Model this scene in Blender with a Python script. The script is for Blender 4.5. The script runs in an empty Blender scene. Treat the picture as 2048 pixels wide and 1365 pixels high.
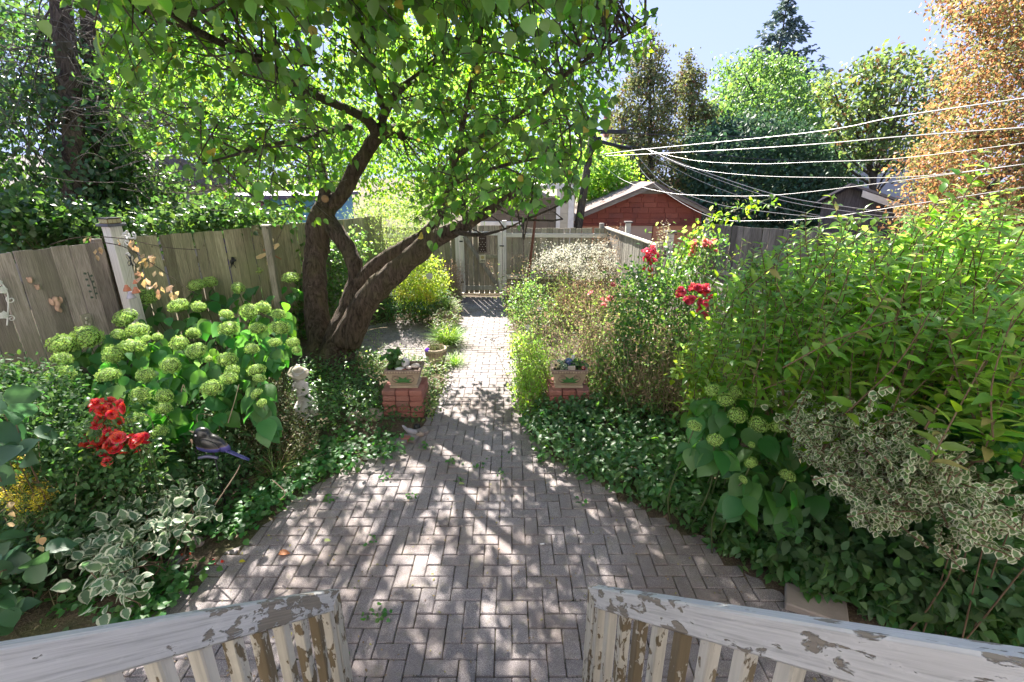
import bpy, math, random
import numpy as np
from mathutils import Matrix, Vector, noise as mnoise
random.seed(7); RNG = np.random.default_rng(7)
R = math.radians
SC = bpy.context.scene; COL = SC.collection

# ---------------------------------------------------------------- camera, sky, sun, exposure
PITCH = R(19.0); FPX = 964.0; CW, CH = 2048.0, 1365.0; CAMZ = 2.6
cam_data = bpy.data.cameras.new('camera'); cam = bpy.data.objects.new('camera', cam_data); COL.objects.link(cam)
cam_data.sensor_width = 36.0; cam_data.lens = 36.0*FPX/CW; cam_data.clip_start = 0.02; cam_data.clip_end = 800
cam.location = (0, 0, CAMZ); cam.rotation_euler = (math.pi/2 - PITCH, 0, 0)
SC.camera = cam
SUN_EL, SUN_AZ = R(41.0), R(-18.8)          # azimuth from +Y towards +X
world = bpy.data.worlds.new('World'); SC.world = world; world.use_nodes = True
wn = world.node_tree; wn.nodes.clear()
sky = wn.nodes.new('ShaderNodeTexSky'); sky.sky_type = 'NISHITA'; sky.sun_disc = False
sky.sun_elevation = SUN_EL; sky.sun_rotation = SUN_AZ
sky.air_density = 1.0; sky.dust_density = 0.2; sky.ozone_density = 2.5
bg = wn.nodes.new('ShaderNodeBackground'); bg.inputs['Strength'].default_value = 0.15
wo = wn.nodes.new('ShaderNodeOutputWorld')
# soft shoulder on the whole sky (bright air near the sun rolls off as it does in the photograph)
sep = wn.nodes.new('ShaderNodeSeparateColor'); cmb = wn.nodes.new('ShaderNodeCombineColor'); wn.links.new(sky.outputs[0], sep.inputs[0])
for ch, mx_ in enumerate((.72, .85, 1.44)):
    ad = wn.nodes.new('ShaderNodeMath'); ad.operation = 'ADD'; ad.inputs[1].default_value = mx_; wn.links.new(sep.outputs[ch], ad.inputs[0])
    ml = wn.nodes.new('ShaderNodeMath'); ml.operation = 'MULTIPLY'; ml.inputs[1].default_value = mx_; wn.links.new(sep.outputs[ch], ml.inputs[0])
    dv = wn.nodes.new('ShaderNodeMath'); dv.operation = 'DIVIDE'; wn.links.new(ml.outputs[0], dv.inputs[0]); wn.links.new(ad.outputs[0], dv.inputs[1]); wn.links.new(dv.outputs[0], cmb.inputs[ch])
wn.links.new(cmb.outputs[0], bg.inputs[0]); wn.links.new(bg.outputs[0], wo.inputs[0])
sun_d = bpy.data.lights.new('sun', 'SUN'); sun = bpy.data.objects.new('sun', sun_d); COL.objects.link(sun)
sun_d.energy = 3.0; sun_d.angle = R(0.5); sun_d.color = (1.0, 0.94, 0.84)
SUNV = Vector((math.sin(SUN_AZ)*math.cos(SUN_EL), math.cos(SUN_AZ)*math.cos(SUN_EL), math.sin(SUN_EL)))
sun.rotation_euler = SUNV.to_track_quat('Z', 'Y').to_euler()
sun.location = (-10, 30, 30)
SC.view_settings.view_transform = 'Standard'; SC.view_settings.look = 'None'
SC.view_settings.gamma = 1.0; SC.view_settings.exposure = 3.0; SC.view_settings.use_curve_mapping = False
SC.render.engine = 'CYCLES'
SC.cycles.max_bounces = 8; SC.cycles.diffuse_bounces = 4; SC.cycles.transmission_bounces = 4
SC.cycles.transparent_max_bounces = 6; SC.cycles.use_denoising = True
SC.cycles.caustics_reflective = False; SC.cycles.caustics_refractive = False

# ---------------------------------------------------------------- pixel <-> place helpers (photo pixels 2048 x 1365)
CP, SP = math.cos(PITCH), math.sin(PITCH)
def ray(px, py):
    tx = (px-CW/2)/FPX; ty = (CH/2-py)/FPX
    return np.array((tx, CP+ty*SP, -SP+ty*CP))
def at_t(px, py, t):
    d = ray(px, py); return np.array((d[0]*t, d[1]*t, CAMZ+d[2]*t))
def at_z(px, py, z=0.0):
    d = ray(px, py); t = (z-CAMZ)/d[2]; return np.array((d[0]*t, d[1]*t, z))
def at_y(px, py, Y):
    d = ray(px, py); t = Y/d[1]; return np.array((d[0]*t, Y, CAMZ+d[2]*t))
def proj(Pn):
    Pn = np.atleast_2d(Pn); X = Pn[:, 0]; Y = Pn[:, 1]; Z = Pn[:, 2]-CAMZ
    t = Y*CP - Z*SP; v = Y*SP + Z*CP; tt = np.where(np.abs(t) < 1e-6, 1e-6, t)
    return CW/2+FPX*X/tt, CH/2-FPX*v/tt, t
def inpoly(poly, x, y):
    inside = np.zeros(len(x), bool); n = len(poly); j = n-1
    for i in range(n):
        xi, yi = poly[i]; xj, yj = poly[j]
        c = ((yi > y) != (yj > y)) & (x < (xj-xi)*(y-yi)/((yj-yi) if yj != yi else 1e-9)+xi)
        inside ^= c; j = i
    return inside
def polydist(poly, x, y):
    best = np.full(len(x), 1e9); n = len(poly)
    for i in range(n):
        ax, ay = poly[i]; bx, by = poly[(i+1) % n]
        dx, dy = bx-ax, by-ay; L = dx*dx+dy*dy+1e-9
        u = np.clip(((x-ax)*dx+(y-ay)*dy)/L, 0, 1)
        best = np.minimum(best, np.hypot(x-ax-u*dx, y-ay-u*dy))
    return best
def rand_in_poly(poly, n):
    xs = [p[0] for p in poly]; ys = [p[1] for p in poly]; ox = []; oy = []; got = 0
    while got < n:
        x = RNG.uniform(min(xs), max(xs), n*2); y = RNG.uniform(min(ys), max(ys), n*2)
        m = inpoly(poly, x, y); ox.append(x[m]); oy.append(y[m]); got += m.sum()
    return np.concatenate(ox)[:n], np.concatenate(oy)[:n]
def unit(v):
    v = np.asarray(v, float); return v/np.maximum(np.linalg.norm(v, axis=-1, keepdims=True), 1e-9)

# ---------------------------------------------------------------- objects
def tag(o, label=None, cat=None, group=None, kind=None):
    if label: o['label'] = label
    if cat: o['category'] = cat
    if group: o['group'] = group
    if kind: o['kind'] = kind
    return o
def thing(name, label, cat, loc=(0, 0, 0), group=None):
    o = bpy.data.objects.new(name, None); COL.objects.link(o)
    o.location = [float(c) for c in loc]; o.empty_display_size = 0.1
    return tag(o, label, cat, group)
def place(name, me, m=None, parent=None, mtx=None, kind=None):
    o = bpy.data.objects.new(name, me); COL.objects.link(o)
    if m is not None and len(me.materials) == 0: me.materials.append(m)
    if parent is not None:
        o.parent = parent; o.matrix_parent_inverse = parent.matrix_basis.inverted()
    if mtx is not None: o.matrix_basis = mtx
    if kind: o['kind'] = kind
    return o
def mesh_vf(name, V, F, smooth=False, m=None):
    me = bpy.data.meshes.new(name)
    me.from_pydata([tuple(map(float, v)) for v in V], [], [tuple(f) for f in F]); me.update()
    if smooth: me.polygons.foreach_set('use_smooth', [True]*len(me.polygons))
    if m: me.materials.append(m)
    return me
def mesh_np(name, V, quads=None, tris=None, attr=None, m=None, smooth=False):
    me = bpy.data.meshes.new(name); V = np.asarray(V, np.float32)
    lo = []; st = []; c = 0
    for A in (quads, tris):
        if A is not None and len(A):
            A = np.asarray(A, np.int32); k = A.shape[1]
            lo.append(A.ravel()); st.append(c+np.arange(len(A), dtype=np.int32)*k); c += A.size
    lo = np.concatenate(lo); st = np.concatenate(st)
    me.vertices.add(len(V)); me.vertices.foreach_set('co', V.ravel())
    me.loops.add(len(lo)); me.loops.foreach_set('vertex_index', lo)
    me.polygons.add(len(st)); me.polygons.foreach_set('loop_start', st)
    if smooth: me.polygons.foreach_set('use_smooth', np.ones(len(st), bool))
    if attr is not None:
        a = me.attributes.new('edge', 'FLOAT', 'POINT'); a.data.foreach_set('value', np.asarray(attr, np.float32))
    me.update(calc_edges=True); me.validate()
    if m: me.materials.append(m)
    return me
class MB:
    def __init__(s): s.V = []; s.F = []
    def add(s, V, F):
        n = len(s.V); s.V += [tuple(map(float, v)) for v in V]; s.F += [tuple(i+n for i in f) for f in F]; return s
    def mesh(s, name, m=None, smooth=False): return mesh_vf(name, s.V, s.F, smooth, m)
    def obj(s, name, m, parent=None, smooth=False, kind=None): return place(name, s.mesh(name, m, smooth), None, parent, None, kind)
def box(x0, x1, y0, y1, z0, z1, b=0.0):
    """box, its top and side edges chamfered by b"""
    if b <= 0:
        V = [(x0,y0,z0),(x1,y0,z0),(x1,y1,z0),(x0,y1,z0),(x0,y0,z1),(x1,y0,z1),(x1,y1,z1),(x0,y1,z1)]
        return V, [(0,3,2,1),(4,5,6,7),(0,1,5,4),(1,2,6,5),(2,3,7,6),(3,0,4,7)]
    def ring(z, i):
        return [(x0+i,y0+b,z),(x0+b,y0+i,z),(x1-b,y0+i,z),(x1-i,y0+b,z),(x1-i,y1-b,z),(x1-b,y1-i,z),(x0+b,y1-i,z),(x0+i,y1-b,z)]
    def inner(z): return [(x0+b,y0+b,z),(x0+b,y0+b,z),(x1-b,y0+b,z),(x1-b,y0+b,z),(x1-b,y1-b,z),(x1-b,y1-b,z),(x0+b,y1-b,z),(x0+b,y1-b,z)]
    V = ring(z0+b, 0)+ring(z1-b, 0)
    T = [(x0+b,y0+b,z1),(x1-b,y0+b,z1),(x1-b,y1-b,z1),(x0+b,y1-b,z1)]
    B = [(x0+b,y0+b,z0),(x1-b,y0+b,z0),(x1-b,y1-b,z0),(x0+b,y1-b,z0)]
    V += T+B; F = []
    for k in range(8): F.append((k, (k+1) % 8, 8+(k+1) % 8, 8+k))
    F.append((16,17,18,19)); F.append((23,22,21,20))
    for (c, a1, a2, nxt) in ((0,0,1,1),(1,2,3,2),(2,4,5,3),(3,6,7,0)):
        F.append((8+a1, 8+a2, 16+c)); F.append((a2, a1, 20+c))
        n1 = (a2+1) % 8
        F.append((8+a2, 8+n1, 16+nxt, 16+c)); F.append((n1, a2, 20+c, 20+nxt))
    return V, F
def xf(VF, M):
    V, F = VF; return [tuple(M @ Vector(v)) for v in V], F
def frame_m(o, x, y, z, s=(1,1,1)):
    """matrix with columns x,y,z (unit) scaled s at o"""
    M = Matrix.Identity(4)
    for c, (v, k) in enumerate(((x, s[0]), (y, s[1]), (z, s[2]))):
        for r in range(3): M[r][c] = float(v[r])*k
    for r in range(3): M[r][3] = float(o[r])
    return M
def smooth_path(P, n):
    P = np.asarray(P, float); k = len(P)
    if k < 3: return np.array([P[0]+(P[-1]-P[0])*u for u in np.linspace(0, 1, n)])
    out = []
    for u in np.linspace(0, k-1, n):
        i = min(int(u), k-2); f = u-i
        p0 = P[max(i-1, 0)]; p1 = P[i]; p2 = P[i+1]; p3 = P[min(i+2, k-1)]
        out.append(0.5*((2*p1)+(-p0+p2)*f+(2*p0-5*p1+4*p2-p3)*f*f+(-p0+3*p1-3*p2+p3)*f**3))
    return np.array(out)
def tube(P, rad, seg=8, lump=0.0, cap=True, fr=3.0):
    P = np.asarray(P, float); n = len(P); rad = np.interp(np.linspace(0, 1, n), np.linspace(0, 1, len(rad)), rad) if np.ndim(rad) else np.full(n, rad)
    T = np.gradient(P, axis=0); T = unit(T); up = np.array((0, 0, 1.)) if abs(T[0][2]) < .9 else np.array((1., 0, 0))
    V = []; F = []; Nn = unit(np.cross(T[0], up))
    for i in range(n):
        Nn = unit(Nn - T[i]*np.dot(Nn, T[i])); B = np.cross(T[i], Nn)
        for k in range(seg):
            a = 2*math.pi*k/seg; d = Nn*math.cos(a)+B*math.sin(a); r = rad[i]
            if lump:
                q = P[i]+d*r; r *= 1+lump*mnoise.noise(Vector(q*fr))+lump*.5*mnoise.noise(Vector((q[0]*fr*5, q[1]*fr*5, q[2]*fr*1.6)))
            V.append(P[i]+d*r)
    for i in range(n-1):
        for k in range(seg): F.append((i*seg+k, i*seg+(k+1) % seg, (i+1)*seg+(k+1) % seg, (i+1)*seg+k))
    if cap: F.append(tuple(range(seg))[::-1]); F.append(tuple((n-1)*seg+k for k in range(seg)))
    return V, F
def lathe(prof, seg=24, c=(0, 0, 0)):
    V = []; F = []; n = len(prof)
    for (r, z) in prof:
        for k in range(seg):
            a = 2*math.pi*k/seg; V.append((c[0]+r*math.cos(a), c[1]+r*math.sin(a), c[2]+z))
    for i in range(n-1):
        for k in range(seg): F.append((i*seg+k, i*seg+(k+1) % seg, (i+1)*seg+(k+1) % seg, (i+1)*seg+k))
    F.append(tuple(range(seg))[::-1]); F.append(tuple((n-1)*seg+k for k in range(seg)))
    return V, F
def sphere(c, r, rot=None, nu=10, nv=7):
    V = []; F = []; r = (r, r, r) if np.isscalar(r) else r
    Mr = Matrix.Rotation(0, 3, 'X') if rot is None else rot
    for j in range(1, nv):
        for k in range(nu):
            ph = math.pi*j/nv; th = 2*math.pi*k/nu
            p = Mr @ Vector((r[0]*math.sin(ph)*math.cos(th), r[1]*math.sin(ph)*math.sin(th), r[2]*math.cos(ph)))
            V.append((c[0]+p.x, c[1]+p.y, c[2]+p.z))
    for s in (1, -1):
        p = Mr @ Vector((0, 0, s*r[2])); V.append((c[0]+p.x, c[1]+p.y, c[2]+p.z))
    a, b = len(V)-2, len(V)-1
    for j in range(nv-2):
        for k in range(nu): F.append((j*nu+k, (j+1)*nu+k, (j+1)*nu+(k+1) % nu, j*nu+(k+1) % nu))
    for k in range(nu):
        F.append((a, k, (k+1) % nu)); F.append((b, (nv-2)*nu+(k+1) % nu, (nv-2)*nu+k))
    return V, F
def prism(pts, y0, y1):
    """polygon in XZ extruded along Y"""
    n = len(pts); V = [(x, y0, z) for x, z in pts]+[(x, y1, z) for x, z in pts]
    F = [tuple(range(n)), tuple(range(2*n-1, n-1, -1))]+[(i, i+n, (i+1) % n+n, (i+1) % n) for i in range(n)]
    return V, F
def remeshed(name, mb, voxel, m, sm=4):
    me = mb.mesh(name+'_src'); o = bpy.data.objects.new('tmp', me); COL.objects.link(o)
    md = o.modifiers.new('r', 'REMESH'); md.mode = 'VOXEL'; md.voxel_size = voxel
    ms = o.modifiers.new('s', 'SMOOTH'); ms.iterations = sm; ms.factor = .5
    dg = bpy.context.evaluated_depsgraph_get(); ev = o.evaluated_get(dg)
    out = bpy.data.meshes.new_from_object(ev); out.name = name
    bpy.data.objects.remove(o); bpy.data.meshes.remove(me)
    out.polygons.foreach_set('use_smooth', [True]*len(out.polygons)); out.materials.clear(); out.materials.append(m)
    return out

# ---------------------------------------------------------------- materials
class NT:
    def __init__(s, name):
        s.m = bpy.data.materials.new(name); s.m.use_nodes = True; s.t = s.m.node_tree; s.t.nodes.clear()
        s.out = s.n('OutputMaterial')
    def n(s, typ, **kw):
        nd = s.t.nodes.new('ShaderNode'+typ)
        for k, v in kw.items():
            if k in nd.inputs: s.set(nd, k, v)
            else: setattr(nd, k, v)
        return nd
    def set(s, nd, k, v):
        if isinstance(v, bpy.types.NodeSocket): s.t.links.new(v, nd.inputs[k])
        elif isinstance(v, (tuple, list)) and len(v) == 3 and nd.inputs[k].type == 'RGBA': nd.inputs[k].default_value = (*v, 1)
        else: nd.inputs[k].default_value = v
    def math(s, op, a, b=0.0, clamp=False):
        nd = s.n('Math', operation=op, use_clamp=clamp); s.set(nd, 0, a); s.set(nd, 1, b); return nd.outputs[0]
    def mix(s, f, a, b, mode='MIX'):
        nd = s.n('Mix', data_type='RGBA', blend_type=mode); s.set(nd, 0, f)
        for i, v in ((6, a), (7, b)):
            if isinstance(v, bpy.types.NodeSocket): s.t.links.new(v, nd.inputs[i])
            else: nd.inputs[i].default_value = (*v, 1)
        return nd.outputs[2]
    def ramp(s, f, stops, interp='LINEAR'):
        nd = s.n('ValToRGB'); nd.color_ramp.interpolation = interp; e = nd.color_ramp.elements
        while len(e) < len(stops): e.new(0.5)
        for i, (p, c) in enumerate(stops):
            e[i].position = p; e[i].color = (*c, 1) if not np.isscalar(c) else (c, c, c, 1)
        s.t.links.new(f, nd.inputs[0]); return nd.outputs[0]
    def coord(s, scale=(1, 1, 1), kind='pos', off=None):
        if kind == 'pos': src = s.n('NewGeometry').outputs['Position']
        else: src = s.n('TexCoord').outputs['Object']
        mp = s.n('Mapping'); s.t.links.new(src, mp.inputs[0]); mp.inputs['Scale'].default_value = scale
        if off is not None:
            cx = s.n('CombineXYZ'); o = s.math('MULTIPLY', off, 37.0); s.t.links.new(o, cx.inputs[0]); s.t.links.new(o, cx.inputs[1]); s.t.links.new(o, cx.inputs[2])
            s.t.links.new(cx.outputs[0], mp.inputs[1])
        return mp.outputs[0]
    def noise(s, vec, scale=5, detail=3, rough=.55, dist=0.0):
        nd = s.n('TexNoise', Scale=scale, Detail=detail, Roughness=rough, Distortion=dist); s.t.links.new(vec, nd.inputs['Vector']); return nd.outputs[0]
    def rnd(s):
        a = s.n('ObjectInfo').outputs['Random']; b = s.n('NewGeometry').outputs['Random Per Island']
        return s.math('FRACT', s.math('ADD', a, b))
    def bump(s, h, strength=.5, dist=.01):
        nd = s.n('Bump', Strength=strength, Distance=dist); s.t.links.new(h, nd.inputs['Height']); return nd.outputs[0]
    def finish(s, col, rough=.7, normal=None, metal=0, spec=.5, **kw):
        p = s.n('BsdfPrincipled'); s.set(p, 'Base Color', col); s.set(p, 'Roughness', rough); s.set(p, 'Metallic', metal)
        p.inputs['Specular IOR Level'].default_value = spec
        for k, v in kw.items(): s.set(p, k.replace('_', ' '), v)
        if normal is not None: s.t.links.new(normal, p.inputs['Normal'])
        s.t.links.new(p.outputs[0], s.out.inputs[0]); return s.m

def m_leaf(name, base, trans, var=.5, tf=.5, rough=.42, alt=None, altp=.12, varieg=None, spec=.5):
    base = tuple(min(.8, v*1.28) for v in base); trans = tuple(min(.85, v*1.15) for v in trans)
    s = NT(name); r = s.rnd(); r2 = s.math('FRACT', s.math('MULTIPLY', r, 17.3)); r3 = s.math('FRACT', s.math('MULTIPLY', r, 91.7))
    k = s.math('ADD', s.math('MULTIPLY', r, var*1.2), 1-var*.6)
    def tint(c):
        hs = s.n('HueSaturation'); s.set(hs, 'Color', c); s.set(hs, 'Value', k)
        s.set(hs, 'Hue', s.math('ADD', s.math('MULTIPLY', r2, .05), .475)); s.set(hs, 'Saturation', s.math('ADD', s.math('MULTIPLY', r3, .25), .88)); return hs.outputs[0]
    b, t = tint(base), tint(trans)
    if alt is not None:
        f = s.math('LESS_THAN', r3, altp); b = s.mix(f, b, alt); t = s.mix(f, t, alt)
    if varieg is not None:
        e = s.n('Attribute', attribute_name='edge').outputs['Fac']
        nz = s.noise(s.coord(), 90, 2); f = s.math('GREATER_THAN', s.math('ADD', e, s.math('MULTIPLY', nz, .5)), .88)
        b = s.mix(f, b, varieg); t = s.mix(f, t, varieg)
    nz = s.noise(s.coord((1, 1, 1)), 60, 2); b = s.mix(s.math('MULTIPLY', nz, .35), b, s.mix(.5, b, (.02, .03, .01)))
    p = s.n('BsdfPrincipled'); s.set(p, 'Base Color', b); s.set(p, 'Roughness', rough); p.inputs['Specular IOR Level'].default_value = spec
    tr = s.n('BsdfTranslucent'); s.set(tr, 'Color', t)
    mx = s.n('MixShader'); mx.inputs[0].default_value = tf
    s.t.links.new(p.outputs[0], mx.inputs[1]); s.t.links.new(tr.outputs[0], mx.inputs[2]); s.t.links.new(mx.outputs[0], s.out.inputs[0])
    return s.m
def m_plain(name, col, rough=.6, metal=0, bump=0, bscale=60, var=.15, spec=.5):
    s = NT(name); c = s.coord(); nz = s.noise(c, bscale*.15, 4); dk = tuple(x*(1-var*2) for x in col)
    cc = s.mix(nz, dk, tuple(min(1, x*(1+var)) for x in col)); nrm = s.bump(s.noise(c, bscale, 3), bump, .006) if bump else None
    return s.finish(cc, rough, nrm, metal, spec)
def m_wood(name, a, b, green=None, rough=.85, axis='z', white=0.0):
    """weathered boards: grain runs along the axis, each board shifted by its own random"""
    s = NT(name); r = s.rnd()
    sc = {'z': (14, 14, .8), 'x': (.8, 14, 14), 'y': (14, .8, 14)}[axis]
    v = s.coord(sc, 'pos', r); g = s.noise(v, 2.2, 6, .65, .6); g2 = s.noise(v, 9, 4, .6)
    base = s.mix(s.ramp(g, [(.3, 0.), (.7, 1.)]), a, b)
    base = s.mix(s.math('MULTIPLY', s.ramp(g2, [(.45, 0.), (.6, 1.)]), .45), base, tuple(x*.35 for x in a))
    k = s.math('ADD', s.math('MULTIPLY', r, .7), .65); hs = s.n('HueSaturation'); s.set(hs, 'Color', base); s.set(hs, 'Value', k); base = hs.outputs[0]
    big = s.noise(s.coord((1, 1, 1)), 1.6, 4)
    if green: base = s.mix(s.math('MULTIPLY', s.ramp(big, [(.4, 0.), (.65, 1.)]), .6), base, green)
    vo = s.n('TexVoronoi', Scale=3.0); s.t.links.new(s.coord((1.5, 1.5, .9), 'pos', r), vo.inputs['Vector'])
    knot = s.ramp(vo.outputs['Distance'], [(.03, 1.), (.07, 0.)]); base = s.mix(s.math('MULTIPLY', knot, .8), base, (.03, .02, .012))
    if white:
        pn = s.noise(s.coord(tuple(x*.35 for x in sc), 'pos', r), 4, 6, .7); f = s.ramp(pn, [(.5-white*.3, 1.), (.52-white*.3+.04, 0.)])
        base = s.mix(s.math('SUBTRACT', 1.0, f), base, (.62, .58, .50))
    h = s.math('ADD', g, s.math('MULTIPLY', g2, .5))
    return s.finish(base, rough, s.bump(h, .7, .006), spec=.25)
def m_peel(name, paint=(.66, .62, .56), wood=(.23, .18, .11), amount=.5, scale=9, stretch=(1, 1, .35), kind='obj', gate=None):
    s = NT(name); r = s.rnd(); v = s.coord(stretch, kind, r)
    n1 = s.noise(v, scale*.35, 3, .5); n2 = s.noise(v, scale*2, 6, .62, .4)
    f = s.math('ADD', s.math('MULTIPLY', n1, .55), s.math('MULTIPLY', n2, .85))
    f = s.math('ADD', f, s.math('MULTIPLY', s.math('SUBTRACT', r, .5), .14))
    f2 = s.ramp(f, [(.86-amount*.36, 0.), (.885-amount*.36, 1.)])
    gr = s.noise(s.coord((40, 40, 1.6) if gate is None else gate, kind, r), 1.2, 5, .6)
    crack = s.ramp(gr, [(.36, 1.), (.42, 0.)])
    wd = s.mix(gr, tuple(x*.45 for x in wood), tuple(min(1, x*1.5) for x in wood))
    pt = s.mix(s.math('MULTIPLY', crack, .45), paint, tuple(x*.5 for x in paint)); pt = s.mix(s.math('MULTIPLY', s.ramp(gr, [(.35, 1.), (.6, 0.)]), .55), pt, tuple(x*.55 for x in paint)); pt = s.mix(s.math('MULTIPLY', s.noise(v, 6, 5), .5), pt, tuple(x*.7 for x in paint))
    col = s.mix(f2, pt, wd)
    edge = s.ramp(f, [(.80-amount*.36, 0.), (.862-amount*.36, .8), (.87-amount*.36, 0.)])
    col = s.mix(s.math('MULTIPLY', edge, .4), col, tuple(min(1, x*1.15) for x in paint))
    h = s.math('SUBTRACT', s.math('MULTIPLY', gr, .35), s.math('MULTIPLY', f2, .9))
    return s.finish(col, .62, s.bump(h, .9, .004), spec=.35)
def m_bark(name, a=(.10, .07, .05), b=(.24, .17, .12), scale=1.0, moss=None):
    s = NT(name); v = s.coord((10*scale, 10*scale, 2.2*scale)); n1 = s.noise(v, 1.6, 8, .72, 1.2); n2 = s.noise(s.coord((30*scale, 30*scale, 12*scale)), 1.5, 5, .7)
    rdg = s.ramp(n1, [(.36, 0.), (.5, .6), (.66, 1.)]); c = s.mix(rdg, tuple(x*.35 for x in a), b)
    c = s.mix(s.math('MULTIPLY', n2, .6), c, a)
    big = s.noise(s.coord(), 2.2, 4); c = s.mix(s.math('MULTIPLY', s.ramp(big, [(.5, 0.), (.7, 1.)]), .5), c, moss or (.16, .15, .06))
    h = s.math('ADD', rdg, s.math('MULTIPLY', n2, .6))
    return s.finish(c, .9, s.bump(h, 1.0, .03), spec=.2)
def m_paver():
    s = NT('paver_concrete'); r = s.rnd(); r2 = s.math('FRACT', s.math('MULTIPLY', r, 23.1)); c = s.coord((1, 1, 1), 'pos', r); w = s.coord()
    base = s.ramp(r, [(0., (.225, .20, .212)), (.35, (.285, .252, .265)), (.7, (.255, .228, .242)), (1., (.34, .30, .305))])
    sp = s.noise(c, 260, 2, .7); base = s.mix(s.ramp(sp, [(.42, .8), (.5, 0.)]), base, (.10, .09, .09)); base = s.mix(s.ramp(sp, [(.56, 0.), (.66, .7)]), base, (.55, .51, .48))
    ag = s.noise(c, 90, 3, .6); base = s.mix(s.math('MULTIPLY', s.ramp(ag, [(.3, 1.), (.45, 0.)]), .6), base, (.13, .115, .115))
    st = s.noise(w, 1.3, 6, .65); base = s.mix(s.math('MULTIPLY', s.ramp(st, [(.42, 0.), (.62, 1.)]), .6), base, (.15, .115, .10)); st3 = s.noise(w, 9, 6, .75); base = s.mix(s.math('MULTIPLY', s.ramp(st3, [(.55, 0.), (.66, 1.)]), .5), base, (.09, .085, .05))
    st2 = s.noise(w, 4.5, 5, .7); base = s.mix(s.math('MULTIPLY', s.ramp(st2, [(.52, 0.), (.68, 1.)]), .35), base, (.40, .35, .31))
    h = s.math('ADD', s.math('MULTIPLY', sp, .35), s.math('ADD', ag, s.math('MULTIPLY', s.noise(c, 22, 4), 1.2)))
    return s.finish(base, .85, s.bump(h, .65, .004), spec=.3)
def m_soil():
    s = NT('soil'); w = s.coord(); n1 = s.noise(w, 7, 7, .7); n2 = s.noise(w, 60, 5, .7)
    c = s.mix(n1, (.05, .035, .025), (.15, .115, .085)); c = s.mix(s.ramp(n2, [(.5, 0.), (.68, .8)]), c, (.26, .20, .14))
    ms = s.noise(w, 3.1, 5); c = s.mix(s.math('MULTIPLY', s.ramp(ms, [(.48, 0.), (.6, 1.)]), .55), c, (.05, .075, .025))
    return s.finish(c, .95, s.bump(s.math('ADD', n1, s.math('MULTIPLY', n2, .5)), 1.0, .03), spec=.15)
def m_brick():
    s = NT('red_brick'); r = s.rnd(); c = s.coord((1, 1, 1), 'pos', r); n = s.noise(c, 25, 5, .65); n2 = s.noise(c, 150, 3)
    base = s.ramp(r, [(0., (.27, .095, .08)), (.5, (.36, .15, .125)), (1., (.25, .13, .115))]); base = s.mix(s.math('MULTIPLY', n, .5), base, (.20, .09, .06))
    base = s.mix(s.ramp(n2, [(.6, 0.), (.75, .5)]), base, (.55, .42, .36)); return s.finish(base, .85, s.bump(s.math('ADD', n, n2), .6, .005), spec=.25)

# ---------------------------------------------------------------- leaves
def leaf_tpl(ys, ws, fold=.25, bend=.25, wav=0.0):
    """midrib + two edges; returns V (n,3), quads/tris index lists, edge attribute"""
    V = []; A = []; n = len(ys); F4 = []; F3 = []
    idx = []
    for i, (y, w) in enumerate(zip(ys, ws)):
        z = -bend*y*y; row = []
        if w <= 1e-4: V.append((0, y, z)); A.append(1.0 if i else .5); row = [len(V)-1]
        else:
            wz = wav*math.sin(i*2.1)
            V += [(-w, y, z+fold*w+wz), (0, y, z), (w, y, z+fold*w-wz)]; A += [1, 0, 1]; row = [len(V)-3, len(V)-2, len(V)-1]
        idx.append(row)
    for i in range(n-1):
        a, b = idx[i], idx[i+1]
        if len(a) == 3 and len(b) == 3: F4 += [(a[0], a[1], b[1], b[0]), (a[1], a[2], b[2], b[1])]
        elif len(a) == 1: F3 += [(a[0], b[1], b[0]), (a[0], b[2], b[1])]
        else: F3 += [(a[0], a[1], b[0]), (a[1], a[2], b[0])]
    return np.array(V, float), np.array(F4, int).reshape(-1, 4), np.array(F3, int).reshape(-1, 3), np.array(A, float)
HEART = leaf_tpl([0, .10, .35, .65, .88, 1.05], [0, .30, .47, .38, .15, 0], .28, .22, .02)
ROUND = leaf_tpl([0, .25, .6, 1.0], [0, .42, .42, 0], .25, .25)
OVAL = leaf_tpl([0, .3, .65, 1.0], [0, .27, .24, 0], .3, .3)
LANCE = leaf_tpl([0, .2, .5, .8, 1.0], [0, .17, .20, .10, 0], .35, .35)
DIAM = leaf_tpl([0, .45, 1.0], [0, .3, 0], .25, .2)
SLIVER = leaf_tpl([0, .4, 1.0], [0, .10, 0], .3, .3)
BLADE = leaf_tpl([0, .35, .7, 1.0], [.012, .016, .012, 0], .3, .55)
BIGLEAF = leaf_tpl([0, .08, .25, .5, .75, .92, 1.04], [0, .24, .41, .43, .29, .11, 0], .22, .3, .015)
def orient(D, N):
    D = unit(D); X = unit(np.cross(D, N)); return X, D, np.cross(X, D)
def leaf_mesh(name, P, D, N, S, tpl, m):
    V0, F4, F3, A0 = tpl; X, D, Z = orient(D, N); n = len(P); k = len(V0); S = np.asarray(S).reshape(-1, 1, 1)
    V = P[:, None, :]+S*(V0[None, :, 0:1]*X[:, None, :]+V0[None, :, 1:2]*D[:, None, :]+V0[None, :, 2:3]*Z[:, None, :])
    off = (np.arange(n)*k)[:, None, None]
    q = (F4[None]+off).reshape(-1, 4) if len(F4) else None; t = (F3[None]+off).reshape(-1, 3) if len(F3) else None
    return mesh_np(name, V.reshape(-1, 3), q, t, np.tile(A0, n), m)
_tplmesh = {}
def tpl_mesh(tpl, m):
    k = (id(tpl), m.name)
    if k not in _tplmesh:
        V0, F4, F3, A0 = tpl; _tplmesh[k] = mesh_np('leaf', V0, F4 if len(F4) else None, F3, A0, m)
    return _tplmesh[k]
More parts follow.
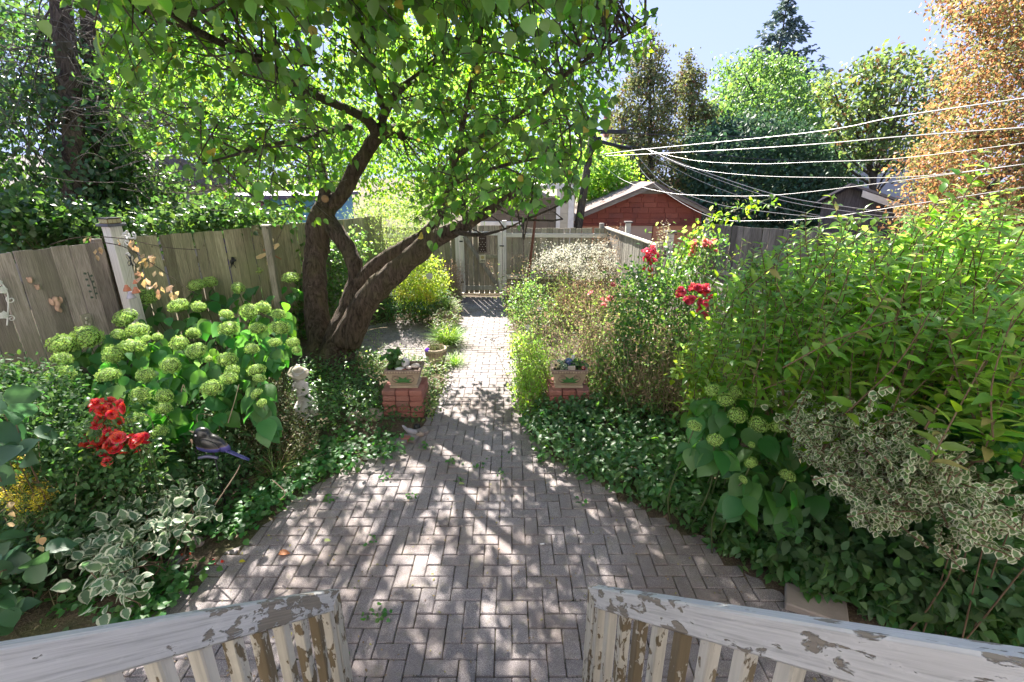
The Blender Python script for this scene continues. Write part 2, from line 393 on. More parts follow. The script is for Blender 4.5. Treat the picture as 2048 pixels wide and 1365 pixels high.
def foliage(parent, P, D, N, S, tpl, m, indiv=0, pname='foliage', lname='leaf'):
    P = np.asarray(P, float); D = np.asarray(D, float); N = np.asarray(N, float); S = np.asarray(S, float)
    if indiv:
        px, py, t = proj(P); vis = (px > -10) & (px < CW+10) & (py > -10) & (py < CH+10) & (t > .3)
        score = np.where(vis, S/np.maximum(t, .3), 0); order = np.argsort(-score); pick = order[:indiv]; pick = pick[score[pick] > 0]
        X, DD, Z = orient(D, N); me = tpl_mesh(tpl, m)
        for i in pick:
            s = float(S[i]); place(lname, me, None, parent, frame_m(P[i], X[i], DD[i], Z[i], (s, s, s)))
        keep = np.ones(len(P), bool); keep[pick] = False; P, D, N, S = P[keep], D[keep], N[keep], S[keep]
    if len(P):
        return place(pname, leaf_mesh(pname, P, D, N, S, tpl, m), None, parent, None, 'stuff')
def rdir(n, up=0.0, spread=1.0):
    v = RNG.normal(size=(n, 3))*spread; v[:, 2] += up; return unit(v)
def cloud(poly, t0, thick, nclump, per, crad, zmin=0.02, tslope=None, keepout=True, power=.5):
    """clumps of points in a rounded volume whose outline, seen from the house, is poly"""
    x, y = rand_in_poly(poly, nclump); d = polydist(poly, x, y); dm = max(np.percentile(d, 95), 1)
    th = thick*np.clip(d/dm, .05, 1)**power
    tc = (t0(x, y) if callable(t0) else np.full(nclump, float(t0)))
    t = tc+th*RNG.uniform(-1, 1, nclump)
    C = np.array([at_t(a, b, c) for a, b, c in zip(x, y, t)])
    k = RNG.poisson(per, nclump)+1; idx = np.repeat(np.arange(nclump), k)
    Pn = C[idx]+RNG.normal(size=(len(idx), 3))*crad*np.array((1, 1, .7))
    m = Pn[:, 2] > zmin
    return Pn[m], C, idx[m]

# ================================================================ materials in use
M_SOIL = m_soil(); M_PAVER = m_paver(); M_BRICK = m_brick()
M_FENCE_DARK = m_wood('fence_wood_brown', (.22, .18, .17), (.43, .37, .35), green=(.24, .22, .17))
M_FENCE_GREEN = m_wood('fence_wood_mossy', (.23, .205, .14), (.44, .40, .28), green=(.24, .27, .14))
M_FENCE_GREY = m_wood('fence_wood_grey', (.20, .185, .165), (.42, .39, .35))
M_FENCE_BACK = m_wood('fence_wood_back', (.24, .21, .165), (.46, .41, .33), green=(.22, .22, .13))
M_FENCE_FAR = m_wood('fence_wood_far', (.13, .115, .11), (.26, .24, .225))
M_RAILTOP = m_wood('rail_cap_pale', (.30, .28, .25), (.58, .54, .48), axis='x', white=.3)
M_WHITE = m_peel('white_post_paint', (.74, .70, .70), (.3, .26, .2), amount=-.1, kind='pos')
M_GATEWHITE = m_peel('gate_white_paint', (.76, .72, .68), (.36, .32, .26), amount=.12, kind='pos')
M_DARK = m_plain('dark_metal', (.02, .022, .025), .5, .3)
M_WIRE_W = m_plain('pale_cable', (.50, .48, .48), .35, .1, spec=.6)
M_WIRE_D = m_plain('dark_cable', (.012, .012, .014), .4)

# ================================================================ ground, patio, path
PATIO = [(250, 1480), (255, 1330), (330, 1230), (430, 1150), (545, 1040), (640, 968), (735, 925), (800, 905), (862, 850), (888, 790), (905, 735), (920, 680), (927, 640), (925, 596),
         (1003, 596), (1012, 640), (1024, 700), (1036, 780), (1045, 860), (1075, 915), (1190, 975), (1300, 1040), (1430, 1120), (1600, 1220), (1800, 1330), (1990, 1480)]
PW = [tuple(at_z(x, y, 0)[:2]) for x, y in PATIO]
SIDE = [tuple(at_z(x, y, 0)[:2]) for x, y in [(690, 700), (735, 655), (800, 640), (880, 648), (905, 700), (880, 735), (800, 735)]]
def terrain_z(x, y):
    u = min(max((y-11.6)/2.0, 0), 1); z = -.95*u*u*(3-2*u)
    return z
xs = np.concatenate([[-220, -90, -40, -20, -12], np.arange(-8, 7.01, .1), [9, 14, 22, 45, 100, 220]])
ys = np.concatenate([[-60, -12, -3], np.arange(.2, 12.6, .1), [13, 13.6, 14.5, 17, 25, 50, 110, 300, 600]])
GX, GY = np.meshgrid(xs, ys); gx, gy = GX.ravel(), GY.ravel()
inP = inpoly(PW, gx, gy) | inpoly(SIDE, gx, gy)
gz = np.array([terrain_z(a, b) for a, b in zip(gx, gy)])
dP = np.minimum(polydist(PW, gx, gy), polydist(SIDE, gx, gy))
nz = np.array([mnoise.noise(Vector((a*1.1, b*1.1, 0)))*.05+mnoise.noise(Vector((a*5, b*5, 3)))*.018 for a, b in zip(gx, gy)])
near = (np.abs(gx) < 8) & (gy > 0) & (gy < 12.4)
gz = np.where(near & ~inP, gz+np.clip(dP/.5, 0, 1)*(nz+.035)-.004, gz); gz = np.where(inP, -.013, gz)
nx, ny = len(xs), len(ys); ii = np.arange(nx*ny).reshape(ny, nx)
quads = np.stack([ii[:-1, :-1], ii[:-1, 1:], ii[1:, 1:], ii[1:, :-1]], -1).reshape(-1, 4)
place('ground', mesh_np('ground', np.stack([gx, gy, gz], 1), quads, m=M_SOIL, smooth=True), kind='structure')
def ground_z(x, y):
    return mnoise.noise(Vector((x*1.1, y*1.1, 0)))*.05+.03 if not inpoly(PW, np.array([x]), np.array([y]))[0] else 0.0

def paver_mesh(w, l, nme, seed):
    rr = random.Random(seed); V, F = box(-l/2, l/2, -w/2, w/2, -.055, 0, .0055)
    V = [(x+rr.uniform(-.0016, .0016), y+rr.uniform(-.0016, .0016), z+(rr.uniform(-.0012, .0012) if z > -.01 else 0)) for x, y, z in V]
    return mesh_vf(nme, V, F, False, M_PAVER)
PM = [paver_mesh(.0955, .1945, 'paver', k) for k in range(6)]
spots = []; cov = set()
a0 = R(2.0); ca, sa = math.cos(a0), math.sin(a0)
for i in range(-60, 60):
    for j in range(0, 115):
        k = (i-j) % 4
        if k == 0: cx, cy, rot = (i+1)*.1, (j+.5)*.1, 0
        elif k == 3: cx, cy, rot = (i+.5)*.1, (j+1)*.1, math.pi/2
        else: continue
        if cy+(.05 if rot == 0 else .1) > 6.0: continue
        spots.append((cx, cy, rot)); cov.update([(i, j), (i+1, j)] if rot == 0 else [(i, j), (i, j+1)])
for j in range(56, 60):
    for i in range(-60, 60):
        if (i, j) not in cov: spots.append(((i+.5)*.1, (j+.5)*.1, -9))
for j in range(0, 62):                       # running bond farther along the path
    y = 6.052+j*.1
    for i in range(-30, 10): spots.append((i*.2+(.1 if j % 2 else 0)-.03, y, 0))
PH = paver_mesh(.0955, .0955, 'half_paver', 77)
S_ = []
for (x, y, r_) in spots:
    X = np.array([x]); Y = np.array([y])
    ins = inpoly(PW, X, Y)[0]; d = polydist(PW, X, Y)[0]
    if ins or (d < .10): S_.append((x, y, r_, ins))
side = []
for j in range(40):
    for i in range(-30, 0):
        x, y = i*.2+(.1 if j % 2 else 0), 6.3+j*.1
        if inpoly(SIDE, np.array([x]), np.array([y]))[0]: side.append((x, y, R(2), True))
patio = thing('patio_paving', None, None, (0, 3, 0)); patio['kind'] = 'structure'; patio.name = 'patio_pavement'
def paver_m(x, y, r_, edge=0):
    if r_ == -9: r_ = 0
    un = mnoise.noise(Vector((x*.9, y*.9, 5)))*.007
    far_lift = random.uniform(-.0022, .0022)
    return Matrix.Translation((x, y, un+far_lift)) @ Matrix.Rotation(r_+random.gauss(0, .009), 4, 'Z') @ Matrix.Rotation(random.gauss(0, .007), 4, 'X') @ Matrix.Rotation(random.gauss(0, .006), 4, 'Y')
allp = [(x, y, r_, math.hypot(x, y)) for x, y, r_, _ in S_]
inview = []
for q in allp:
    px, py, t = proj(np.array((q[0], q[1], 0.))); inview.append(bool(-20 < px[0] < 2070 and py[0] < 1385))
order = sorted([i for i in range(len(allp)) if inview[i]], key=lambda i: allp[i][3])[:300]; oset = set(order)
rest = MB()
for i, (x, y, r_, _) in enumerate(allp):
    Mx = paver_m(x, y, r_)
    if i in oset: place('paver', random.choice(PM), None, patio, Mx)
    else:
        me = PH if r_ == -9 else random.choice(PM); rest.add([Mx @ v.co for v in me.vertices], [tuple(p.vertices) for p in me.polygons])
for (x, y, r_, _) in side:
    Mx = paver_m(x, y, r_); me = random.choice(PM); rest.add([Mx @ v.co for v in me.vertices], [tuple(p.vertices) for p in me.polygons])
rest.obj('farther_pavers', M_PAVER, patio, kind='stuff')
# slanting edging bricks along the left rim, laid lengthwise
edge_px = [(262, 1262), (330, 1180), (415, 1095), (510, 1010), (600, 945)]
for a, b in zip(edge_px[:-1], edge_px[1:]):
    A, B = at_z(*a)[:2], at_z(*b)[:2]; L = np.linalg.norm(B-A); n = max(1, int(L/.205)); an = math.atan2(B[1]-A[1], B[0]-A[0])
    nrm = np.array((-math.sin(an), math.cos(an)))
    for k in range(n):
        c = A+(B-A)*(k+.5)/n+nrm*.13
        place('edging_paver', random.choice(PM), None, patio, Matrix.Translation((c[0], c[1], .012+random.uniform(-.006, .004))) @ Matrix.Rotation(an+random.gauss(0, .04), 4, 'Z') @ Matrix.Rotation(random.gauss(0, .03), 4, 'X'))

# ================================================================ fences
def fence(name, label, pts, h, bw, m, group=None, gap=.006, thick=.018, rail_side=1, cap=None, posts=True, zb=.03, post_h=None, rail_m=None, base=0.0, indiv=True, post_w=.09, rails=(.35, .8), hfun=None):
    """vertical boards along a polyline; rails and posts on the rail_side (+1 = left of the walking direction)"""
    t = thing(name, label, 'fence', (pts[0][0], pts[0][1], base), group); cache = {}
    for si in range(len(pts)-1):
        A = np.array(pts[si], float); B = np.array(pts[si+1], float); L = np.linalg.norm(B-A); u = (B-A)/L; nrm = np.array((-u[1], u[0]))*rail_side
        an = math.atan2(u[1], u[0]); n = max(1, int(round(L/bw)))
        w = L/n
        for k in range(n):
            c = A+u*(k+.5)*w; hh = (hfun(si, (k+.5)/n) if hfun else h)+random.uniform(-.008, .008)
            V, F = box(-(w-gap)/2, (w-gap)/2, -thick/2, thick/2, 0, 1, 0)
            key = round(w, 3)
            if key not in cache:
                V, F = box(-(w-gap)/2, (w-gap)/2, -thick/2, thick/2, 0, 1, .003); V = [(x, y, min(max((z-.5)*1.006+.5, 0), 1)) for x, y, z in V]
                cache[key] = mesh_vf('fence_board', V, F, False, m)
            place('board', cache[key], None, t, Matrix.Translation((c[0]+nrm[0]*random.uniform(-.003, .003), c[1]+nrm[1]*random.uniform(-.003, .003), base+zb)) @ Matrix.Rotation(an+random.gauss(0, .008), 4, 'Z') @ Matrix.Rotation(random.gauss(0, .004), 4, 'Y') @ Matrix.Diagonal((1, 1, hh-zb, 1)))
        for fz in rails:
            hh = h*fz; o = nrm*(thick/2+.022)
            V, F = box(0, L, -.018, .018, -.045, .045, .004)
            place('rail', mesh_vf('rail', V, F, False, rail_m or m), None, t, Matrix.Translation((A[0]+o[0], A[1]+o[1], base+hh)) @ Matrix.Rotation(an, 4, 'Z'))
        if cap:
            V, F = box(-.01, L+.01, -.045, .045, 0, .03, .004)
            h0 = hfun(si, 0) if hfun else h; h1 = hfun(si, 1) if hfun else h
            place('cap_board', mesh_vf('cap_board', V, F, False, cap), None, t, Matrix.Translation((A[0], A[1], base+h0+.012)) @ Matrix.Rotation(an, 4, 'Z') @ Matrix.Rotation(-math.atan2(h1-h0, L), 4, 'Y'))
        if posts:
            npst = max(1, int(round(L/2.2)))
            for k in range(npst+(1 if si == len(pts)-2 else 0)):
                c = A+u*L*k/npst+nrm*(thick/2+.045+post_w/2)
                V, F = box(-post_w/2, post_w/2, -post_w/2, post_w/2, 0, (post_h or h+.03), .006)
                place('post', mesh_vf('post', V, F, False, rail_m or m), None, t, Matrix.Translation((c[0], c[1], base)) @ Matrix.Rotation(an, 4, 'Z'))
    return t
# left fence, near piece in brown boards, then the mossy piece running away behind the trunk
A1 = at_z(0, 507, 1.86)[:2]; A2 = at_z(203, 484, 1.86)[:2]; A3 = at_z(244, 476, 1.86)[:2]; A4 = at_z(520, 455, 1.86)[:2]; A5 = at_z(640, 443, 1.86)[:2]
A0 = A1+(A1-A2)/np.linalg.norm(A1-A2)*1.6
fence('board_fence', 'tall weathered brown board fence left of the white lantern post', [A0, A2], 1.86, .165, M_FENCE_DARK, rail_side=1)
fence('board_fence', 'mossy green-brown board fence behind the hydrangeas, right of the white post', [A3, A4, A5, A5+(A5-A4)/np.linalg.norm(A5-A4)*1.5], 1.86, .125, M_FENCE_GREEN, rail_side=1)
# pale round post standing proud of the mossy fence (behind the dragonfly)
pp = at_z(531, 456, 1.9); V, F = box(-.045, .045, -.045, .045, 0, 1.93, .006)
t = thing('fence_post', 'pale square timber post on the mossy fence behind the dragonfly', 'post', (pp[0]+.05, pp[1]-.08, 0))
place('shaft', mesh_vf('shaft', V, F, False, m_wood('post_wood', (.25, .22, .16), (.42, .38, .30))), None, t, Matrix.Translation(t.location))
V, F = box(-.055, .055, -.055, .055, 1.93, 1.95, .004)
place('cap', mesh_vf('cap', V, F, False, M_RAILTOP), None, t, Matrix.Translation(t.location))

# back fence, left of the gate and right of it
YB = 10.66
gl, gr_ = at_y(921, 520, YB)[0], at_y(1004, 520, YB)[0]
BL = (-3.6, YB+.25); C5 = A5+(A5-A4)/np.linalg.norm(A5-A4)*1.5
fence('back_fence', 'mossy low back fence left of the garden gate, under the tree limb', [BL, (gl-.07, YB)], 1.52, .13, M_FENCE_BACK, rail_side=-1, cap=None, rails=(.3, .88), rail_m=M_RAILTOP, posts=False, gap=.012)
fence('back_fence', 'low back fence right of the gate, behind the white asters', [(gr_+.10, YB), (2.12, YB-.1)], 1.52, .125, M_FENCE_BACK, rail_side=-1, rails=(.3, .90), rail_m=M_RAILTOP, posts=False, gap=.012)
# right fence coming back towards the house
RF0, RF1, RF2 = at_z(1212, 458, 1.5)[:2], at_z(1330, 500, 1.5)[:2], at_z(1460, 562, 1.5)[:2]
fence('side_fence', 'grey weathered board fence with a pale cap rail, right of the asters', [RF0, RF1], 1.5, .115, M_FENCE_GREY, rail_side=-1, cap=M_RAILTOP, posts=True, gap=.012, post_h=1.62, rails=(.35,), rail_m=M_FENCE_GREY)
fence('side_fence', 'grey board fence behind the tall roses, running into the bright shrub', [RF1, RF2, (3.1, 4.4), (4.6, 2.6), (5.2, .6)], 1.42, .12, M_FENCE_GREY, rail_side=-1, posts=False, gap=.01, rails=(.35,), rail_m=M_FENCE_GREY)
# the two capped posts beyond the side fence
for px, py, lab in ((1257, 443, 'short pale capped post before the orange garage boards, nearer the gate'), (1341, 462, 'tall pale capped post before the orange garage boards, right of the short one')):
    q = at_t(px, py, 10.2 if px < 1300 else 7.5); t = thing('fence_post', lab, 'post', (q[0], q[1], -.2))
    V, F = box(-.05, .05, -.05, .05, -.2, q[2]-.03, .005); place('shaft', mesh_vf('shaft', V, F, False, M_RAILTOP), None, t, Matrix.Translation((q[0], q[1], 0)))
    V, F = box(-.08, .08, -.08, .08, q[2]-.03, q[2], .005); place('cap', mesh_vf('cap', V, F, False, M_FENCE_FAR), None, t, Matrix.Translation((q[0], q[1], 0)))
# neighbour's taller fence beyond
NF = [at_z(1418, 449, 1.62)[:2], at_z(1640, 465, 1.62)[:2], at_z(1800, 484, 1.62)[:2], at_z(1990, 512, 1.62)[:2], (6.6, 3.5)]
fence('neighbour_fence', 'dark grey board fence of the next yard, beyond the bright shrub', NF, 1.62, .12, M_FENCE_FAR, rail_side=-1, posts=True, gap=.008, post_h=1.72, rail_m=M_FENCE_GREY, rails=(.4,))

# ================================================================ gate
gate = thing('garden_gate', 'weathered plank gate with white frame and dark plaque at the path end', 'gate', ((gl+gr_)/2, YB, 0))
gx0, gx1 = gl, gr_; gw = gx1-gx0; nb = 7; bw = (gw-.10)/nb
gbm = None
for k in range(nb):
    V, F = box(-(bw-.014)/2, (bw-.014)/2, -.01, .01, 0, 1.50, .003)
    if gbm is None: gbm = mesh_vf('gate_board', V, F, False, m_wood('gate_wood', (.22, .185, .15), (.46, .40, .32)))
    place('board', gbm, None, gate, Matrix.Translation((gx0+.05+(k+.5)*bw, YB+.012, .07+random.uniform(-.01, .01))))
def bar(parent, name, x0, x1, z0, z1, y0, y1, m, rot=0, ctr=None):
    V, F = box(x0, x1, y0, y1, z0, z1, .004); place(name, mesh_vf(name, V, F, False, m), None, parent)
bar(gate, 'stile', gx0, gx0+.09, .10, 1.44, YB-.036, YB-.002, M_GATEWHITE); bar(gate, 'stile', gx1-.09, gx1, .10, 1.44, YB-.036, YB-.002, M_GATEWHITE)
bar(gate, 'top_rail', gx0+.092, gx1-.092, 1.36, 1.44, YB-.034, YB-.002, M_GATEWHITE); bar(gate, 'bottom_rail', gx0+.092, gx1-.092, .15, .25, YB-.034, YB-.002, M_FENCE_GREY)
bar(gate, 'middle_rail', (gx0+gx1)/2, gx1-.092, .86, .94, YB-.032, YB-.002, M_FENCE_BACK)
xa, za, xb, zb_ = gx0+.10, 1.35, gx1-.11, .26; L = math.hypot(xb-xa, zb_-za)
V, F = box(0, L, -.012, .012, -.04, .04, .003)
place('diagonal_brace', mesh_vf('diagonal_brace', V, F, False, M_FENCE_GREY), None, gate, Matrix.Translation((xa, YB-.048, za)) @ Matrix.Rotation(math.atan2(za-zb_, xb-xa), 4, 'Y'))
V, F = lathe([(.004, -.05), (.012, -.045), (.012, .03), (.02, .035), (.004, .045)], 8)
place('latch', mesh_vf('latch', V, F, True, M_DARK), None, gate, Matrix.Translation((gx1+.0, YB-.06, 1.14)) @ Matrix.Rotation(math.pi/2, 4, 'Y'))
bar(gate, 'hinge', gx0-.03, gx0+.07, 1.22, 1.25, YB-.042, YB-.037, M_DARK); bar(gate, 'hinge', gx0-.03, gx0+.07, .32, .35, YB-.042, YB-.037, M_DARK)
gp = thing('gate_post', 'tall peeling white post on the right of the gate', 'post', (gx1+.05, YB, 0))
V, F = box(gx1+.012, gx1+.095, YB-.05, YB+.04, 0, 1.66, .005); place('shaft', mesh_vf('shaft', V, F, False, M_GATEWHITE), None, gp)
V, F = box(gx1+.006, gx1+.101, YB-.056, YB+.046, 1.66, 1.675, .003); place('cap', mesh_vf('cap', V, F, False, M_GATEWHITE), None, gp)
gp = thing('gate_post', 'short peeling white post on the left of the gate', 'post', (gx0-.05, YB, 0))
V, F = box(gx0-.10, gx0-.008, YB-.05, YB+.04, 0, 1.45, .005); place('shaft', mesh_vf('shaft', V, F, False, M_GATEWHITE), None, gp)
V, F = box(gx0-.106, gx0-.002, YB-.056, YB+.046, 1.45, 1.463, .003); place('cap', mesh_vf('cap', V, F, False, M_GATEWHITE), None, gp)
V, F = box(gx0-.05, gx1+.02, YB+.10, YB+.22, -.02, .05, .006); sl = place('gate_threshold', mesh_vf('gate_threshold', V, F, False, M_RAILTOP)); tag(sl, 'pale timber threshold on the ground under the gate', 'threshold')
# dark openwork plaque on the gate
pq = thing('wall_plaque', 'tall dark openwork plaque hung on the gate', 'plaque', (gx0+.45, YB-.055, 1.2))
pc = at_y(965, 489, YB-.05); w_, h_ = .17, .35; x0, z0 = pc[0]-w_/2, pc[2]-h_/2; Mpl = m_plain('plaque_bronze', (.045, .022, .018), .5, .2)
V, F = box(x0, x0+w_, YB-.072, YB-.06, z0, z0+h_, .002); place('panel', mesh_vf('panel', V, F, False, Mpl), None, pq)
Mps = m_plain('plaque_studs', (.5, .46, .42), .4)
for (u0, v0) in [(.3, .85), (.5, .85), (.7, .85), (.12, .62), (.5, .64), (.88, .62), (.3, .5), (.7, .5), (.12, .38), (.5, .36), (.88, .38), (.35, .18), (.65, .18), (.2, .06), (.5, .06), (.8, .06)]:
    V, F = sphere((x0+u0*w_, YB-.074, z0+v0*h_), (.011, .006, .007), None, 6, 4); place('stud', mesh_vf('stud', V, F, True, Mps), None, pq)
st_ = thing('sunflower_tile', 'small cream tile with a yellow sun under the dark gate plaque', 'tile', (pc[0], YB-.07, .9))
qc = at_y(965, 518, YB-.07); x0, z0 = qc[0]-.065, qc[2]-.085
V, F = box(x0, x0+.13, YB-.072, YB-.056, z0, z0+.17, .003); place('tile', mesh_vf('tile', V, F, False, m_plain('cream_tile', (.62, .56, .44), .4)), None, st_)
V, F = lathe([(.001, -.004), (.038, -.004), (.038, 0), (.001, 0)], 14); place('sun_disc', mesh_vf('sun_disc', V, F, False, m_plain('sun_yellow', (.45, .36, .14), .5)), None, st_, Matrix.Translation((x0+.065, YB-.0735, z0+.115)) @ Matrix.Rotation(math.pi/2, 4, 'X'))
mb = MB()
for k in range(5): mb.add(*box(x0+.02+k*.019, x0+.033+k*.019, YB-.076, YB-.0725, z0+.02+(k % 2)*.01, z0+.05+(k % 3)*.008))
mb.obj('leaf_relief', m_plain('tile_leaf_dark', (.04, .05, .03), .5), st_)

# leaning rust-brown pole beside the asters
q0, q1 = at_z(1048, 585, 0), at_y(1072, 425, 9.4); q0[1] = 9.35; q0[0] = at_y(1049, 560, 9.4)[0]
V, F = tube([q0, q1, q1+(q1-q0)*.04], .026, 8); o = place('rusty_pole', mesh_vf('rusty_pole', V, F, True, m_plain('rust', (.13, .05, .035), .8, 0, .4, 80))); tag(o, 'leaning rust-brown metal pole in front of the back fence', 'pole')

# ================================================================ buildings beyond the fence
GB = -.95
M_STUC = m_plain('cream_siding', (.52, .47, .40), .7, 0, .2, 40); M_TRIM = m_plain('white_trim', (.74, .72, .74), .5)
M_BLOCK = m_plain('brown_block', (.17, .135, .11), .85, 0, .5, 50, .25); M_MORT = m_plain('mortar', (.30, .27, .24), .9)
M_ROOF = m_plain('asphalt_roof', (.20, .17, .165), .9, 0, .6, 70, .25); M_ORANGE = m_plain('orange_board', (.62, .27, .15), .7, 0, .2, 20, .2); M_TAN = m_plain('tan_door', (.60, .43, .33), .7, 0, .2, 20)
M_SHING = None
def m_shing():
    s = NT('red_shingle'); r = s.rnd(); n = s.noise(s.coord((1, 1, 1), 'pos', r), 30, 5, .7)
    b = s.ramp(r, [(0., (.30, .085, .06)), (.5, (.38, .12, .08)), (.85, (.44, .15, .10)), (1., (.24, .09, .08))]); big = s.noise(s.coord(), 1.4, 4)
    b = s.mix(s.math('MULTIPLY', n, .4), b, (.12, .04, .035)); b = s.mix(s.math('MULTIPLY', s.ramp(big, [(.5, 0.), (.62, 1.)]), .4), b, (.12, .06, .06))
    return s.finish(b, .85, s.bump(n, .5, .01), spec=.2)
M_SHING = m_shing()
# --- red shingled garage
YG = 15.0
xl, xr, xa_ = at_y(1146, 430, YG)[0], at_y(1412, 420, YG)[0], at_y(1304, 364, YG)[0]
zl, zr, zap = at_y(1150, 430, YG)[2], at_y(1408, 418, YG)[2], at_y(1304, 364, YG)[2]
zs = at_y(1250, 447, YG)[2]
gar = thing('red_garage', 'low garage with red shingled gable and orange boards beyond the gate', 'garage', ((xl+xr)/2, YG, GB))
def prism_y(pts, y0, y1, name, m, parent):
    V, F = prism(pts, y0, y1); return place(name, mesh_vf(name, V, F, False, m), None, parent)
wl, wr = xl+.15, xr-.12
def slope(x): return zl+(zap-zl)*(x-xl)/(xa_-xl) if x < xa_ else zr+(zap-zr)*(xr-x)/(xr-xa_)
prism_y([(wl, GB), (wr, GB), (wr, slope(wr)-.06), (xa_, zap-.07), (wl, slope(wl)-.06)], YG+.02, YG+6, 'wall', M_SHING, gar)
def roof_slab(pA, pB, y0, y1, th, name, m, parent):
    V = [(pA[0], y0, pA[1]), (pB[0], y0, pB[1]), (pB[0], y1, pB[1]), (pA[0], y1, pA[1])]; V += [(x, y, z-th) for x, y, z in V]
    place(name, mesh_vf(name, V, [(0, 1, 2, 3), (7, 6, 5, 4), (0, 4, 5, 1), (1, 5, 6, 2), (2, 6, 7, 3), (3, 7, 4, 0)], False, m), None, parent)
roof_slab((xl-.12, zl-.06), (xa_-.002, zap), YG-.35, YG+6.2, .05, 'roof_slope', m_plain('roof_pinkgrey', (.24, .195, .18), .95, 0, .5, 60, .2, .1), gar); roof_slab((xa_+.002, zap), (xr+.12, zr-.06), YG-.35, YG+6.2, .05, 'roof_slope', M_ROOF, gar)
Mrk = m_wood('rake_board', (.20, .18, .15), (.36, .33, .29), axis='x')
for a, b in (((xl-.12, zl-.115), (xa_-.003, zap-.055)), ((xa_+.003, zap-.055), (xr+.12, zr-.115))):
    V = [(a[0], YG-.30, a[1]), (b[0], YG-.30, b[1]), (b[0], YG-.30, b[1]-.10), (a[0], YG-.30, a[1]-.10)]; V += [(x, YG-.27, z) for x, y, z in V]
    place('rake_board', mesh_vf('rake_board', V, [(0, 3, 2, 1), (4, 5, 6, 7), (0, 1, 5, 4), (1, 2, 6, 5), (2, 3, 7, 6), (3, 0, 4, 7)], False, Mrk), None, gar)
row = 0; z = zs; hrow = .155
while z < zap-.12:
    x = wl-.42*((row*.37) % 1)
    while x < wr:
        w = random.uniform(.34, .48); x0s, x1s = max(x, wl), min(x+w-.012, wr)
        zt = z+hrow-.012
        def cl(xx, zz): return min(zz, slope(xx)-.065)
        if x1s-x0s > .04:
            pts = [(x0s, z), (x1s, z), (x1s, cl(x1s, zt)), (x0s, cl(x0s, zt))]
            if pts[2][1] > z+.01 or pts[3][1] > z+.01:
                pts = [(a, max(b, z)) for a, b in pts]
                if x0s < xa_ < x1s: pass
                V, F = prism(pts, YG-.012-random.uniform(0, .006), YG+.018)
                place('shingle', mesh_vf('shingle', V, F, False, M_SHING), None, gar)
        x += w
    z += hrow; row += 1
bar(gar, 'louvre_panel', xa_-.42, xa_+.38, zap-.34, zap-.17, YG-.035, YG-.02, Mrk)
bar(gar, 'sill_band', wl, wr, zs-.07, zs-.004, YG-.05, YG+.018, M_SHING)
for (a, b, mm) in ((1150, 1236, M_ORANGE), (1238, 1304, M_TAN), (1306, 1408, M_ORANGE)):
    X0, X1 = at_y(a, 460, YG)[0], at_y(b, 460, YG)[0]; bar(gar, 'garage_door', max(X0, wl), min(X1, wr), GB, zs-.075, YG-.02, YG+.016, mm)
mb = MB()
for k in range(7):
    q = at_y(1348+k*6+random.uniform(-2, 2), 466+random.uniform(-4, 5), YG-.03); mb.add(*box(q[0]-.025, q[0]+.03, YG-.026, YG-.0205, q[2]-.012, q[2]+.012))
mb.obj('painted_marks', M_DARK, gar)
# --- cream and brown block outbuilding left of it
YC = 12.9; ob = thing('outbuilding', 'brown block outbuilding with cream siding and white corner boards', 'shed', (.8, YC, GB))
cx0, cx1, cxe = at_y(960, 400, YC)[0], at_y(1113, 400, YC)[0], at_y(1150, 400, YC)[0]; ztop = at_y(1120, 372, YC)[2]
bar(ob, 'wall', cx0, cx1-.002, GB, ztop-.25, YC+.03, YC+4, M_MORT); bar(ob, 'cream_wall', cx1, cxe, GB, ztop, YC, YC+4, M_STUC)
zz = ztop-.30; r_ = 0; bme = {}
while zz > .2:
    x = cx0-(.2 if r_ % 2 else 0)
    while x < cx1:
        a, b = max(x, cx0), min(x+.385, cx1-.01)
        if b-a > .05: V, F = box(a, b, YC+.008, YC+.03, zz-.185, zz, .004); place('block', mesh_vf('block', V, F, False, M_BLOCK), None, ob)
        x += .4
    zz -= .2; r_ += 1
for a, b in ((1113, 1121), (1137, 1148)):
    X0, X1 = at_y(a, 400, YC)[0], at_y(b, 400, YC)[0]; bar(ob, 'corner_board', X0, X1, GB, ztop-.08, YC-.03, YC-.002, M_TRIM)
bar(ob, 'fascia', cx1-.25, cxe+.12, ztop-.078, ztop+.06, YC-.10, YC-.032, M_TRIM)
V, F = lathe([(.09, 0), (.10, .03), (.07, .05), (.06, .09), (.02, .12), (.005, .17)], 10, ( (cx1+cxe)/2+.12, YC-.02, ztop+.063)); place('finial', mesh_vf('finial', V, F, True, M_TRIM), None, ob)
roof_slab((cx0-.2, ztop+.0), (cx1-.26, ztop+.02), YC-.3, YC+4.2, .08, 'roof', m_plain('pale_roof', (.5, .47, .44), .7), ob)
bar(ob, 'lower_sill', cx0, cx1-.9, 1.66-.3, 1.66-.2, YC-.05, YC+.006, M_TRIM)
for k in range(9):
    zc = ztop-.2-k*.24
    if zc > .2: V, F = box(cx1+.13, cxe-.19, YC-.006, YC-.001, zc-.012, zc); place('siding_lap_shadow', mesh_vf('siding_lap_shadow', V, F, False, m_plain('lap_shadowline', (.42, .38, .33), .8) if k == 0 else bpy.data.materials['lap_shadowline']), None, ob)  # thin darker strips paint the shade line under each siding lap
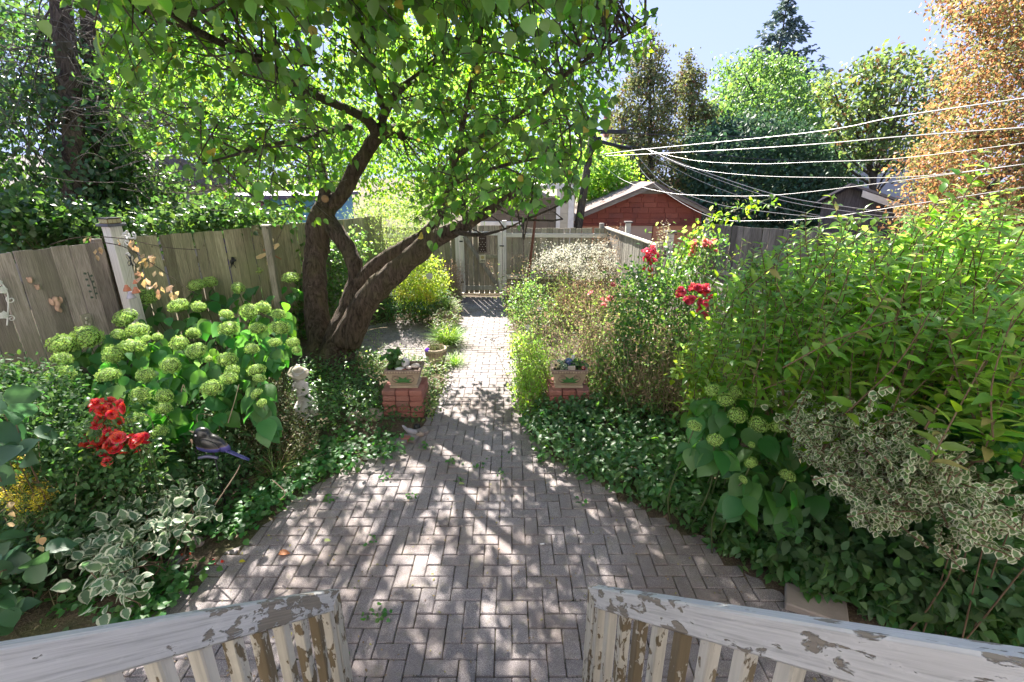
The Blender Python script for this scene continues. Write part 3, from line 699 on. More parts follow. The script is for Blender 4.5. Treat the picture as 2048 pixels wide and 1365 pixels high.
# --- grey garage on the right
YR = 11.6; gg = thing('grey_garage', 'weathered dark grey garage with a white rake board beyond the right-hand yard', 'garage', (9, YR, GB))
ax, az = at_y(1701, 371, YR)[0], at_y(1701, 371, YR)[2]; lx, lz = at_y(1652, 405, YR)[0], at_y(1652, 402, YR)[2]; rx, rz = at_y(1850, 428, YR)[0], at_y(1850, 428, YR)[2]
Mgg = m_wood('grey_garage_wall', (.05, .047, .06), (.12, .115, .13))
prism_y([(lx, GB), (rx-.1, GB), (rx-.1, rz-.04), (ax, az-.06), (lx, lz-.05)], YR, YR+5, 'wall', Mgg, gg)
M_ROOFD = m_plain('dark_roof', (.035, .033, .04), 1, 0, .6, 70, .3, 0); roof_slab((lx-.15, lz-.07), (ax-.002, az), YR-.2, YR+4.2, .05, 'roof_slope', M_ROOFD, gg); roof_slab((ax+.002, az), (rx+.2, rz-.08), YR-.2, YR+4.2, .05, 'roof_slope', M_ROOFD, gg)
V = [(ax+.25, YR-.24, az-.10), (rx+.2, YR-.24, rz-.12), (rx+.2, YR-.24, rz-.26), (ax+.25, YR-.24, az-.24)]; V += [(x, YR-.205, z) for x, y, z in V]
place('rake_board', mesh_vf('rake_board', V, [(0, 3, 2, 1), (4, 5, 6, 7), (0, 1, 5, 4), (1, 2, 6, 5), (2, 3, 7, 6), (3, 0, 4, 7)], False, M_TRIM), None, gg)
for ch in list(gg.children):
    pv = Matrix.Translation((ax, YR, 0)); ch.matrix_basis = pv @ Matrix.Rotation(-math.atan2(ax, YR), 4, 'Z') @ pv.inverted() @ ch.matrix_basis
# --- houses further off
def house(label, px0, px1, pyt, Y, wallm, roofm, ridge_py, chim=None, wins=()):
    x0, x1 = at_y(px0, 400, Y)[0], at_y(px1, 400, Y)[0]; zt = at_y(px0, pyt, Y)[2]; zr_ = at_y(px0, ridge_py, Y)[2]
    t = thing('house', label, 'house', ((x0+x1)/2, Y, GB)); bar(t, 'wall', x0, x1, GB, zt, Y, Y+6, wallm)
    V = [(x0-.4, Y-.5, zt+.01), (x1+.4, Y-.5, zt+.01), (x1+.4, Y+6.5, zt+.01), (x0-.4, Y+6.5, zt+.01), (x0-.4, Y+3, zr_), (x1+.4, Y+3, zr_)]
    place('roof', mesh_vf('roof', V, [(0, 1, 5, 4), (2, 3, 4, 5), (0, 4, 3), (1, 2, 5), (3, 2, 1, 0)], False, roofm), None, t)
    for (a, b, c, d) in wins:
        X0, X1 = at_y(a, 400, Y)[0], at_y(c, 400, Y)[0]; Z0, Z1 = at_y(a, d, Y)[2], at_y(a, b, Y)[2]
        V, F = box(X0-.06, X1+.06, Y-.05, Y-.003, Z0-.06, Z1+.06, .01); f = place('window', mesh_vf('window', V, F, False, M_TRIM), None, t)
        V, F = box(X0, X1, Y-.058, Y-.052, Z0, Z1); place('pane', mesh_vf('pane', V, F, False, m_plain('window_glass', (.03, .04, .05), .08)), None, f)
    if chim:
        a, b, c, d = chim; X0, X1 = at_y(a, 300, Y+2)[0], at_y(c, 300, Y+2)[0]; Z1 = at_y(a, b, Y+2)[2]
        V, F = box(X0, X1, Y+2, Y+2.7, zt, Z1, .02); place('chimney', mesh_vf('chimney', V, F, False, M_BRICK), None, t)
        V, F = box(X0-.1, X1+.1, Y+1.9, Y+2.8, Z1+.002, Z1+.15, .02); place('chimney_cap', mesh_vf('chimney_cap', V, F, False, M_TAN), None, t)
    return t
house('pale stuccoed house beyond the left fence, behind the ivy trunks', -260, 175, 378, 12.5, m_plain('pale_stucco', (.50, .44, .38), .8, 0, .3, 30), M_ROOF, 300)
house('distant house with a brick chimney beside the utility pole', 1120, 1290, 292, 34, m_plain('far_wall', (.5, .46, .44), .8), m_plain('far_roof', (.14, .13, .14), .8), 262, (1207, 228, 1222, 262), ((1195, 296, 1205, 316),))
house('distant pale grey house seen through the right-hand trees', 1690, 1900, 310, 30, m_plain('far_wall_pale', (.46, .46, .5), .8), m_plain('far_roof_grey', (.22, .21, .23), .8), 262, None, ((1735, 322, 1750, 345), (1800, 322, 1815, 345)))
# --- garage with painted graffiti behind the left fence
YQ = 12.2; gfx0, gfx1 = at_y(430, 420, YQ)[0], at_y(640, 420, YQ)[0]; ztq = at_y(560, 396, YQ)[2]
gq = thing('graffiti_shed', 'shed wall painted sky blue, purple and red behind the mossy fence', 'shed', ((gfx0+gfx1)/2, YQ, GB))
xm, xn = at_y(530, 420, YQ)[0], at_y(600, 420, YQ)[0]
bar(gq, 'purple_wall', gfx0, xm-.21, GB, ztq-.05, YQ, YQ+3, m_plain('purple_paint', (.06, .045, .13), .6)); bar(gq, 'magenta_panel', xm-.205, xm-.003, GB, ztq-.05, YQ-.01, YQ+3, m_plain('magenta_paint', (.30, .08, .17), .6))
bar(gq, 'blue_wall', xm, xn+.35, GB, ztq-.03, YQ-.015, YQ+3, m_plain('blue_paint', (.13, .36, .60), .55)); bar(gq, 'red_patch', xn-.16, xn+.03, 1.55, 1.80, YQ-.022, YQ-.017, m_plain('red_paint', (.55, .10, .07), .6))
bar(gq, 'roof', gfx0-.2, xn+.5, ztq-.028, ztq+.06, YQ-.15, YQ+3.2, m_plain('lilac_fascia', (.16, .13, .22), .6))
mb = MB(); c0 = at_y(556, 428, YQ-.02)
def squig(pts, r=.012): mb.add(*tube(smooth_path([(c0[0]+a, YQ-.022, c0[2]+b) for a, b in pts], 24), r, 4))
squig([(-.25, -.12), (-.12, .0), (-.03, .13), (.05, .12), (.04, -.02), (-.05, -.1), (-.12, -.05), (-.05, .08), (.08, .1), (.15, -.02), (.12, -.12)])
squig([(-.08, .02), (.02, -.08), (.12, .0), (.02, .12)]); squig([(.2, .14), (.21, -.02), (.19, -.12)]); squig([(.2, .1), (.27, .13), (.3, .06), (.22, .03), (.3, -.06), (.33, -.13)]); squig([(-.3, .17), (-.1, .16), (.1, .19), (.32, .16)], .009)
mb.obj('graffiti_scrawl', M_DARK, gq)

# ================================================================ utility pole and cables
PT = 12.8
pb = at_t(1165, 400, PT); ptp = at_t(1193, 215, PT); pb2 = pb+(pb-ptp)*1.3; pb2[2] = max(pb2[2], GB)
up = thing('utility_pole', 'dark leaning utility pole where the overhead cables meet', 'pole', (pb2[0], pb2[1], GB))
V, F = tube([pb2, (pb+ptp)/2, ptp], [.125, .10, .085], 10); place('pole', mesh_vf('pole', V, F, True, m_bark('pole_wood', (.08, .07, .06), (.16, .14, .12))), None, up)
q = at_t(1184, 264, PT-.15); V, F = box(q[0]-.45, q[0]+.9, q[1]-.05, q[1]+.04, q[2]-.05, q[2]+.05, .01); place('crossarm', mesh_vf('crossarm', V, F, False, M_DARK), None, up)
q = at_t(1196, 285, PT-.3); V, F = lathe([(.05, -.14), (.085, -.12), (.085, .12), (.05, .14)], 10, q); place('junction_box', mesh_vf('junction_box', V, F, True, M_DARK), None, up)
mb = MB()
for k in range(3):
    q = at_t(1178+k*14, 256, PT-.15); mb.add(*lathe([(.02, 0), (.035, .02), (.02, .04), (.035, .06), (.015, .09)], 8, q))
mb.obj('insulators', M_TRIM, up)
V, F = tube(smooth_path([at_t(1196, 282, PT-.3), at_t(1225, 290, PT-.5), at_t(1262, 297, PT-.7)], 12), .05, 6); place('splice_case', mesh_vf('splice_case', V, F, True, M_DARK), None, up)
cables = [
 ('topmost bright white cable rising to the right across the sky', [(1195, 311), (1270, 301), (1600, 268), (1800, 233), (2070, 194)], (12.5, 4.2), .011, M_WIRE_W),
 ('second bright white cable below the topmost one', [(1195, 313), (1350, 306), (1590, 292), (1800, 274), (2070, 254)], (12.5, 4.6), .011, M_WIRE_W),
 ('white cable sagging gently across the dark conifer, third from the top', [(1283, 297), (1380, 320), (1500, 328), (1640, 324), (1800, 317), (2070, 284)], (12.3, 5.0), .007, M_WIRE_W),
 ('nearly level pale cable below the third one', [(1300, 300), (1380, 335), (1500, 351), (1700, 356), (1850, 352), (2070, 326)], (12.3, 5.4), .007, M_WIRE_W),
 ('pale cable that dips in front of the red gable and rises to the far right', [(1188, 315), (1245, 360), (1330, 385), (1430, 392), (1560, 390), (1800, 362), (2070, 326)], (12.6, 5.2), .008, M_WIRE_W),
 ('white cable running down steeply past the garage ridge towards the dark fence', [(1253, 290), (1290, 350), (1350, 398), (1430, 437), (1520, 442), (1640, 437), (1820, 410), (2070, 372)], (12.4, 5.6), .008, M_WIRE_W),
 ('white cable crossing the red gable on its way down right', [(1262, 296), (1325, 365), (1420, 405), (1540, 425), (1700, 438), (1820, 432)], (12.3, 8.0), .008, M_WIRE_W),
 ('upper of the two long straight white cables slanting down to the grey garage', [(1300, 303), (1420, 348), (1560, 392), (1700, 415), (1860, 436)], (12.2, 9.5), .011, M_WIRE_W),
 ('lower of the two long straight white cables slanting down to the grey garage', [(1302, 306), (1420, 354), (1560, 400), (1700, 424), (1860, 444)], (12.2, 9.5), .009, M_WIRE_W),
 ('thin pale cable slanting lowest across the dark conifer', [(1298, 309), (1400, 362), (1520, 405), (1640, 432)], (12.2, 10.), .006, M_WIRE_W),
 ('dark level cable leaving the pole at its crossarm', [(1190, 264), (1330, 270), (1500, 274), (1760, 277)], (12.7, 18), .018, M_WIRE_D),
 ('dark cable drooping below the crossarm towards the right', [(1200, 286), (1300, 297), (1420, 309), (1560, 321), (1760, 320)], (12.6, 16), .016, M_WIRE_D),
 ('dark service cable coming down through the tree crown, the left one', [(1048, -60), (1062, 30), (1080, 110), (1102, 195), (1140, 250), (1190, 278)], (2.6, 12.5), .008, M_WIRE_D),
 ('dark service cable coming down through the tree crown, the right one', [(1056, -60), (1070, 30), (1087, 110), (1108, 190), (1145, 246), (1190, 272)], (2.6, 12.5), .006, M_WIRE_D),
]
for lab, pts, (ta, tb), r, m in cables:
    n = len(pts); xs_ = np.array([p[0] for p in pts], float); u = (xs_-xs_[0])/(xs_[-1]-xs_[0])
    inv = 1/ta+(1/tb-1/ta)*u                                # straight in space: 1/t is linear on screen
    P3 = smooth_path([at_t(p[0], p[1], 1/i) for p, i in zip(pts, inv)], 40)
    V, F = tube(P3, r*.66, 5); o = place('overhead_cable', mesh_vf('overhead_cable', V, F, True, m)); tag(o, lab, 'cable', 'overhead cables from the utility pole')

# ================================================================ the house the photograph was taken from, unseen behind the camera; added to bounce sunlight into the shade
hs = thing('home', 'unseen cream clapboard house at whose back door the porch stands', 'house', (0, -1.0, 0))
M_CLAP = m_plain('cream_clapboard', (.66, .64, .63), .65, 0, .2, 30, .06)
V, F = box(-6.5, 6.5, -5.0, -1.03, 0, 6.2); place('wall', mesh_vf('wall', V, F, False, M_CLAP), None, hs)
mb = MB()
for k in range(40):
    z = .35+k*.145
    V = [(-6.5, -1.028, z), (6.5, -1.028, z), (6.5, -1.006, z), (-6.5, -1.006, z), (-6.5, -1.028, z+.14), (6.5, -1.028, z+.14), (6.5, -1.022, z+.14), (-6.5, -1.022, z+.14)]
    mb.add(V, [(0, 1, 2, 3)[::-1], (4, 5, 6, 7), (3, 2, 6, 7), (0, 3, 7, 4), (1, 5, 6, 2)])
mb.obj('clapboards', M_CLAP, hs, kind='stuff')
bar(hs, 'door_frame', -.62, .52, 1.27, 3.42, -1.004, -.985, M_TRIM); bar(hs, 'door', -.52, .42, 1.27, 3.32, -.984, -.97, m_plain('door_paint', (.30, .33, .30), .5))
bar(hs, 'window_frame', 2.0, 3.3, 2.2, 3.5, -1.004, -.985, M_TRIM); bar(hs, 'pane', 2.08, 3.22, 2.28, 3.42, -.984, -.98, m_plain('house_glass', (.04, .05, .06), .08))
roof_slab((-6.9, 6.2), (6.9, 6.22), -5.4, -.45, .12, 'eave', M_TRIM, hs)
dk = thing('porch_deck', 'small grey timber porch deck at the top of the steps', 'deck', (-.1, -.4, 0))
for k in range(8): V, F = box(-1.1, .95, -.97+k*.14, -.97+k*.14+.132, 1.235, 1.262, .003); place('deck_board', mesh_vf('deck_board', V, F, False, M_FENCE_GREY), None, dk)
for sx in (-1.0, .85): V, F = box(sx-.045, sx+.045, -.03, .06, 0, 1.233, .004); place('post', mesh_vf('post', V, F, False, M_FENCE_GREY), None, dk)
# ================================================================ stair railings and steps
stp = thing('porch_steps', 'grey timber porch steps going down between the two peeling railings', 'steps', (-.15, 1.3, 0))
for k in range(6):
    y1 = 1.42-k*.22; z1 = .19*(k+1)*1.05; V, F = box(-.74, .40, y1-.25, y1, z1-.035, z1, .005); place('tread', mesh_vf('tread', V, F, False, M_FENCE_GREY), None, stp)
    V, F = box(-.74, .40, y1-.04, y1-.02, z1-.195, z1-.036, .003); place('riser', mesh_vf('riser', V, F, False, M_FENCE_GREY), None, stp)
M_PEEL = m_peel('peeling_cream_paint', (.62, .57, .49), (.19, .145, .09), amount=.46, scale=16)
M_PEEL2 = m_peel('cracked_cream_paint', (.66, .61, .54), (.22, .17, .11), amount=.10, scale=14)
M_RAIL = m_peel('handrail_paint', (.72, .69, .68), (.28, .24, .20), amount=.24, scale=14, stretch=(.3, 1, 1), gate=(3, 150, 150))
def railing(label, E, T, side, nbal):
    """E = foot end of the handrail top, T = a point up the rail"""
    t = thing('stair_railing', label, 'railing', (E[0], E[1], 0)); E = np.array(E); T = np.array(T); u = unit(T-E); L = np.linalg.norm(T-E)+.25
    Vx = Vector(u); Vy = Vector((0, 0, 1)).cross(Vx).normalized(); Vz = Vx.cross(Vy)
    V, F = box(-.03, L, -.026, .026, -.080, 0, .005); place('handrail', mesh_vf('handrail', V, F, False, M_RAIL), None, t, frame_m(E, Vx, Vy, Vz))
    # newel: two boards side by side
    def upright(name, s, w, d, m, zoff=-.10, off=0.0, tp=None):
        p = E+u*s; ztop = p[2]+zoff; V, F = box(-w/2, w/2, -d/2, d/2, 0, 1, .004); V = [(x, y, min(max((z-.5)*1.01+.5, 0), 1)) for x, y, z in V]
        zb = max(0.0, p[2]-1.02); zb = 0.0 if s < .2 else zb
        hx = Vector((Vx.x, Vx.y, 0)).normalized(); hy = Vector((0, 0, 1)).cross(hx)
        place(name, mesh_vf(name, V, F, False, m), None, t, frame_m((p[0]+hy.x*off, p[1]+hy.y*off, zb), hx, hy, (0, 0, 1), (1, 1, ztop-zb)))
    upright('newel_post', .04, .07, .06, M_PEEL, -.045, side*.0)
    upright('newel_board', .115, .036, .05, M_PEEL, -.085, side*.0)
    s = .235
    for k in range(nbal):
        upright('baluster', s, .038, .038, M_PEEL if k < 5 else M_PEEL2, -.083, 0)
        s += .150
    return t
EL = at_t(664, 1178, 2.03); EL[2] = .95; TL = at_t(0, 1288, .716)
ER = at_t(1190, 1172, 2.05); TR = at_t(2048, 1306, .56)
railing('peeling white stair railing at the lower left of the patio', EL, TL, 1, 13)
railing('peeling white stair railing at the lower right, beside the shrubs', ER, TR, -1, 13)

# ================================================================ leaf materials
L_APR = m_leaf('apricot_leaf', (.06, .135, .035), (.26, .49, .06), .65, .52, .40, alt=(.42, .33, .05), altp=.012)
L_IVY = m_leaf('ivy_leaf', (0.046, 0.098, 0.034), (0.144, 0.288, 0.048), .6, .35, .32)
L_BRIGHT = m_leaf('backlit_maple_leaf', (.10, .20, .035), (.36, .58, .07), .4, .6, .5)
L_GOLD = m_leaf('gold_shrub_leaf', (.22, .32, .04), (.48, .60, .08), .3, .55, .5)
L_SHRUB = m_leaf('bright_shrub_leaf', (.13, .24, .05), (.44, .70, .10), .45, .52, .36, alt=(.40, .36, .14), altp=.025)
L_HYD = m_leaf('hydrangea_leaf', (.05, .15, .04), (.17, .44, .06), .4, .42, .45)
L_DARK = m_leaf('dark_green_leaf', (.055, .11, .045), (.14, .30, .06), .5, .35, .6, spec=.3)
L_GROUND = m_leaf('ground_cover_leaf', (.06, .135, .045), (.17, .36, .06), .5, .38, .42)
L_VIOLET = m_leaf('violet_leaf', (.045, .13, .035), (.14, .36, .05), .45, .4, .45)
L_VAR = m_leaf('variegated_leaf', (.12, .20, .08), (.26, .40, .14), .3, .45, .45, varieg=(.80, .80, .60))
L_VARW = m_leaf('white_edged_leaf', (.10, .18, .10), (.20, .32, .14), .3, .35, .5, varieg=(.62, .66, .50))
L_BLUE = m_leaf('blue_green_leaf', (.05, .11, .06), (.12, .28, .10), .35, .3, .45)
L_BEECH = m_leaf('copper_beech_leaf', (.23, .12, .06), (.50, .28, .13), .5, .5, .45, alt=(.26, .28, .09), altp=.4)
L_CEDAR = m_leaf('cedar_spray', (.14, .17, .07), (.28, .30, .10), .7, .3, .7, alt=(.22, .13, .07), altp=.2)
L_YEW = m_leaf('dark_conifer_spray', (0.045, 0.098, 0.060), (0.096, 0.192, 0.080), .6, .25, .6)
L_SPRUCE = m_leaf('spruce_spray', (0.105, 0.150, 0.150), (0.120, 0.180, 0.135), .5, .2, .6)
L_TREE = m_leaf('mid_green_leaf', (0.072, 0.144, 0.048), (0.240, 0.408, 0.084), .5, .45, .45)
L_TREE2 = m_leaf('olive_tree_leaf', (0.091, 0.143, 0.052), (0.264, 0.360, 0.084), .5, .4, .45, alt=(.24, .13, .05), altp=.1)
L_ROSE = m_leaf('rose_leaf', (.05, .12, .04), (.20, .38, .06), .5, .42, .32)
L_OLIVE = m_leaf('olive_herb_leaf', (.12, .19, .06), (.32, .46, .10), .6, .45, .55, alt=(.40, .30, .18), altp=.22)
L_JUN = m_leaf('juniper_sprig', (0.098, 0.119, 0.049), (0.156, 0.182, 0.065), .6, .3, .6, alt=(.15, .10, .05), altp=.25)
L_DRY = m_leaf('dry_seedhead', (.26, .18, .12), (.40, .28, .17), .6, .4, .7)
L_WHITE = m_leaf('white_aster_petal', (.62, .60, .52), (.6, .58, .45), .3, .4, .6)
L_GRASS = m_leaf('grass_blade', (.14, .26, .05), (.38, .58, .08), .4, .5, .45)
L_TAN = m_leaf('dried_tan_leaf', (.45, .32, .19), (.60, .40, .20), .3, .35, .6)
L_FLORET = m_leaf('hydrangea_floret', (.38, .55, .15), (.46, .66, .15), .4, .35, .6)
L_RED = m_leaf('red_petal', (.88, .06, .06), (.85, .07, .06), .35, .35, .5)
L_ROSEP = m_leaf('coral_rose_petal', (.90, .09, .13), (.92, .13, .17), .35, .45, .5)
L_PINK = m_leaf('pale_coral_petal', (.88, .22, .24), (.88, .28, .26), .35, .45, .5)
L_YEL = m_leaf('goldenrod_floret', (.50, .42, .05), (.5, .42, .05), .4, .3, .6)
B_APR = m_bark('apricot_bark', (.075, .052, .04), (.22, .16, .12), 1.0)
B_TWIG = m_bark('twig_bark', (.10, .075, .06), (.24, .19, .16), 2.0)
B_GREY = m_bark('grey_twig', (.20, .17, .15), (.38, .34, .30), 2.0)
B_FAR = m_bark('far_trunk', (.07, .06, .05), (.15, .13, .11), .7)
B_STEM = m_plain('green_stem', (.09, .12, .04), .6); B_STRAW = m_plain('tan_stem', (.30, .23, .14), .8); B_STEMR = m_plain('brown_stem', (.16, .10, .06), .7)

def tubes(parent, name, paths, m, seg=5, kind=None, lump=0):
    mb = MB()
    for P, r in paths: mb.add(*tube(P, r, seg, lump))
    return mb.obj(name, m, parent, True, kind)
def hang(n, outw, droop=.8, jit=.6):
    D = outw*.7+RNG.normal(size=(n, 3))*jit; D[:, 2] -= droop; return unit(D)

# ================================================================ the apricot tree
tree_o = at_z(655, 740, 0)
apr = thing('apricot_tree', 'leaning multi-stemmed fruit tree with rough bark and a wide green crown', 'tree', tree_o)
def pth(pts, n=26): return smooth_path([at_t(x, y, t) for x, y, t in pts], n)
def pr(px, t): return px*t/FPX/2
limbs = [
 ([(652, 775, 6.62), (650, 735, 6.85), (642, 680, 6.95), (634, 620, 7.0), (630, 560, 7.05), (633, 500, 7.1), (640, 450, 7.1), (652, 412, 7.1), (655, 384, 7.1)], [115, 92, 66, 56, 56, 52, 58, 50, 40], 'trunk'),
 ([(668, 770, 6.62), (676, 700, 6.8), (692, 640, 6.85), (706, 590, 6.9), (712, 550, 6.9), (700, 505, 6.95), (676, 470, 7.0), (655, 440, 7.1)], [105, 82, 58, 46, 40, 38, 40, 40], 'limb'),
 ([(690, 690, 6.72), (712, 640, 6.65), (745, 588, 6.5), (790, 545, 6.3), (830, 510, 6.15), (862, 482, 6.0), (905, 463, 5.85), (950, 440, 5.6), (1010, 400, 5.2), (1060, 360, 4.9)], [70, 64, 58, 54, 52, 48, 36, 26, 18, 10], 'limb'),
 ([(712, 572, 6.85), (745, 535, 6.8), (785, 508, 6.7), (820, 488, 6.6), (850, 470, 6.5), (880, 430, 6.4), (900, 370, 6.2), (915, 300, 6.0), (935, 200, 5.8), (960, 80, 5.5), (970, -60, 5.2)], [34, 34, 32, 34, 30, 22, 18, 15, 13, 11, 6], 'limb'),
 ([(652, 415, 7.1), (680, 392, 7.05), (705, 350, 7.0), (735, 300, 6.9), (758, 270, 6.8), (790, 262, 6.6), (806, 272, 6.5)], [44, 40, 36, 34, 34, 34, 22], 'limb'),
 ([(758, 272, 6.8), (735, 240, 6.5), (700, 222, 6.2), (640, 195, 5.6), (585, 165, 5.0), (540, 132, 4.5), (470, 100, 4.0), (390, 60, 3.5), (330, 15, 3.1), (280, -50, 2.8)], [34, 26, 22, 20, 19, 18, 17, 17, 16, 12], 'branch'),
 ([(752, 275, 6.8), (770, 225, 6.6), (800, 180, 6.3), (850, 140, 6.0), (920, 70, 5.5), (965, -10, 5.0), (990, -90, 4.6)], [28, 22, 18, 15, 12, 10, 7], 'branch'),
 ([(655, 395, 7.1), (640, 330, 7.3), (620, 260, 7.6), (600, 150, 8.0), (590, 0, 8.2), (580, -160, 8.3)], [26, 22, 20, 18, 15, 10], 'branch'),
 ([(700, 255, 6.3), (660, 262, 5.8), (600, 280, 5.2), (540, 290, 4.7), (470, 310, 4.2), (400, 330, 3.8)], [18, 14, 12, 9, 7, 4], 'branch'),
 ([(905, 320, 6.1), (970, 270, 5.6), (1050, 220, 5.1), (1130, 150, 4.6), (1220, 90, 4.2), (1290, 50, 3.9)], [14, 12, 10, 9, 6, 3], 'branch'),
 ([(900, 370, 6.2), (980, 340, 5.5), (1060, 320, 5.0), (1140, 320, 4.6), (1170, 330, 4.4)], [12, 10, 8, 5, 3], 'branch'),
 ([(770, 225, 6.6), (740, 120, 6.0), (700, 20, 5.0), (680, -120, 4.0), (690, -300, 3.2)], [18, 15, 13, 10, 7], 'branch'),
 ([(905, 463, 5.85), (950, 470, 5.4), (1000, 462, 5.0), (1050, 440, 4.7)], [16, 10, 6, 3], 'branch'),
]
node_pts = []
for pts, w, nm in limbs:
    P3 = pth(pts, 44 if nm != 'branch' else 30); tt = [p[2] for p in pts]; rr = [pr(a, b)*.82 for a, b in zip(w, tt)]
    if nm == 'trunk': rr[0] *= 1.1
    V, F = tube(P3, rr, 22 if nm != 'branch' else 9, .22 if nm != 'branch' else .12, True, 4.5)
    place(nm, mesh_vf(nm, V, F, True, B_APR if nm != 'branch' else B_TWIG), None, apr)
    node_pts += list(P3[len(P3)//2:] if nm != 'branch' else P3[6:])
# saw-cut stub scar
q = at_t(651, 398, 6.86); V, F = lathe([(.005, -.02), (.03, -.015), (.05, .005), (.055, .02), (.035, .028), (.012, .012)], 14)
place('branch_scar', mesh_vf('branch_scar', V, F, True, m_plain('cut_wood', (.40, .24, .12), .8)), None, apr, Matrix.Translation(q) @ Matrix.Rotation(math.pi/2, 4, 'X'))
CROWN = [(150, -400), (175, 60), (205, 130), (225, 235), (330, 300), (420, 330), (440, 395), (560, 395), (600, 425), (640, 360), (700, 330), (820, 330), (845, 425), (868, 466), (900, 462), (930, 430), (985, 405), (1075, 400), (1130, 380), (1165, 345), (1180, 300), (1195, 215), (1230, 130), (1300, 55), (1290, 25), (1220, 20), (1205, -80), (1300, -400)]
def crown_pts(n_cl, per, top=False):
    C = []
    while len(C) < n_cl:
        p = RNG.uniform((-5.2, .6, 2.15), (2.6, 9.4, 6.9), (3000, 3))
        e = ((p[:, 0]+1.1)/3.7)**2+((p[:, 1]-4.9)/4.2)**2+((p[:, 2]-3.9)/2.6)**2
        x, y, t = proj(p); inview = (y > -400) & (t > .1)
        m = (e < 1) & ((e > .25) | (RNG.random(len(p)) < .45)) & (np.linalg.norm(p-np.array((0, 0, CAMZ)), axis=1) > 2.1) & (inpoly(CROWN, x, y) | ~inview) & (p[:, 2] > 2.15)
        m &= ~((x > 655) & (x < 850) & (y > 330) & (y < 460))
        # thin it where the bright garden shows through
        m &= ~((x > 240) & (x < 600) & (y > 200) & (y < 400) & (RNG.random(len(p)) < .55))
        m &= ~((~inview) & (p[:, 1] < 1.4))
        gap = np.array([mnoise.noise(Vector(q*.85)+Vector((3.3, 1, 7))) for q in p]); m &= (gap > (-.42 if top else -.13)) | (inview & (RNG.random(len(p)) < .35))
        # the near curtain stays thin so that the limbs behind show
        m &= ~((t < 3.6) & (y > 0) & (RNG.random(len(p)) < .6))
        m &= ~((x > 680) & (x < 830) & (y > 180) & (y < 400) & (t < 6.9) & (RNG.random(len(p)) < .8))
        m &= (p[:, 0] < 1.25) | (inview & (y > 0))
        if top: m &= (y < 0) & (p[:, 2] > 3.2)
        C += list(p[m])
    return np.array(C[:n_cl])
CL = np.concatenate([crown_pts(2800, 12), crown_pts(4800, 12, True)])
NP_ = np.array(node_pts)
twigs = []; P_, D_, N_ = [], [], []
for c in CL:
    d2 = ((NP_-c)**2).sum(1); j = int(np.argmin(d2+RNG.uniform(0, .3, len(d2)))); b = NP_[j]
    dr = unit(c-b) if d2[j] > .01 else rdir(1)[0]
    dr = unit(dr+np.array((0, 0, -.45))+RNG.normal(size=3)*.35)
    a = c-dr*.20; e = c+dr*.22+np.array((0, 0, -.05))
    twigs.append((np.array([a, c, e]), [.0065, .0045, .002]))
    k = int(RNG.integers(9, 16)); u = RNG.uniform(0, 1, k); pts = a+(e-a)*u[:, None]+RNG.normal(size=(k, 3))*.045
    P_.append(pts); dd = unit(RNG.normal(size=(k, 3))*.55+dr*.5+np.array((0, 0, -.75))); D_.append(dd)
P_ = np.concatenate(P_); D_ = np.concatenate(D_)
N_ = unit(RNG.normal(size=P_.shape)*.75+np.array((0, -.25, .75)))
x, y, t = proj(P_); ok = np.linalg.norm(P_-np.array((0, 0, CAMZ)), axis=1) > 1.9
P_, D_, N_ = P_[ok], D_[ok], N_[ok]
foliage(apr, P_, D_, N_, RNG.uniform(.040, .080, len(P_)), HEART, L_APR, 300)
tubes(apr, 'twigs', twigs, B_TWIG, 3, 'stuff')
far_tw = []
for c in CL[::3]:
    d2 = ((NP_-c)**2).sum(1)*RNG.uniform(.5, 2.0, len(NP_)); b = NP_[int(np.argmin(d2))]
    if .25 < np.linalg.norm(b-c) < 1.1: far_tw.append((smooth_path([b, (b+c)/2+RNG.normal(size=3)*.12, c], 7), [.011, .007, .004]))
tubes(apr, 'branchlets', far_tw, B_TWIG, 4, 'stuff')

# ================================================================ generic builders
def shrub(name, label, cat, poly, t0, thick, ncl, per, crad, size, tpl, m, indiv=0, droop=0.0, group=None, zmin=.03, up=.6, stems=0, stem_m=None, base=None, power=.5, extra=None, dirup=0.2):
    P, C, idx = cloud(poly, t0, thick, ncl, per, crad, zmin, power=power)
    ctr = P.mean(0) if base is None else np.array(base)
    t = thing(name, label, cat, (ctr[0], ctr[1], 0 if ctr[1] < 11.5 else GB), group)
    out = unit(P-P.mean(0)); D = unit(out*.5+RNG.normal(size=P.shape)*.8+np.array((0, 0, dirup-droop))); N = unit(RNG.normal(size=P.shape)*.6+np.array((0, -.1, up)))
    S = RNG.uniform(size[0], size[1], len(P)); foliage(t, P, D, N, S, tpl, m, indiv)
    if stems:
        g = np.array((ctr[0], ctr[1], 0 if ctr[1] < 11.5 else GB)); paths = []
        for c in C[:stems]:
            b = g+RNG.normal(size=3)*np.array((.12, .12, 0))+(c-g)*np.array((.35, .35, 0)); b[2] = g[2]
            paths.append((smooth_path([b, (b+c)/2+RNG.normal(size=3)*.06, c], 7), [.006, .003]))
        tubes(t, 'stems', paths, stem_m or B_STEMR, 4, 'stuff')
    return t, P, C
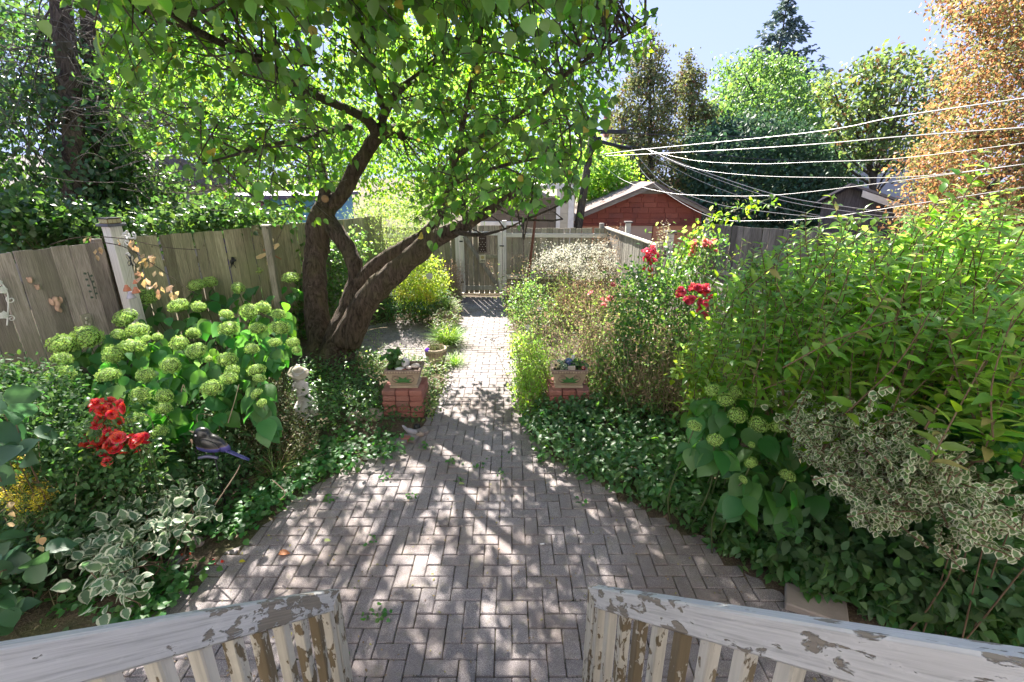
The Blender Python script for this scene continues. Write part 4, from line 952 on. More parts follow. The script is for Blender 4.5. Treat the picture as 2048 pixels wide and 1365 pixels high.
def big_tree(name, label, poly, t0, thick, ncl, per, crad, size, tpl, m, trunk, nl=10, bark=None, tr=.18, up=.6, flat=.7, group=None, power=.5):
    P, C, idx = cloud(poly, t0, thick, ncl, per, crad, GB+.3, power=power)
    b = at_t(trunk[0][0], trunk[0][1], t0); t = thing(name, label, 'tree', (b[0], b[1], GB), group)
    D = rdir(len(P), -.1); N = unit(RNG.normal(size=P.shape)*.7+np.array((0, 0, up))); foliage(t, P, D, N, RNG.uniform(size[0], size[1], len(P)), tpl, m)
    P3 = smooth_path([np.array((b[0], b[1], GB))]+[at_t(x, y, t0) for x, y in trunk], 20); V, F = tube(P3, [tr, tr*.8, tr*.35, tr*.12], 9, .1); place('trunk', mesh_vf('trunk', V, F, True, bark or B_FAR), None, t)
    sel = C[RNG.choice(len(C), min(nl, len(C)), replace=False)]
    for c in sel:
        k = int(RNG.integers(4, 17)); s = P3[k]; mid = (s+c)/2+np.array((0, 0, -.1))+RNG.normal(size=3)*.15
        V, F = tube(smooth_path([s, mid, c], 8), [tr*.35, tr*.1], 5); place('limb', mesh_vf('limb', V, F, True, bark or B_FAR), None, t)
    return t

# ================================================================ trees beyond the fences
def conifer(label, apex, base_z, Y, rad, m, nwh, tpl, size, droop=.3, name='spruce_tree', dens=26, irr=.25, group=None):
    ax_, _, az_ = at_y(apex[0], apex[1], Y); t = thing(name, label, 'tree', (ax_, Y, GB), group)
    V, F = tube([(ax_, Y, GB), (ax_, Y, az_-.2)], [.22, .03], 8); place('trunk', mesh_vf('trunk', V, F, True, B_FAR), None, t)
    P = []; D = []
    for k in range(nwh):
        f = (k+.6)/nwh; z = az_-(az_-base_z)*f; r = rad*f**.8
        nb = int(5+9*f)
        for j in range(nb):
            a = RNG.uniform(0, 2*math.pi); rr = r*RNG.uniform(1-irr, 1+irr); n = int(dens*(.3+f)); u = RNG.random(n)**.6
            dx, dy = math.cos(a), math.sin(a)
            side_ = RNG.normal(size=n)*.16*rr*(1-u*.5); zz = z-droop*rr*u+.18*rr*u*u+RNG.normal(size=n)*.07*(1+rr*.2)
            P.append(np.stack([ax_+dx*rr*u-dy*side_, Y+dy*rr*u+dx*side_, zz], 1)); D.append(np.stack([dx+RNG.normal(size=n)*.5, dy+RNG.normal(size=n)*.5, RNG.normal(size=n)*.3-.1], 1))
    P = np.concatenate(P); D = np.concatenate(D); foliage(t, P, D, unit(RNG.normal(size=P.shape)*.5+np.array((0, 0, 1))), RNG.uniform(size[0], size[1], len(P)), tpl, m)
    return t
conifer('tall blue spruce with a pointed tip rising above the round green tree', (1576, -6), 5, 38, 4.4, L_SPRUCE, 30, DIAM, (.28, .5), .1, dens=30)
big_tree('cedar_tree', 'tall bronze-tinted cedar with a ragged tip, nearer the utility pole', [(1300, 52), (1312, 78), (1336, 120), (1326, 150), (1352, 185), (1345, 250), (1372, 330), (1372, 420), (1205, 420), (1212, 320), (1232, 240), (1246, 165), (1268, 140), (1258, 112), (1284, 92)], 19, .9, 620, 26, .17, (.08, .17), DIAM, L_CEDAR, [(1300, 380), (1300, 200), (1301, 75)], 10, None, .16)
big_tree('cedar_tree', 'shorter bronze-tinted cedar right of the tall one', [(1379, 104), (1388, 130), (1408, 158), (1398, 178), (1424, 215), (1432, 300), (1425, 420), (1350, 420), (1346, 250), (1358, 200), (1350, 170), (1368, 140)], 20.5, .8, 420, 26, .16, (.08, .17), DIAM, L_CEDAR, [(1382, 380), (1380, 200), (1380, 120)], 8, None, .14)
big_tree('round_tree', 'rounded light-green tree in front of the blue spruce', [(1398, 240), (1410, 180), (1440, 140), (1480, 118), (1540, 122), (1590, 128), (1640, 165), (1680, 220), (1700, 300), (1690, 400), (1400, 400)], 24, 2.6, 520, 34, .42, (.12, .24), OVAL, L_TREE, [(1530, 380), (1530, 280), (1530, 180)], 14, None, .25)
big_tree('dark_yew', 'broad dark evergreen hedge-like tree behind the garages', [(1370, 330), (1385, 270), (1440, 250), (1520, 235), (1600, 250), (1660, 290), (1690, 330), (1690, 420), (1650, 470), (1370, 470)], 19, 1.6, 520, 40, .36, (.12, .22), DIAM, L_YEW, [(1520, 440), (1520, 360), (1520, 290)], 8)
big_tree('open_tree', 'open-branched olive-green tree with sky showing through, left of the copper beech', [(1640, 150), (1700, 140), (1760, 100), (1850, 95), (1905, 140), (1915, 240), (1870, 330), (1760, 345), (1690, 310), (1650, 220)], 17, 1.8, 210, 22, .26, (.12, .22), OVAL, L_TREE2, [(1745, 380), (1735, 310), (1760, 230), (1800, 130)], 34, None, .14)
big_tree('bright_garage_tree', 'leafy light-green bush tree behind the red garage roof', [(1150, 330), (1180, 290), (1240, 310), (1260, 350), (1240, 400), (1150, 400)], 16.5, .9, 140, 26, .25, (.09, .16), OVAL, L_BRIGHT, [(1200, 400), (1200, 350), (1205, 320)], 4, None, .1)
big_tree('copper_beech', 'copper-coloured beech with layered orange-brown sprays at the right edge', [(1905, -40), (1985, -90), (2300, -200), (2300, 520), (1830, 500), (1790, 440), (1830, 400), (1800, 330), (1870, 285), (1850, 230), (1915, 190), (1880, 130), (1870, 85), (1960, 60), (1890, 25), (1880, 5)], 9.5, 1.7, 1900, 30, .20, (.05, .09), OVAL, L_BEECH, [(2160, 400), (2150, 250), (2140, 60)], 26, None, .22, power=.4)
big_tree('yellow_green_maple', 'sunlit yellow-green tree glowing behind the left fence', [(180, 60), (420, 100), (600, 140), (700, 200), (740, 330), (720, 440), (560, 440), (300, 460), (180, 460)], 23, 3.4, 700, 34, .60, (.14, .26), OVAL, L_BRIGHT, [(430, 440), (440, 330), (430, 220)], 12, None, .2)
big_tree('backlit_tree', 'bright backlit tree seen through the gaps right of the trunk', [(700, 60), (860, 30), (1000, 80), (1110, 160), (1160, 260), (1130, 380), (1000, 400), (860, 430), (740, 440), (690, 300)], 26.0, 3.4, 560, 34, .62, (.15, .28), OVAL, L_BRIGHT, [(930, 430), (930, 320), (930, 200)], 12, None, .2)
big_tree('shade_tree', 'dense green tree high behind the ivy trunks at the upper left', [(-60, -200), (200, -260), (520, -200), (640, -60), (560, 120), (300, 190), (100, 230), (-60, 240)], 27, 3.5, 420, 26, .62, (.18, .32), OVAL, L_TREE, [(250, 300), (260, 150), (240, 0)], 12, None, .25)

# ---- ivy clad trunks behind the left fence
def ivy_tree(label, pts, wid, poly, ncl, t0):
    b = at_t(pts[0][0], pts[0][1], t0); t = thing('ivy_covered_tree', label, 'tree', (b[0], b[1], 0), 'ivy-clad trunks behind the left fence')
    P3 = smooth_path([(b[0], b[1], 0)]+[at_t(x, y, t0) for x, y in pts], 34); P3[:, 1] -= .45; P3[:, 0] *= (P3[:, 1]/(P3[:, 1]+.45)); V, F = tube(P3, [pr(w, t0)*.95 for w in wid], 16, .2); place('trunk', mesh_vf('trunk', V, F, True, B_APR), None, t)
    P, C, _ = cloud(poly, t0, .8, ncl, 22, .17, .3)
    D = hang(len(P), unit(P-P.mean(0)), .7, .6); foliage(t, P, D, unit(RNG.normal(size=P.shape)*.7+np.array((0, -.5, .5))), RNG.uniform(.055, .095, len(P)), HEART, L_IVY, 60)
    paths = []
    for k in range(46):
        c = C[RNG.integers(len(C))]; s = P3[RNG.integers(8, 33)]; paths.append((smooth_path([s, (s+c)/2+RNG.normal(size=3)*.12, c+RNG.normal(size=3)*.2], 8), [.014, .004]))
    tubes(t, 'bare_branches', paths, B_TWIG, 4, 'stuff')
ivy_tree('thick ivy-clad trunk nearest the left edge, behind the brown fence', [(160, 470), (152, 350), (145, 200), (130, 60), (115, -80)], [42, 40, 38, 36, 30], [(-60, 0), (90, 20), (230, 140), (270, 330), (230, 470), (120, 500), (-60, 510)], 330, 7.4)
ivy_tree('second ivy-clad trunk, just behind the white lantern post', [(214, 470), (208, 350), (196, 200), (182, 60), (170, -80)], [34, 34, 32, 30, 24], [(150, 260), (250, 240), (300, 330), (420, 400), (600, 440), (560, 462), (330, 478), (170, 480)], 230, 7.9)
# tangle of pale dead twigs in the upper left
tg = thing('dead_twig_tangle', 'tangle of pale leafless twigs at the upper left in front of the ivy', 'branches', at_t(100, 480, 6.8))
paths = []
for k in range(230):
    px, py = RNG.uniform(-40, 340), RNG.uniform(-30, 260); t_ = RNG.uniform(6.0, 7.4); a = at_t(px, py, t_); dr = unit(np.array((RNG.normal()*1.0+.5, RNG.normal()*.5, RNG.normal()*.35-.25)))
    L = RNG.uniform(.3, .9); m_ = a+dr*L*.5+RNG.normal(size=3)*.06; e = a+dr*L+np.array((0, 0, -.1))+RNG.normal(size=3)*.08
    paths.append((smooth_path([a, m_, e], 8), [.008, .003])); 
    for q in range(3):
        s = a+dr*L*RNG.uniform(.2, .9); paths.append((np.array([s, s+unit(dr+RNG.normal(size=3)*.8)*RNG.uniform(.08, .25)]), [.004, .0015]))
for k in range(190):
    px, py = RNG.uniform(220, 640), RNG.uniform(190, 410); t_ = RNG.uniform(5.2, 7.6); a = at_t(px, py, t_); dr = unit(np.array((RNG.normal(), RNG.normal()*.5, RNG.normal()*.3-.1))); L = RNG.uniform(.3, .8)
    paths.append((smooth_path([a, a+dr*L*.5+RNG.normal(size=3)*.05, a+dr*L+RNG.normal(size=3)*.08], 8), [.006, .002]))
tubes(tg, 'twigs', paths, B_GREY, 4, 'stuff')
# creeper spilling over the fence top
shrub('fence_creeper', 'glossy green creeper spilling over the top of the left fence', 'creeper', [(-40, 400), (130, 410), (190, 430), (250, 440), (330, 420), (460, 405), (560, 420), (600, 435), (520, 456), (400, 462), (250, 474), (100, 492), (-40, 512)], lambda x, y: 5.4+(x/600.)*2.3, .35, 260, 14, .13, (.05, .085), HEART, L_IVY, 60, .3, stems=30)

# ================================================================ hydrangeas
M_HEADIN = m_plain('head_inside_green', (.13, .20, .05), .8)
def floret_head(name, seed):
    rg = np.random.default_rng(seed); n = 260; i = np.arange(n)+.5; ph = np.arccos(1-1.72*i/n); th = math.pi*(1+5**.5)*i
    d = np.stack([np.cos(th)*np.sin(ph), np.sin(th)*np.sin(ph), np.cos(ph)*.80], 1); lump_ = 1+.10*np.array([mnoise.noise(Vector(q*2.2)+Vector((seed, 0, 0))) for q in d])
    c = d*lump_[:, None]*rg.uniform(.80, 1.04, n)[:, None]; V = []; F = []; 
    for k in range(n):
        nn = unit(d[k]+rg.normal(size=3)*.35); a = unit(np.cross(nn, (0, .3, 1))); b = np.cross(nn, a); s = rg.uniform(.085, .13); r0 = rg.uniform(0, 1.5)
        for q in range(4):
            an = r0+q*math.pi/2; u = a*math.cos(an)+b*math.sin(an); v = -a*math.sin(an)+b*math.cos(an); o = len(V)
            V += [c[k], c[k]+u*s*.6+v*s*.42+nn*s*.12, c[k]+u*s+nn*s*.02, c[k]+u*s*.6-v*s*.42+nn*s*.12]; F.append((o, o+3, o+2, o+1))
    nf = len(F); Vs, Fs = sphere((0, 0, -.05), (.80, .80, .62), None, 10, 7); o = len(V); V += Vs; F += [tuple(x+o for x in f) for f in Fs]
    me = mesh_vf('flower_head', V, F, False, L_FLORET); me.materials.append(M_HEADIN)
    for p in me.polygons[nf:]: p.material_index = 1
    return me
HEADS = [floret_head('flower_head', s) for s in range(4)]
def hydrangea(label, heads, zf, leaf_poly, nleaf, size, indiv, m=L_HYD, extra_leaf=None):
    pos = []
    for (px, py, w) in heads:
        p = at_z(px, py, zf(px, py)); t = proj(p)[2][0]; pos.append((p, w*t/FPX/2*.93))
    ctr = np.mean([p for p, _ in pos], 0); T = thing('hydrangea_bush', label, 'hydrangea', (ctr[0], ctr[1], 0)); paths = []
    for p, r in pos:
        M_ = Matrix.Translation(p) @ Matrix.Rotation(random.uniform(0, 6.3), 4, 'Z') @ Matrix.Rotation(random.gauss(.2, .35), 4, 'X') @ Matrix.Diagonal((r*random.uniform(.88, 1.1), r*random.uniform(.88, 1.1), r*random.uniform(.8, 1.05), 1))
        place('flower_head', random.choice(HEADS), None, T, M_)
        g = np.array((p[0]*.9+ctr[0]*.1, p[1]+.25, 0)); (px_ if (px_ := float(proj(p)[0][0])) > 575 and px_ < 640 else 0) or paths.append((smooth_path([g, (g+p)/2+RNG.normal(size=3)*.04, p-np.array((0, 0, r*.5))], 8), [.007, .005]))
    # leaves: pairs below each head, plus a canopy
    P = []; D = []
    for p, r in pos:
        k = 7
        for j in range(k):
            a = RNG.uniform(0, 2*math.pi); rr = r*RNG.uniform(.3, 1.3); P.append(p+np.array((math.cos(a)*rr*.6, math.sin(a)*rr*.6-.03, -r*.9-RNG.uniform(.0, .22)))); D.append((math.cos(a), math.sin(a)-.35, -.35-RNG.uniform(0, .5)))
    x, y = rand_in_poly(leaf_poly, nleaf); 
    for a, b in zip(x, y):
        z = zf(a, b)-RNG.uniform(.02, .38); P.append(at_z(a, b, max(z, .06))); an = RNG.uniform(0, 2*math.pi); D.append((math.cos(an), math.sin(an)-.45, -.5-RNG.uniform(0, .5)))
    P = np.array(P); D = unit(np.array(D)); hx, hy, _ = proj(P); kp = ~((hx > 566) & (hx < 660) & (hy > 698)); P, D = P[kp], D[kp]; N = unit(RNG.normal(size=P.shape)*.35+np.array((0, -.35, 1)))
    foliage(T, P, D, N, RNG.uniform(size[0], size[1], len(P)), BIGLEAF, m, indiv)
    tubes(T, 'stems', paths, B_STEM, 5, 'stuff'); return T
hl = [(800,530,115),(975,580,120),(1085,585,90),(1075,468,95),(1145,450,90),(1300,482,85),(1400,385,85),(1585,425,90),(685,645,140),(750,712,115),(650,738,90),(475,750,160),(345,790,150),(340,870,110),(330,955,140),(620,845,125),(795,760,55),(720,800,125),(860,750,60),(1055,730,80),(980,785,110),(930,905,105),(1070,825,115),(1235,625,80),(1360,610,120),(1440,590,90),(1520,625,90),(1250,703,110),(1405,703,95),(1530,700,110),(1500,780,80),(1600,780,80),(1620,820,60),(1375,815,90),(1240,875,110),(1270,930,80),(1250,975,105),(1400,930,100),(1415,975,70),(1160,1028,120),(795,957,105),(590,957,130),(765,1070,115),(895,1075,100),(890,1140,95),(725,1205,120),(870,1270,100),(1400,1060,80),(1430,1110,60),(1140,870,50)]
hl = [(a/2.73, 400+b/2.73, c/2.73) for a, b, c in hl]
def zl_(x, y): return float(np.interp(y, [540, 600, 700, 800, 880], [1.22, 1.12, .98, .82, .62]))
hydrangea('large hydrangea bush with lime-green flower heads along the left fence', hl, zl_, [(100, 660), (240, 625), (330, 590), (480, 540), (585, 600), (575, 720), (520, 800), (430, 860), (320, 880), (250, 830), (110, 790)], 330, (.11, .19), 300)
hr = [((435),945,95),(555,955,80),(640,950,80),(650,1010,75),(715,1015,75),(558,1070,100),(662,1115,100),(758,1125,85),(345,1120,80),(445,1190,80),(628,1215,40),(622,1305,70)]
hr = [(1250+a/2.48, 400+b/2.48, c/2.48) for a, b, c in hr]+[(1575, 952, 36), (1502, 924, 30), (1486, 960, 20), (1452, 800, 36)]
def zr2(x, y): return float(np.interp(y, [760, 850, 960, 1020], [1.15, 1.02, .80, .7]))
hydrangea('smaller hydrangea bush with green heads beside the right-hand ground cover', hr, zr2, [(1370, 800), (1470, 770), (1590, 850), (1600, 920), (1660, 980), (1610, 1040), (1520, 1000), (1480, 930), (1400, 880)], 90, (.11, .17), 150)

# ================================================================ big bright shrub on the right
def shoots(T, tips, tdir, Ls, npair, size, tpl, m, indiv, stem_m, base, spread=.9, rise=.55):
    P = []; D = []; S = []; paths = []
    for tip, dr, L in zip(tips, tdir, Ls):
        a = tip-dr*L; mid = (a+tip)/2+RNG.normal(size=3)*.02; path = smooth_path([a, mid, tip], 10)
        g = np.array((base[0]+(a[0]-base[0])*.6, base[1]+(a[1]-base[1])*.6, 0)); paths.append((path, [.005, .0025]))
        side_ = unit(np.cross(dr, RNG.normal(size=3))); oth = np.cross(dr, side_)
        for k in range(npair):
            u = (k+.4)/npair; p = path[int(u*9)]+(path[min(int(u*9)+1, 9)]-path[int(u*9)])*(u*9-int(u*9)); f = side_ if k % 2 else oth; sz = size[0]+(size[1]-size[0])*(1-u)**.6
            for sg in (1, -1): P.append(p); D.append(unit(f*sg*spread+dr*rise+RNG.normal(size=3)*.15+np.array((0, 0, -.08)))); S.append(sz*RNG.uniform(.85, 1.15))
    P = np.array(P); D = np.array(D); N = unit(RNG.normal(size=P.shape)*.25+np.array((0, 0, 1))); foliage(T, P, D, N, S, tpl, m, indiv); tubes(T, 'stems', paths, stem_m, 4, 'stuff')
bigpoly = [(1440, 600), (1475, 500), (1500, 470), (1560, 500), (1590, 430), (1640, 455), (1700, 430), (1760, 455), (1810, 400), (1850, 430), (1910, 440), (1960, 350), (2000, 400), (2060, 420), (2150, 450), (2150, 760), (2048, 790), (1900, 820), (1780, 800), (1640, 770), (1560, 740), (1440, 740), (1370, 730), (1400, 650)]
bs = thing('tall_leafy_shrub', 'huge bright yellow-green leafy shrub filling the right side', 'shrub', (2.15, 2.9, 0))
x, y = rand_in_poly(bigpoly, 540); tt = np.interp(x, [1380, 1500, 1700, 2048], [4.3, 3.7, 2.95, 2.25])+RNG.uniform(-.55, .75, len(x))+np.clip((560-y)/400., -.5, .5)*.8+np.clip((y-640)/150., 0, 1)*.7
tips = np.array([at_t(a, b, c) for a, b, c in zip(x, y, tt)]); extra = [(1612, 425, 3.3), (1576, 478, 3.4), (1497, 508, 3.6), (1537, 505, 3.6), (1660, 390, 3.2), (1968, 300, 2.5), (2000, 360, 2.45), (2035, 395, 2.4), (1885, 425, 2.7), (1770, 432, 2.9), (1730, 415, 3.1), (1940, 410, 2.6), (1955, 345, 2.5), (1982, 330, 2.5), (1990, 395, 2.4), (2020, 380, 2.4), (1905, 400, 2.6), (1840, 425, 2.7), (2045, 430, 2.3), (1975, 440, 2.4), (1935, 455, 2.5), (1640, 440, 3.2), (1600, 470, 3.3), (1560, 490, 3.4), (1625, 500, 3.2), (1520, 530, 3.5)]
tips = np.concatenate([tips, [at_t(*e) for e in extra]])
tdir = unit(RNG.normal(size=tips.shape)*.28+np.array((-.12, -.22, 1))); low = np.clip((1.5-tips[:, 2])/1.2, 0, 1)[:, None]; tdir = unit(tdir+low*np.array((-.35, -.55, -.45)))
shoots(bs, tips, tdir, RNG.uniform(.40, .62, len(tips)), 11, (.046, .108), LANCE, L_SHRUB, 300, B_STEMR, (2.2, 3.0))
tubes(bs, 'main_stems', [(smooth_path([np.array((2.3+RNG.normal()*.15, 3.3+RNG.normal()*.15, 0)), np.array((2.3+math.cos(a)*.25, 3.2+math.sin(a)*.2, .6)), np.array((2.3+math.cos(a)*.6, 3.1+math.sin(a)*.5, 1.3))], 8), [.016, .008]) for a in np.linspace(0, 6, 11)], B_STEMR, 6, 'stuff')
# inner, shaded leaves filling the body of the shrub
x, y = rand_in_poly([(1400, 640), (1600, 520), (1900, 500), (2150, 500), (2150, 900), (1700, 860), (1450, 800)], 330); tt = np.interp(x, [1380, 1500, 1700, 2048], [4.4, 3.9, 3.1, 2.5])+RNG.uniform(-.1, .9, len(x))
Cc = np.array([at_t(a, b, c) for a, b, c in zip(x, y, tt)]); idx = np.repeat(np.arange(len(Cc)), 11); Pp = Cc[idx]+RNG.normal(size=(len(idx), 3))*.11; Pp = Pp[Pp[:, 2] > .1]
foliage(bs, Pp, rdir(len(Pp), -.3), unit(RNG.normal(size=Pp.shape)*.5+np.array((0, 0, 1))), RNG.uniform(.06, .10, len(Pp)), LANCE, L_SHRUB, 0, 'inner_foliage')
# lighter yellow-green suckers in front of its foot
ys_ = thing('young_suckers', 'pale yellow-green young shoots left of the bright shrub, above the hydrangea', 'shrub', (1.55, 4.0, 0))
x, y = rand_in_poly([(1340, 690), (1420, 640), (1480, 700), (1520, 790), (1440, 800), (1380, 770)], 26); tt = RNG.uniform(3.9, 4.5, len(x)); tips = np.array([at_t(a, b, c) for a, b, c in zip(x, y, tt)])
shoots(ys_, tips, unit(RNG.normal(size=tips.shape)*.3+np.array((-.3, -.3, 1))), RNG.uniform(.3, .5, len(tips)), 8, (.04, .09), OVAL, L_GOLD, 90, B_STEM, (1.6, 4.2))
# arching wild branch with round leaves above the coral roses
ab = thing('arching_bramble', 'arching light-green branch reaching up to the right above the coral roses', 'branch', at_z(1380, 700, 0)); ap = pth([(1330, 620, 6.2), (1360, 520, 6.1), (1400, 460, 6.0), (1460, 425, 5.9), (1540, 398, 5.8)], 30)
tubes(ab, 'stem', [(ap, [.012, .004]), (smooth_path([ap[10], ap[10]+np.array((-.35, -.1, -.05)), ap[10]+np.array((-.6, -.2, -.25))], 8), [.006, .002])], B_STEM, 5)
P = ap[np.repeat(np.arange(5, 30), 7)]+RNG.normal(size=(175, 3))*.055; P2 = ap[np.repeat(np.arange(2, 14), 12)]+RNG.normal(size=(144, 3))*np.array((.2, .1, .16)); P = np.concatenate([P, P2])
foliage(ab, P, hang(len(P), rdir(len(P)), .5), unit(RNG.normal(size=P.shape)*.5+np.array((0, -.2, 1))), RNG.uniform(.05, .085, len(P)), OVAL, L_BRIGHT, 100)

# ================================================================ variegated shrubs and privet
vp = [(1585, 850), (1620, 815), (1700, 830), (1800, 860), (1900, 910), (1960, 970), (2060, 995), (2060, 1060), (1990, 1050), (1950, 1095), (1900, 1090), (1870, 1050), (1800, 1040), (1760, 1090), (1730, 1060), (1700, 1000), (1640, 955), (1600, 905)]
def vt(x, y): return np.interp(x, [1580, 1800, 2060], [2.55, 2.15, 1.85])
eu = thing('variegated_euonymus', 'cream-edged variegated shrub spilling forward at the right', 'shrub', (2.0, 2.3, 0))
x, y = rand_in_poly(vp, 260); tt = vt(x, y)+RNG.uniform(-.12, .28, len(x)); tips = np.array([at_t(a_, b_, c_) for a_, b_, c_ in zip(x, y, tt)])
shoots(eu, tips, unit(RNG.normal(size=tips.shape)*.38+np.array((-.45, -.35, .10))), RNG.uniform(.14, .27, len(tips)), 9, (.019, .038), ROUND, L_VAR, 300, B_STEMR, (2.2, 2.9), .8, .6)
tubes(eu, 'main_stems', [(smooth_path([np.array((2.3, 3.0, 0)), np.array((2.25, 2.8, .6)), t_+np.array((.1, .25, 0))], 8), [.012, .005]) for t_ in tips[:8]], B_STEMR, 5, 'stuff')
shrub('variegated_euonymus', 'shaded variegated sprigs higher up inside the bright shrub', 'shrub', [(1560, 790), (1700, 740), (1830, 760), (1900, 850), (1800, 900), (1650, 850)], lambda x, y: np.interp(x, [1560, 1900], [3.3, 2.75]), .2, 130, 12, .05, (.03, .05), ROUND, L_VAR, 60, 0, stems=0, up=.9)
shrub('privet_shrub', 'rounded glossy green privet at the right edge below the bright shrub', 'shrub', [(1840, 790), (1900, 740), (2060, 730), (2160, 760), (2160, 1020), (2040, 1010), (1960, 960), (1880, 900)], lambda x, y: np.interp(x, [1840, 2160], [2.55, 2.1]), .3, 360, 13, .065, (.030, .052), ROUND, m_leaf('privet_leaf', (.045, .13, .04), (.14, .38, .07), .5, .42, .35), 200, 0, stems=6, up=.9)
T, P, C = shrub('variegated_dogwood', 'white-edged variegated shrub low at the left, above the railing', 'shrub', [(125, 1075), (190, 1050), (260, 1010), (330, 965), (420, 975), (400, 1060), (320, 1080), (270, 1130), (250, 1195), (190, 1180), (140, 1130)], lambda x, y: (2.6-.30)/(.3256+.9455*(y-682)/964.), .12, 70, 7, .06, (.05, .085), BIGLEAF, L_VARW, 300, .1, stems=40, up=1.0)

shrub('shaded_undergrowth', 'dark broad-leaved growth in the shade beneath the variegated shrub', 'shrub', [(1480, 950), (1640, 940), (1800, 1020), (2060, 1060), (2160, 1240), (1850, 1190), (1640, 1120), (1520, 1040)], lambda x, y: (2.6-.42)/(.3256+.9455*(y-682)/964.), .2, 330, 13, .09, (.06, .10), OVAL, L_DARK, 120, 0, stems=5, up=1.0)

# ================================================================ ground cover and bed planting
def bed(name, label, poly, n, h, size, tpl, m, indiv=0, lay=1.0, clump=0, stem=False, up=1.2, cat='ground cover', droop=.15, kind=None):
    """leaves over a patch of ground; poly is where the plants' feet meet the ground"""
    x, y = rand_in_poly(poly, n if not clump else n//clump)
    G = np.array([at_z(a, b, 0) for a, b in zip(x, y)])
    if clump: G = np.repeat(G, clump, 0)+RNG.normal(size=(len(G)*clump, 3))*np.array((.06, .06, 0))
    hh = h*RNG.random(len(G))**.7*(1+.35*np.array([mnoise.noise(Vector((a*1.8, b*1.8, 2))) for a, b in G[:, :2]])); P = G.copy(); P[:, 2] = hh+.025
    D = RNG.normal(size=P.shape); D[:, 2] = -droop+RNG.normal(size=len(P))*.25; D = unit(D+np.array((0, -.25, 0))); N = unit(RNG.normal(size=P.shape)*.35+np.array((0, -.05, up)))
    S = RNG.uniform(size[0], size[1], len(P))
    if indiv == 0 and not stem:
        o = place(name, leaf_mesh(name, P, D, N, S, tpl, m)); tag(o, label, cat, None, 'stuff'); return o, P
    c = P.mean(0); T = thing(name, label, cat, (c[0], c[1], 0)); foliage(T, P, D, N, S, tpl, m, indiv)
    if stem: tubes(T, 'stems', [(np.array([g*np.array((1, 1, 0)), p]), [.003, .0018]) for g, p in list(zip(G, P))[::3]], B_STEM, 3, 'stuff')
    return T, P
gc_r = [(1040, 850), (1090, 810), (1200, 815), (1330, 850), (1420, 900), (1500, 960), (1620, 1010), (1760, 1080), (1900, 1120), (2120, 1140), (2120, 1420), (1900, 1320), (1720, 1240), (1610, 1205), (1530, 1165), (1450, 1128), (1380, 1078), (1310, 1035), (1235, 992), (1150, 960), (1070, 918)]
bed('ground_cover_plants', 'dense green ground cover along the right edge of the patio', gc_r, 13500, .24, (.045, .085), OVAL, L_GROUND, 300)
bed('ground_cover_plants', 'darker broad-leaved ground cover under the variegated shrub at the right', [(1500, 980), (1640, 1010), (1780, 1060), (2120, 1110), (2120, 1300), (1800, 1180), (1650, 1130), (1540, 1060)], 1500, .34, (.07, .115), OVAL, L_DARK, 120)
bed('violet_patch', 'round-leaved violets creeping onto the paving below the boulders', [(560, 960), (610, 900), (680, 870), (780, 880), (830, 890), (790, 915), (730, 930), (650, 965), (560, 1020), (480, 1080), (440, 1090), (420, 1060), (500, 1000)], 1500, .10, (.035, .06), ROUND, L_VIOLET, 150, clump=5)
bed('violet_patch', 'patch of bright violets beside the left railing top', [(225, 1225), (300, 1160), (370, 1150), (395, 1185), (330, 1225), (260, 1275)], 330, .09, (.035, .06), ROUND, L_VIOLET, 120, clump=5)
bed('violet_patch', 'violets filling the gap between the patio edge and the variegated shrub', [(100, 1230), (180, 1170), (300, 1060), (400, 1020), (430, 1060), (380, 1100), (280, 1170), (180, 1240)], 700, .10, (.03, .055), ROUND, L_VIOLET, 60, clump=4)
bed('mixed_weeds', 'low mixed weeds and ivy around the foot of the trunk', [(560, 740), (640, 700), (760, 720), (860, 740), (880, 800), (860, 850), (770, 870), (640, 860), (540, 960), (440, 1010), (400, 960), (480, 860)], 4200, .20, (.025, .055), OVAL, L_DARK, 0)
bed('mixed_weeds', 'sun-flecked leafy weeds between the statue and the brick pedestal', [(575, 800), (640, 740), (760, 735), (765, 860), (680, 880), (640, 870)], 1700, .34, (.03, .06), OVAL, L_ROSE, 0)
bed('mixed_weeds', 'weeds in the gap between the round urn and the path', [(845, 745), (905, 735), (895, 790), (868, 850), (850, 850)], 520, .20, (.025, .055), OVAL, L_OLIVE, 0)
bed('mixed_weeds', 'shaggy greenery behind the left planter at the edge of the sunny paving', [(740, 760), (700, 720), (760, 740), (850, 750), (860, 775), (800, 775)], 700, .28, (.03, .055), OVAL, L_OLIVE, 0)
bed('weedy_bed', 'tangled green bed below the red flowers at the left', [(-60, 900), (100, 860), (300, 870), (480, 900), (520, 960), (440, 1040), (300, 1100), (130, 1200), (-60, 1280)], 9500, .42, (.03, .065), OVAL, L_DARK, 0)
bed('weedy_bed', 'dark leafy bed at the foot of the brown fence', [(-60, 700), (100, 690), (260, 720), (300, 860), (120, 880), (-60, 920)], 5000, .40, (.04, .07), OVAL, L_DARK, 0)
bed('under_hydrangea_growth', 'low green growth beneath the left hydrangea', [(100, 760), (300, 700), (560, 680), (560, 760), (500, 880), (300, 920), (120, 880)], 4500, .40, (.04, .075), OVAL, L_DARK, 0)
shrub('juniper_bush', 'brownish olive fine-leaved bush between the bird ornament and the statue', 'shrub', [(450, 790), (480, 720), (540, 740), (572, 775), (585, 830), (625, 868), (610, 905), (540, 930), (470, 900), (440, 850)], lambda x, y: (2.6-np.interp(y, [720, 930], [.55, .10]))/(.3256+.9455*(y-682)/964.), .18, 560, 16, .05, (.018, .035), DIAM, L_JUN, 0, 0, stems=40, up=.8)
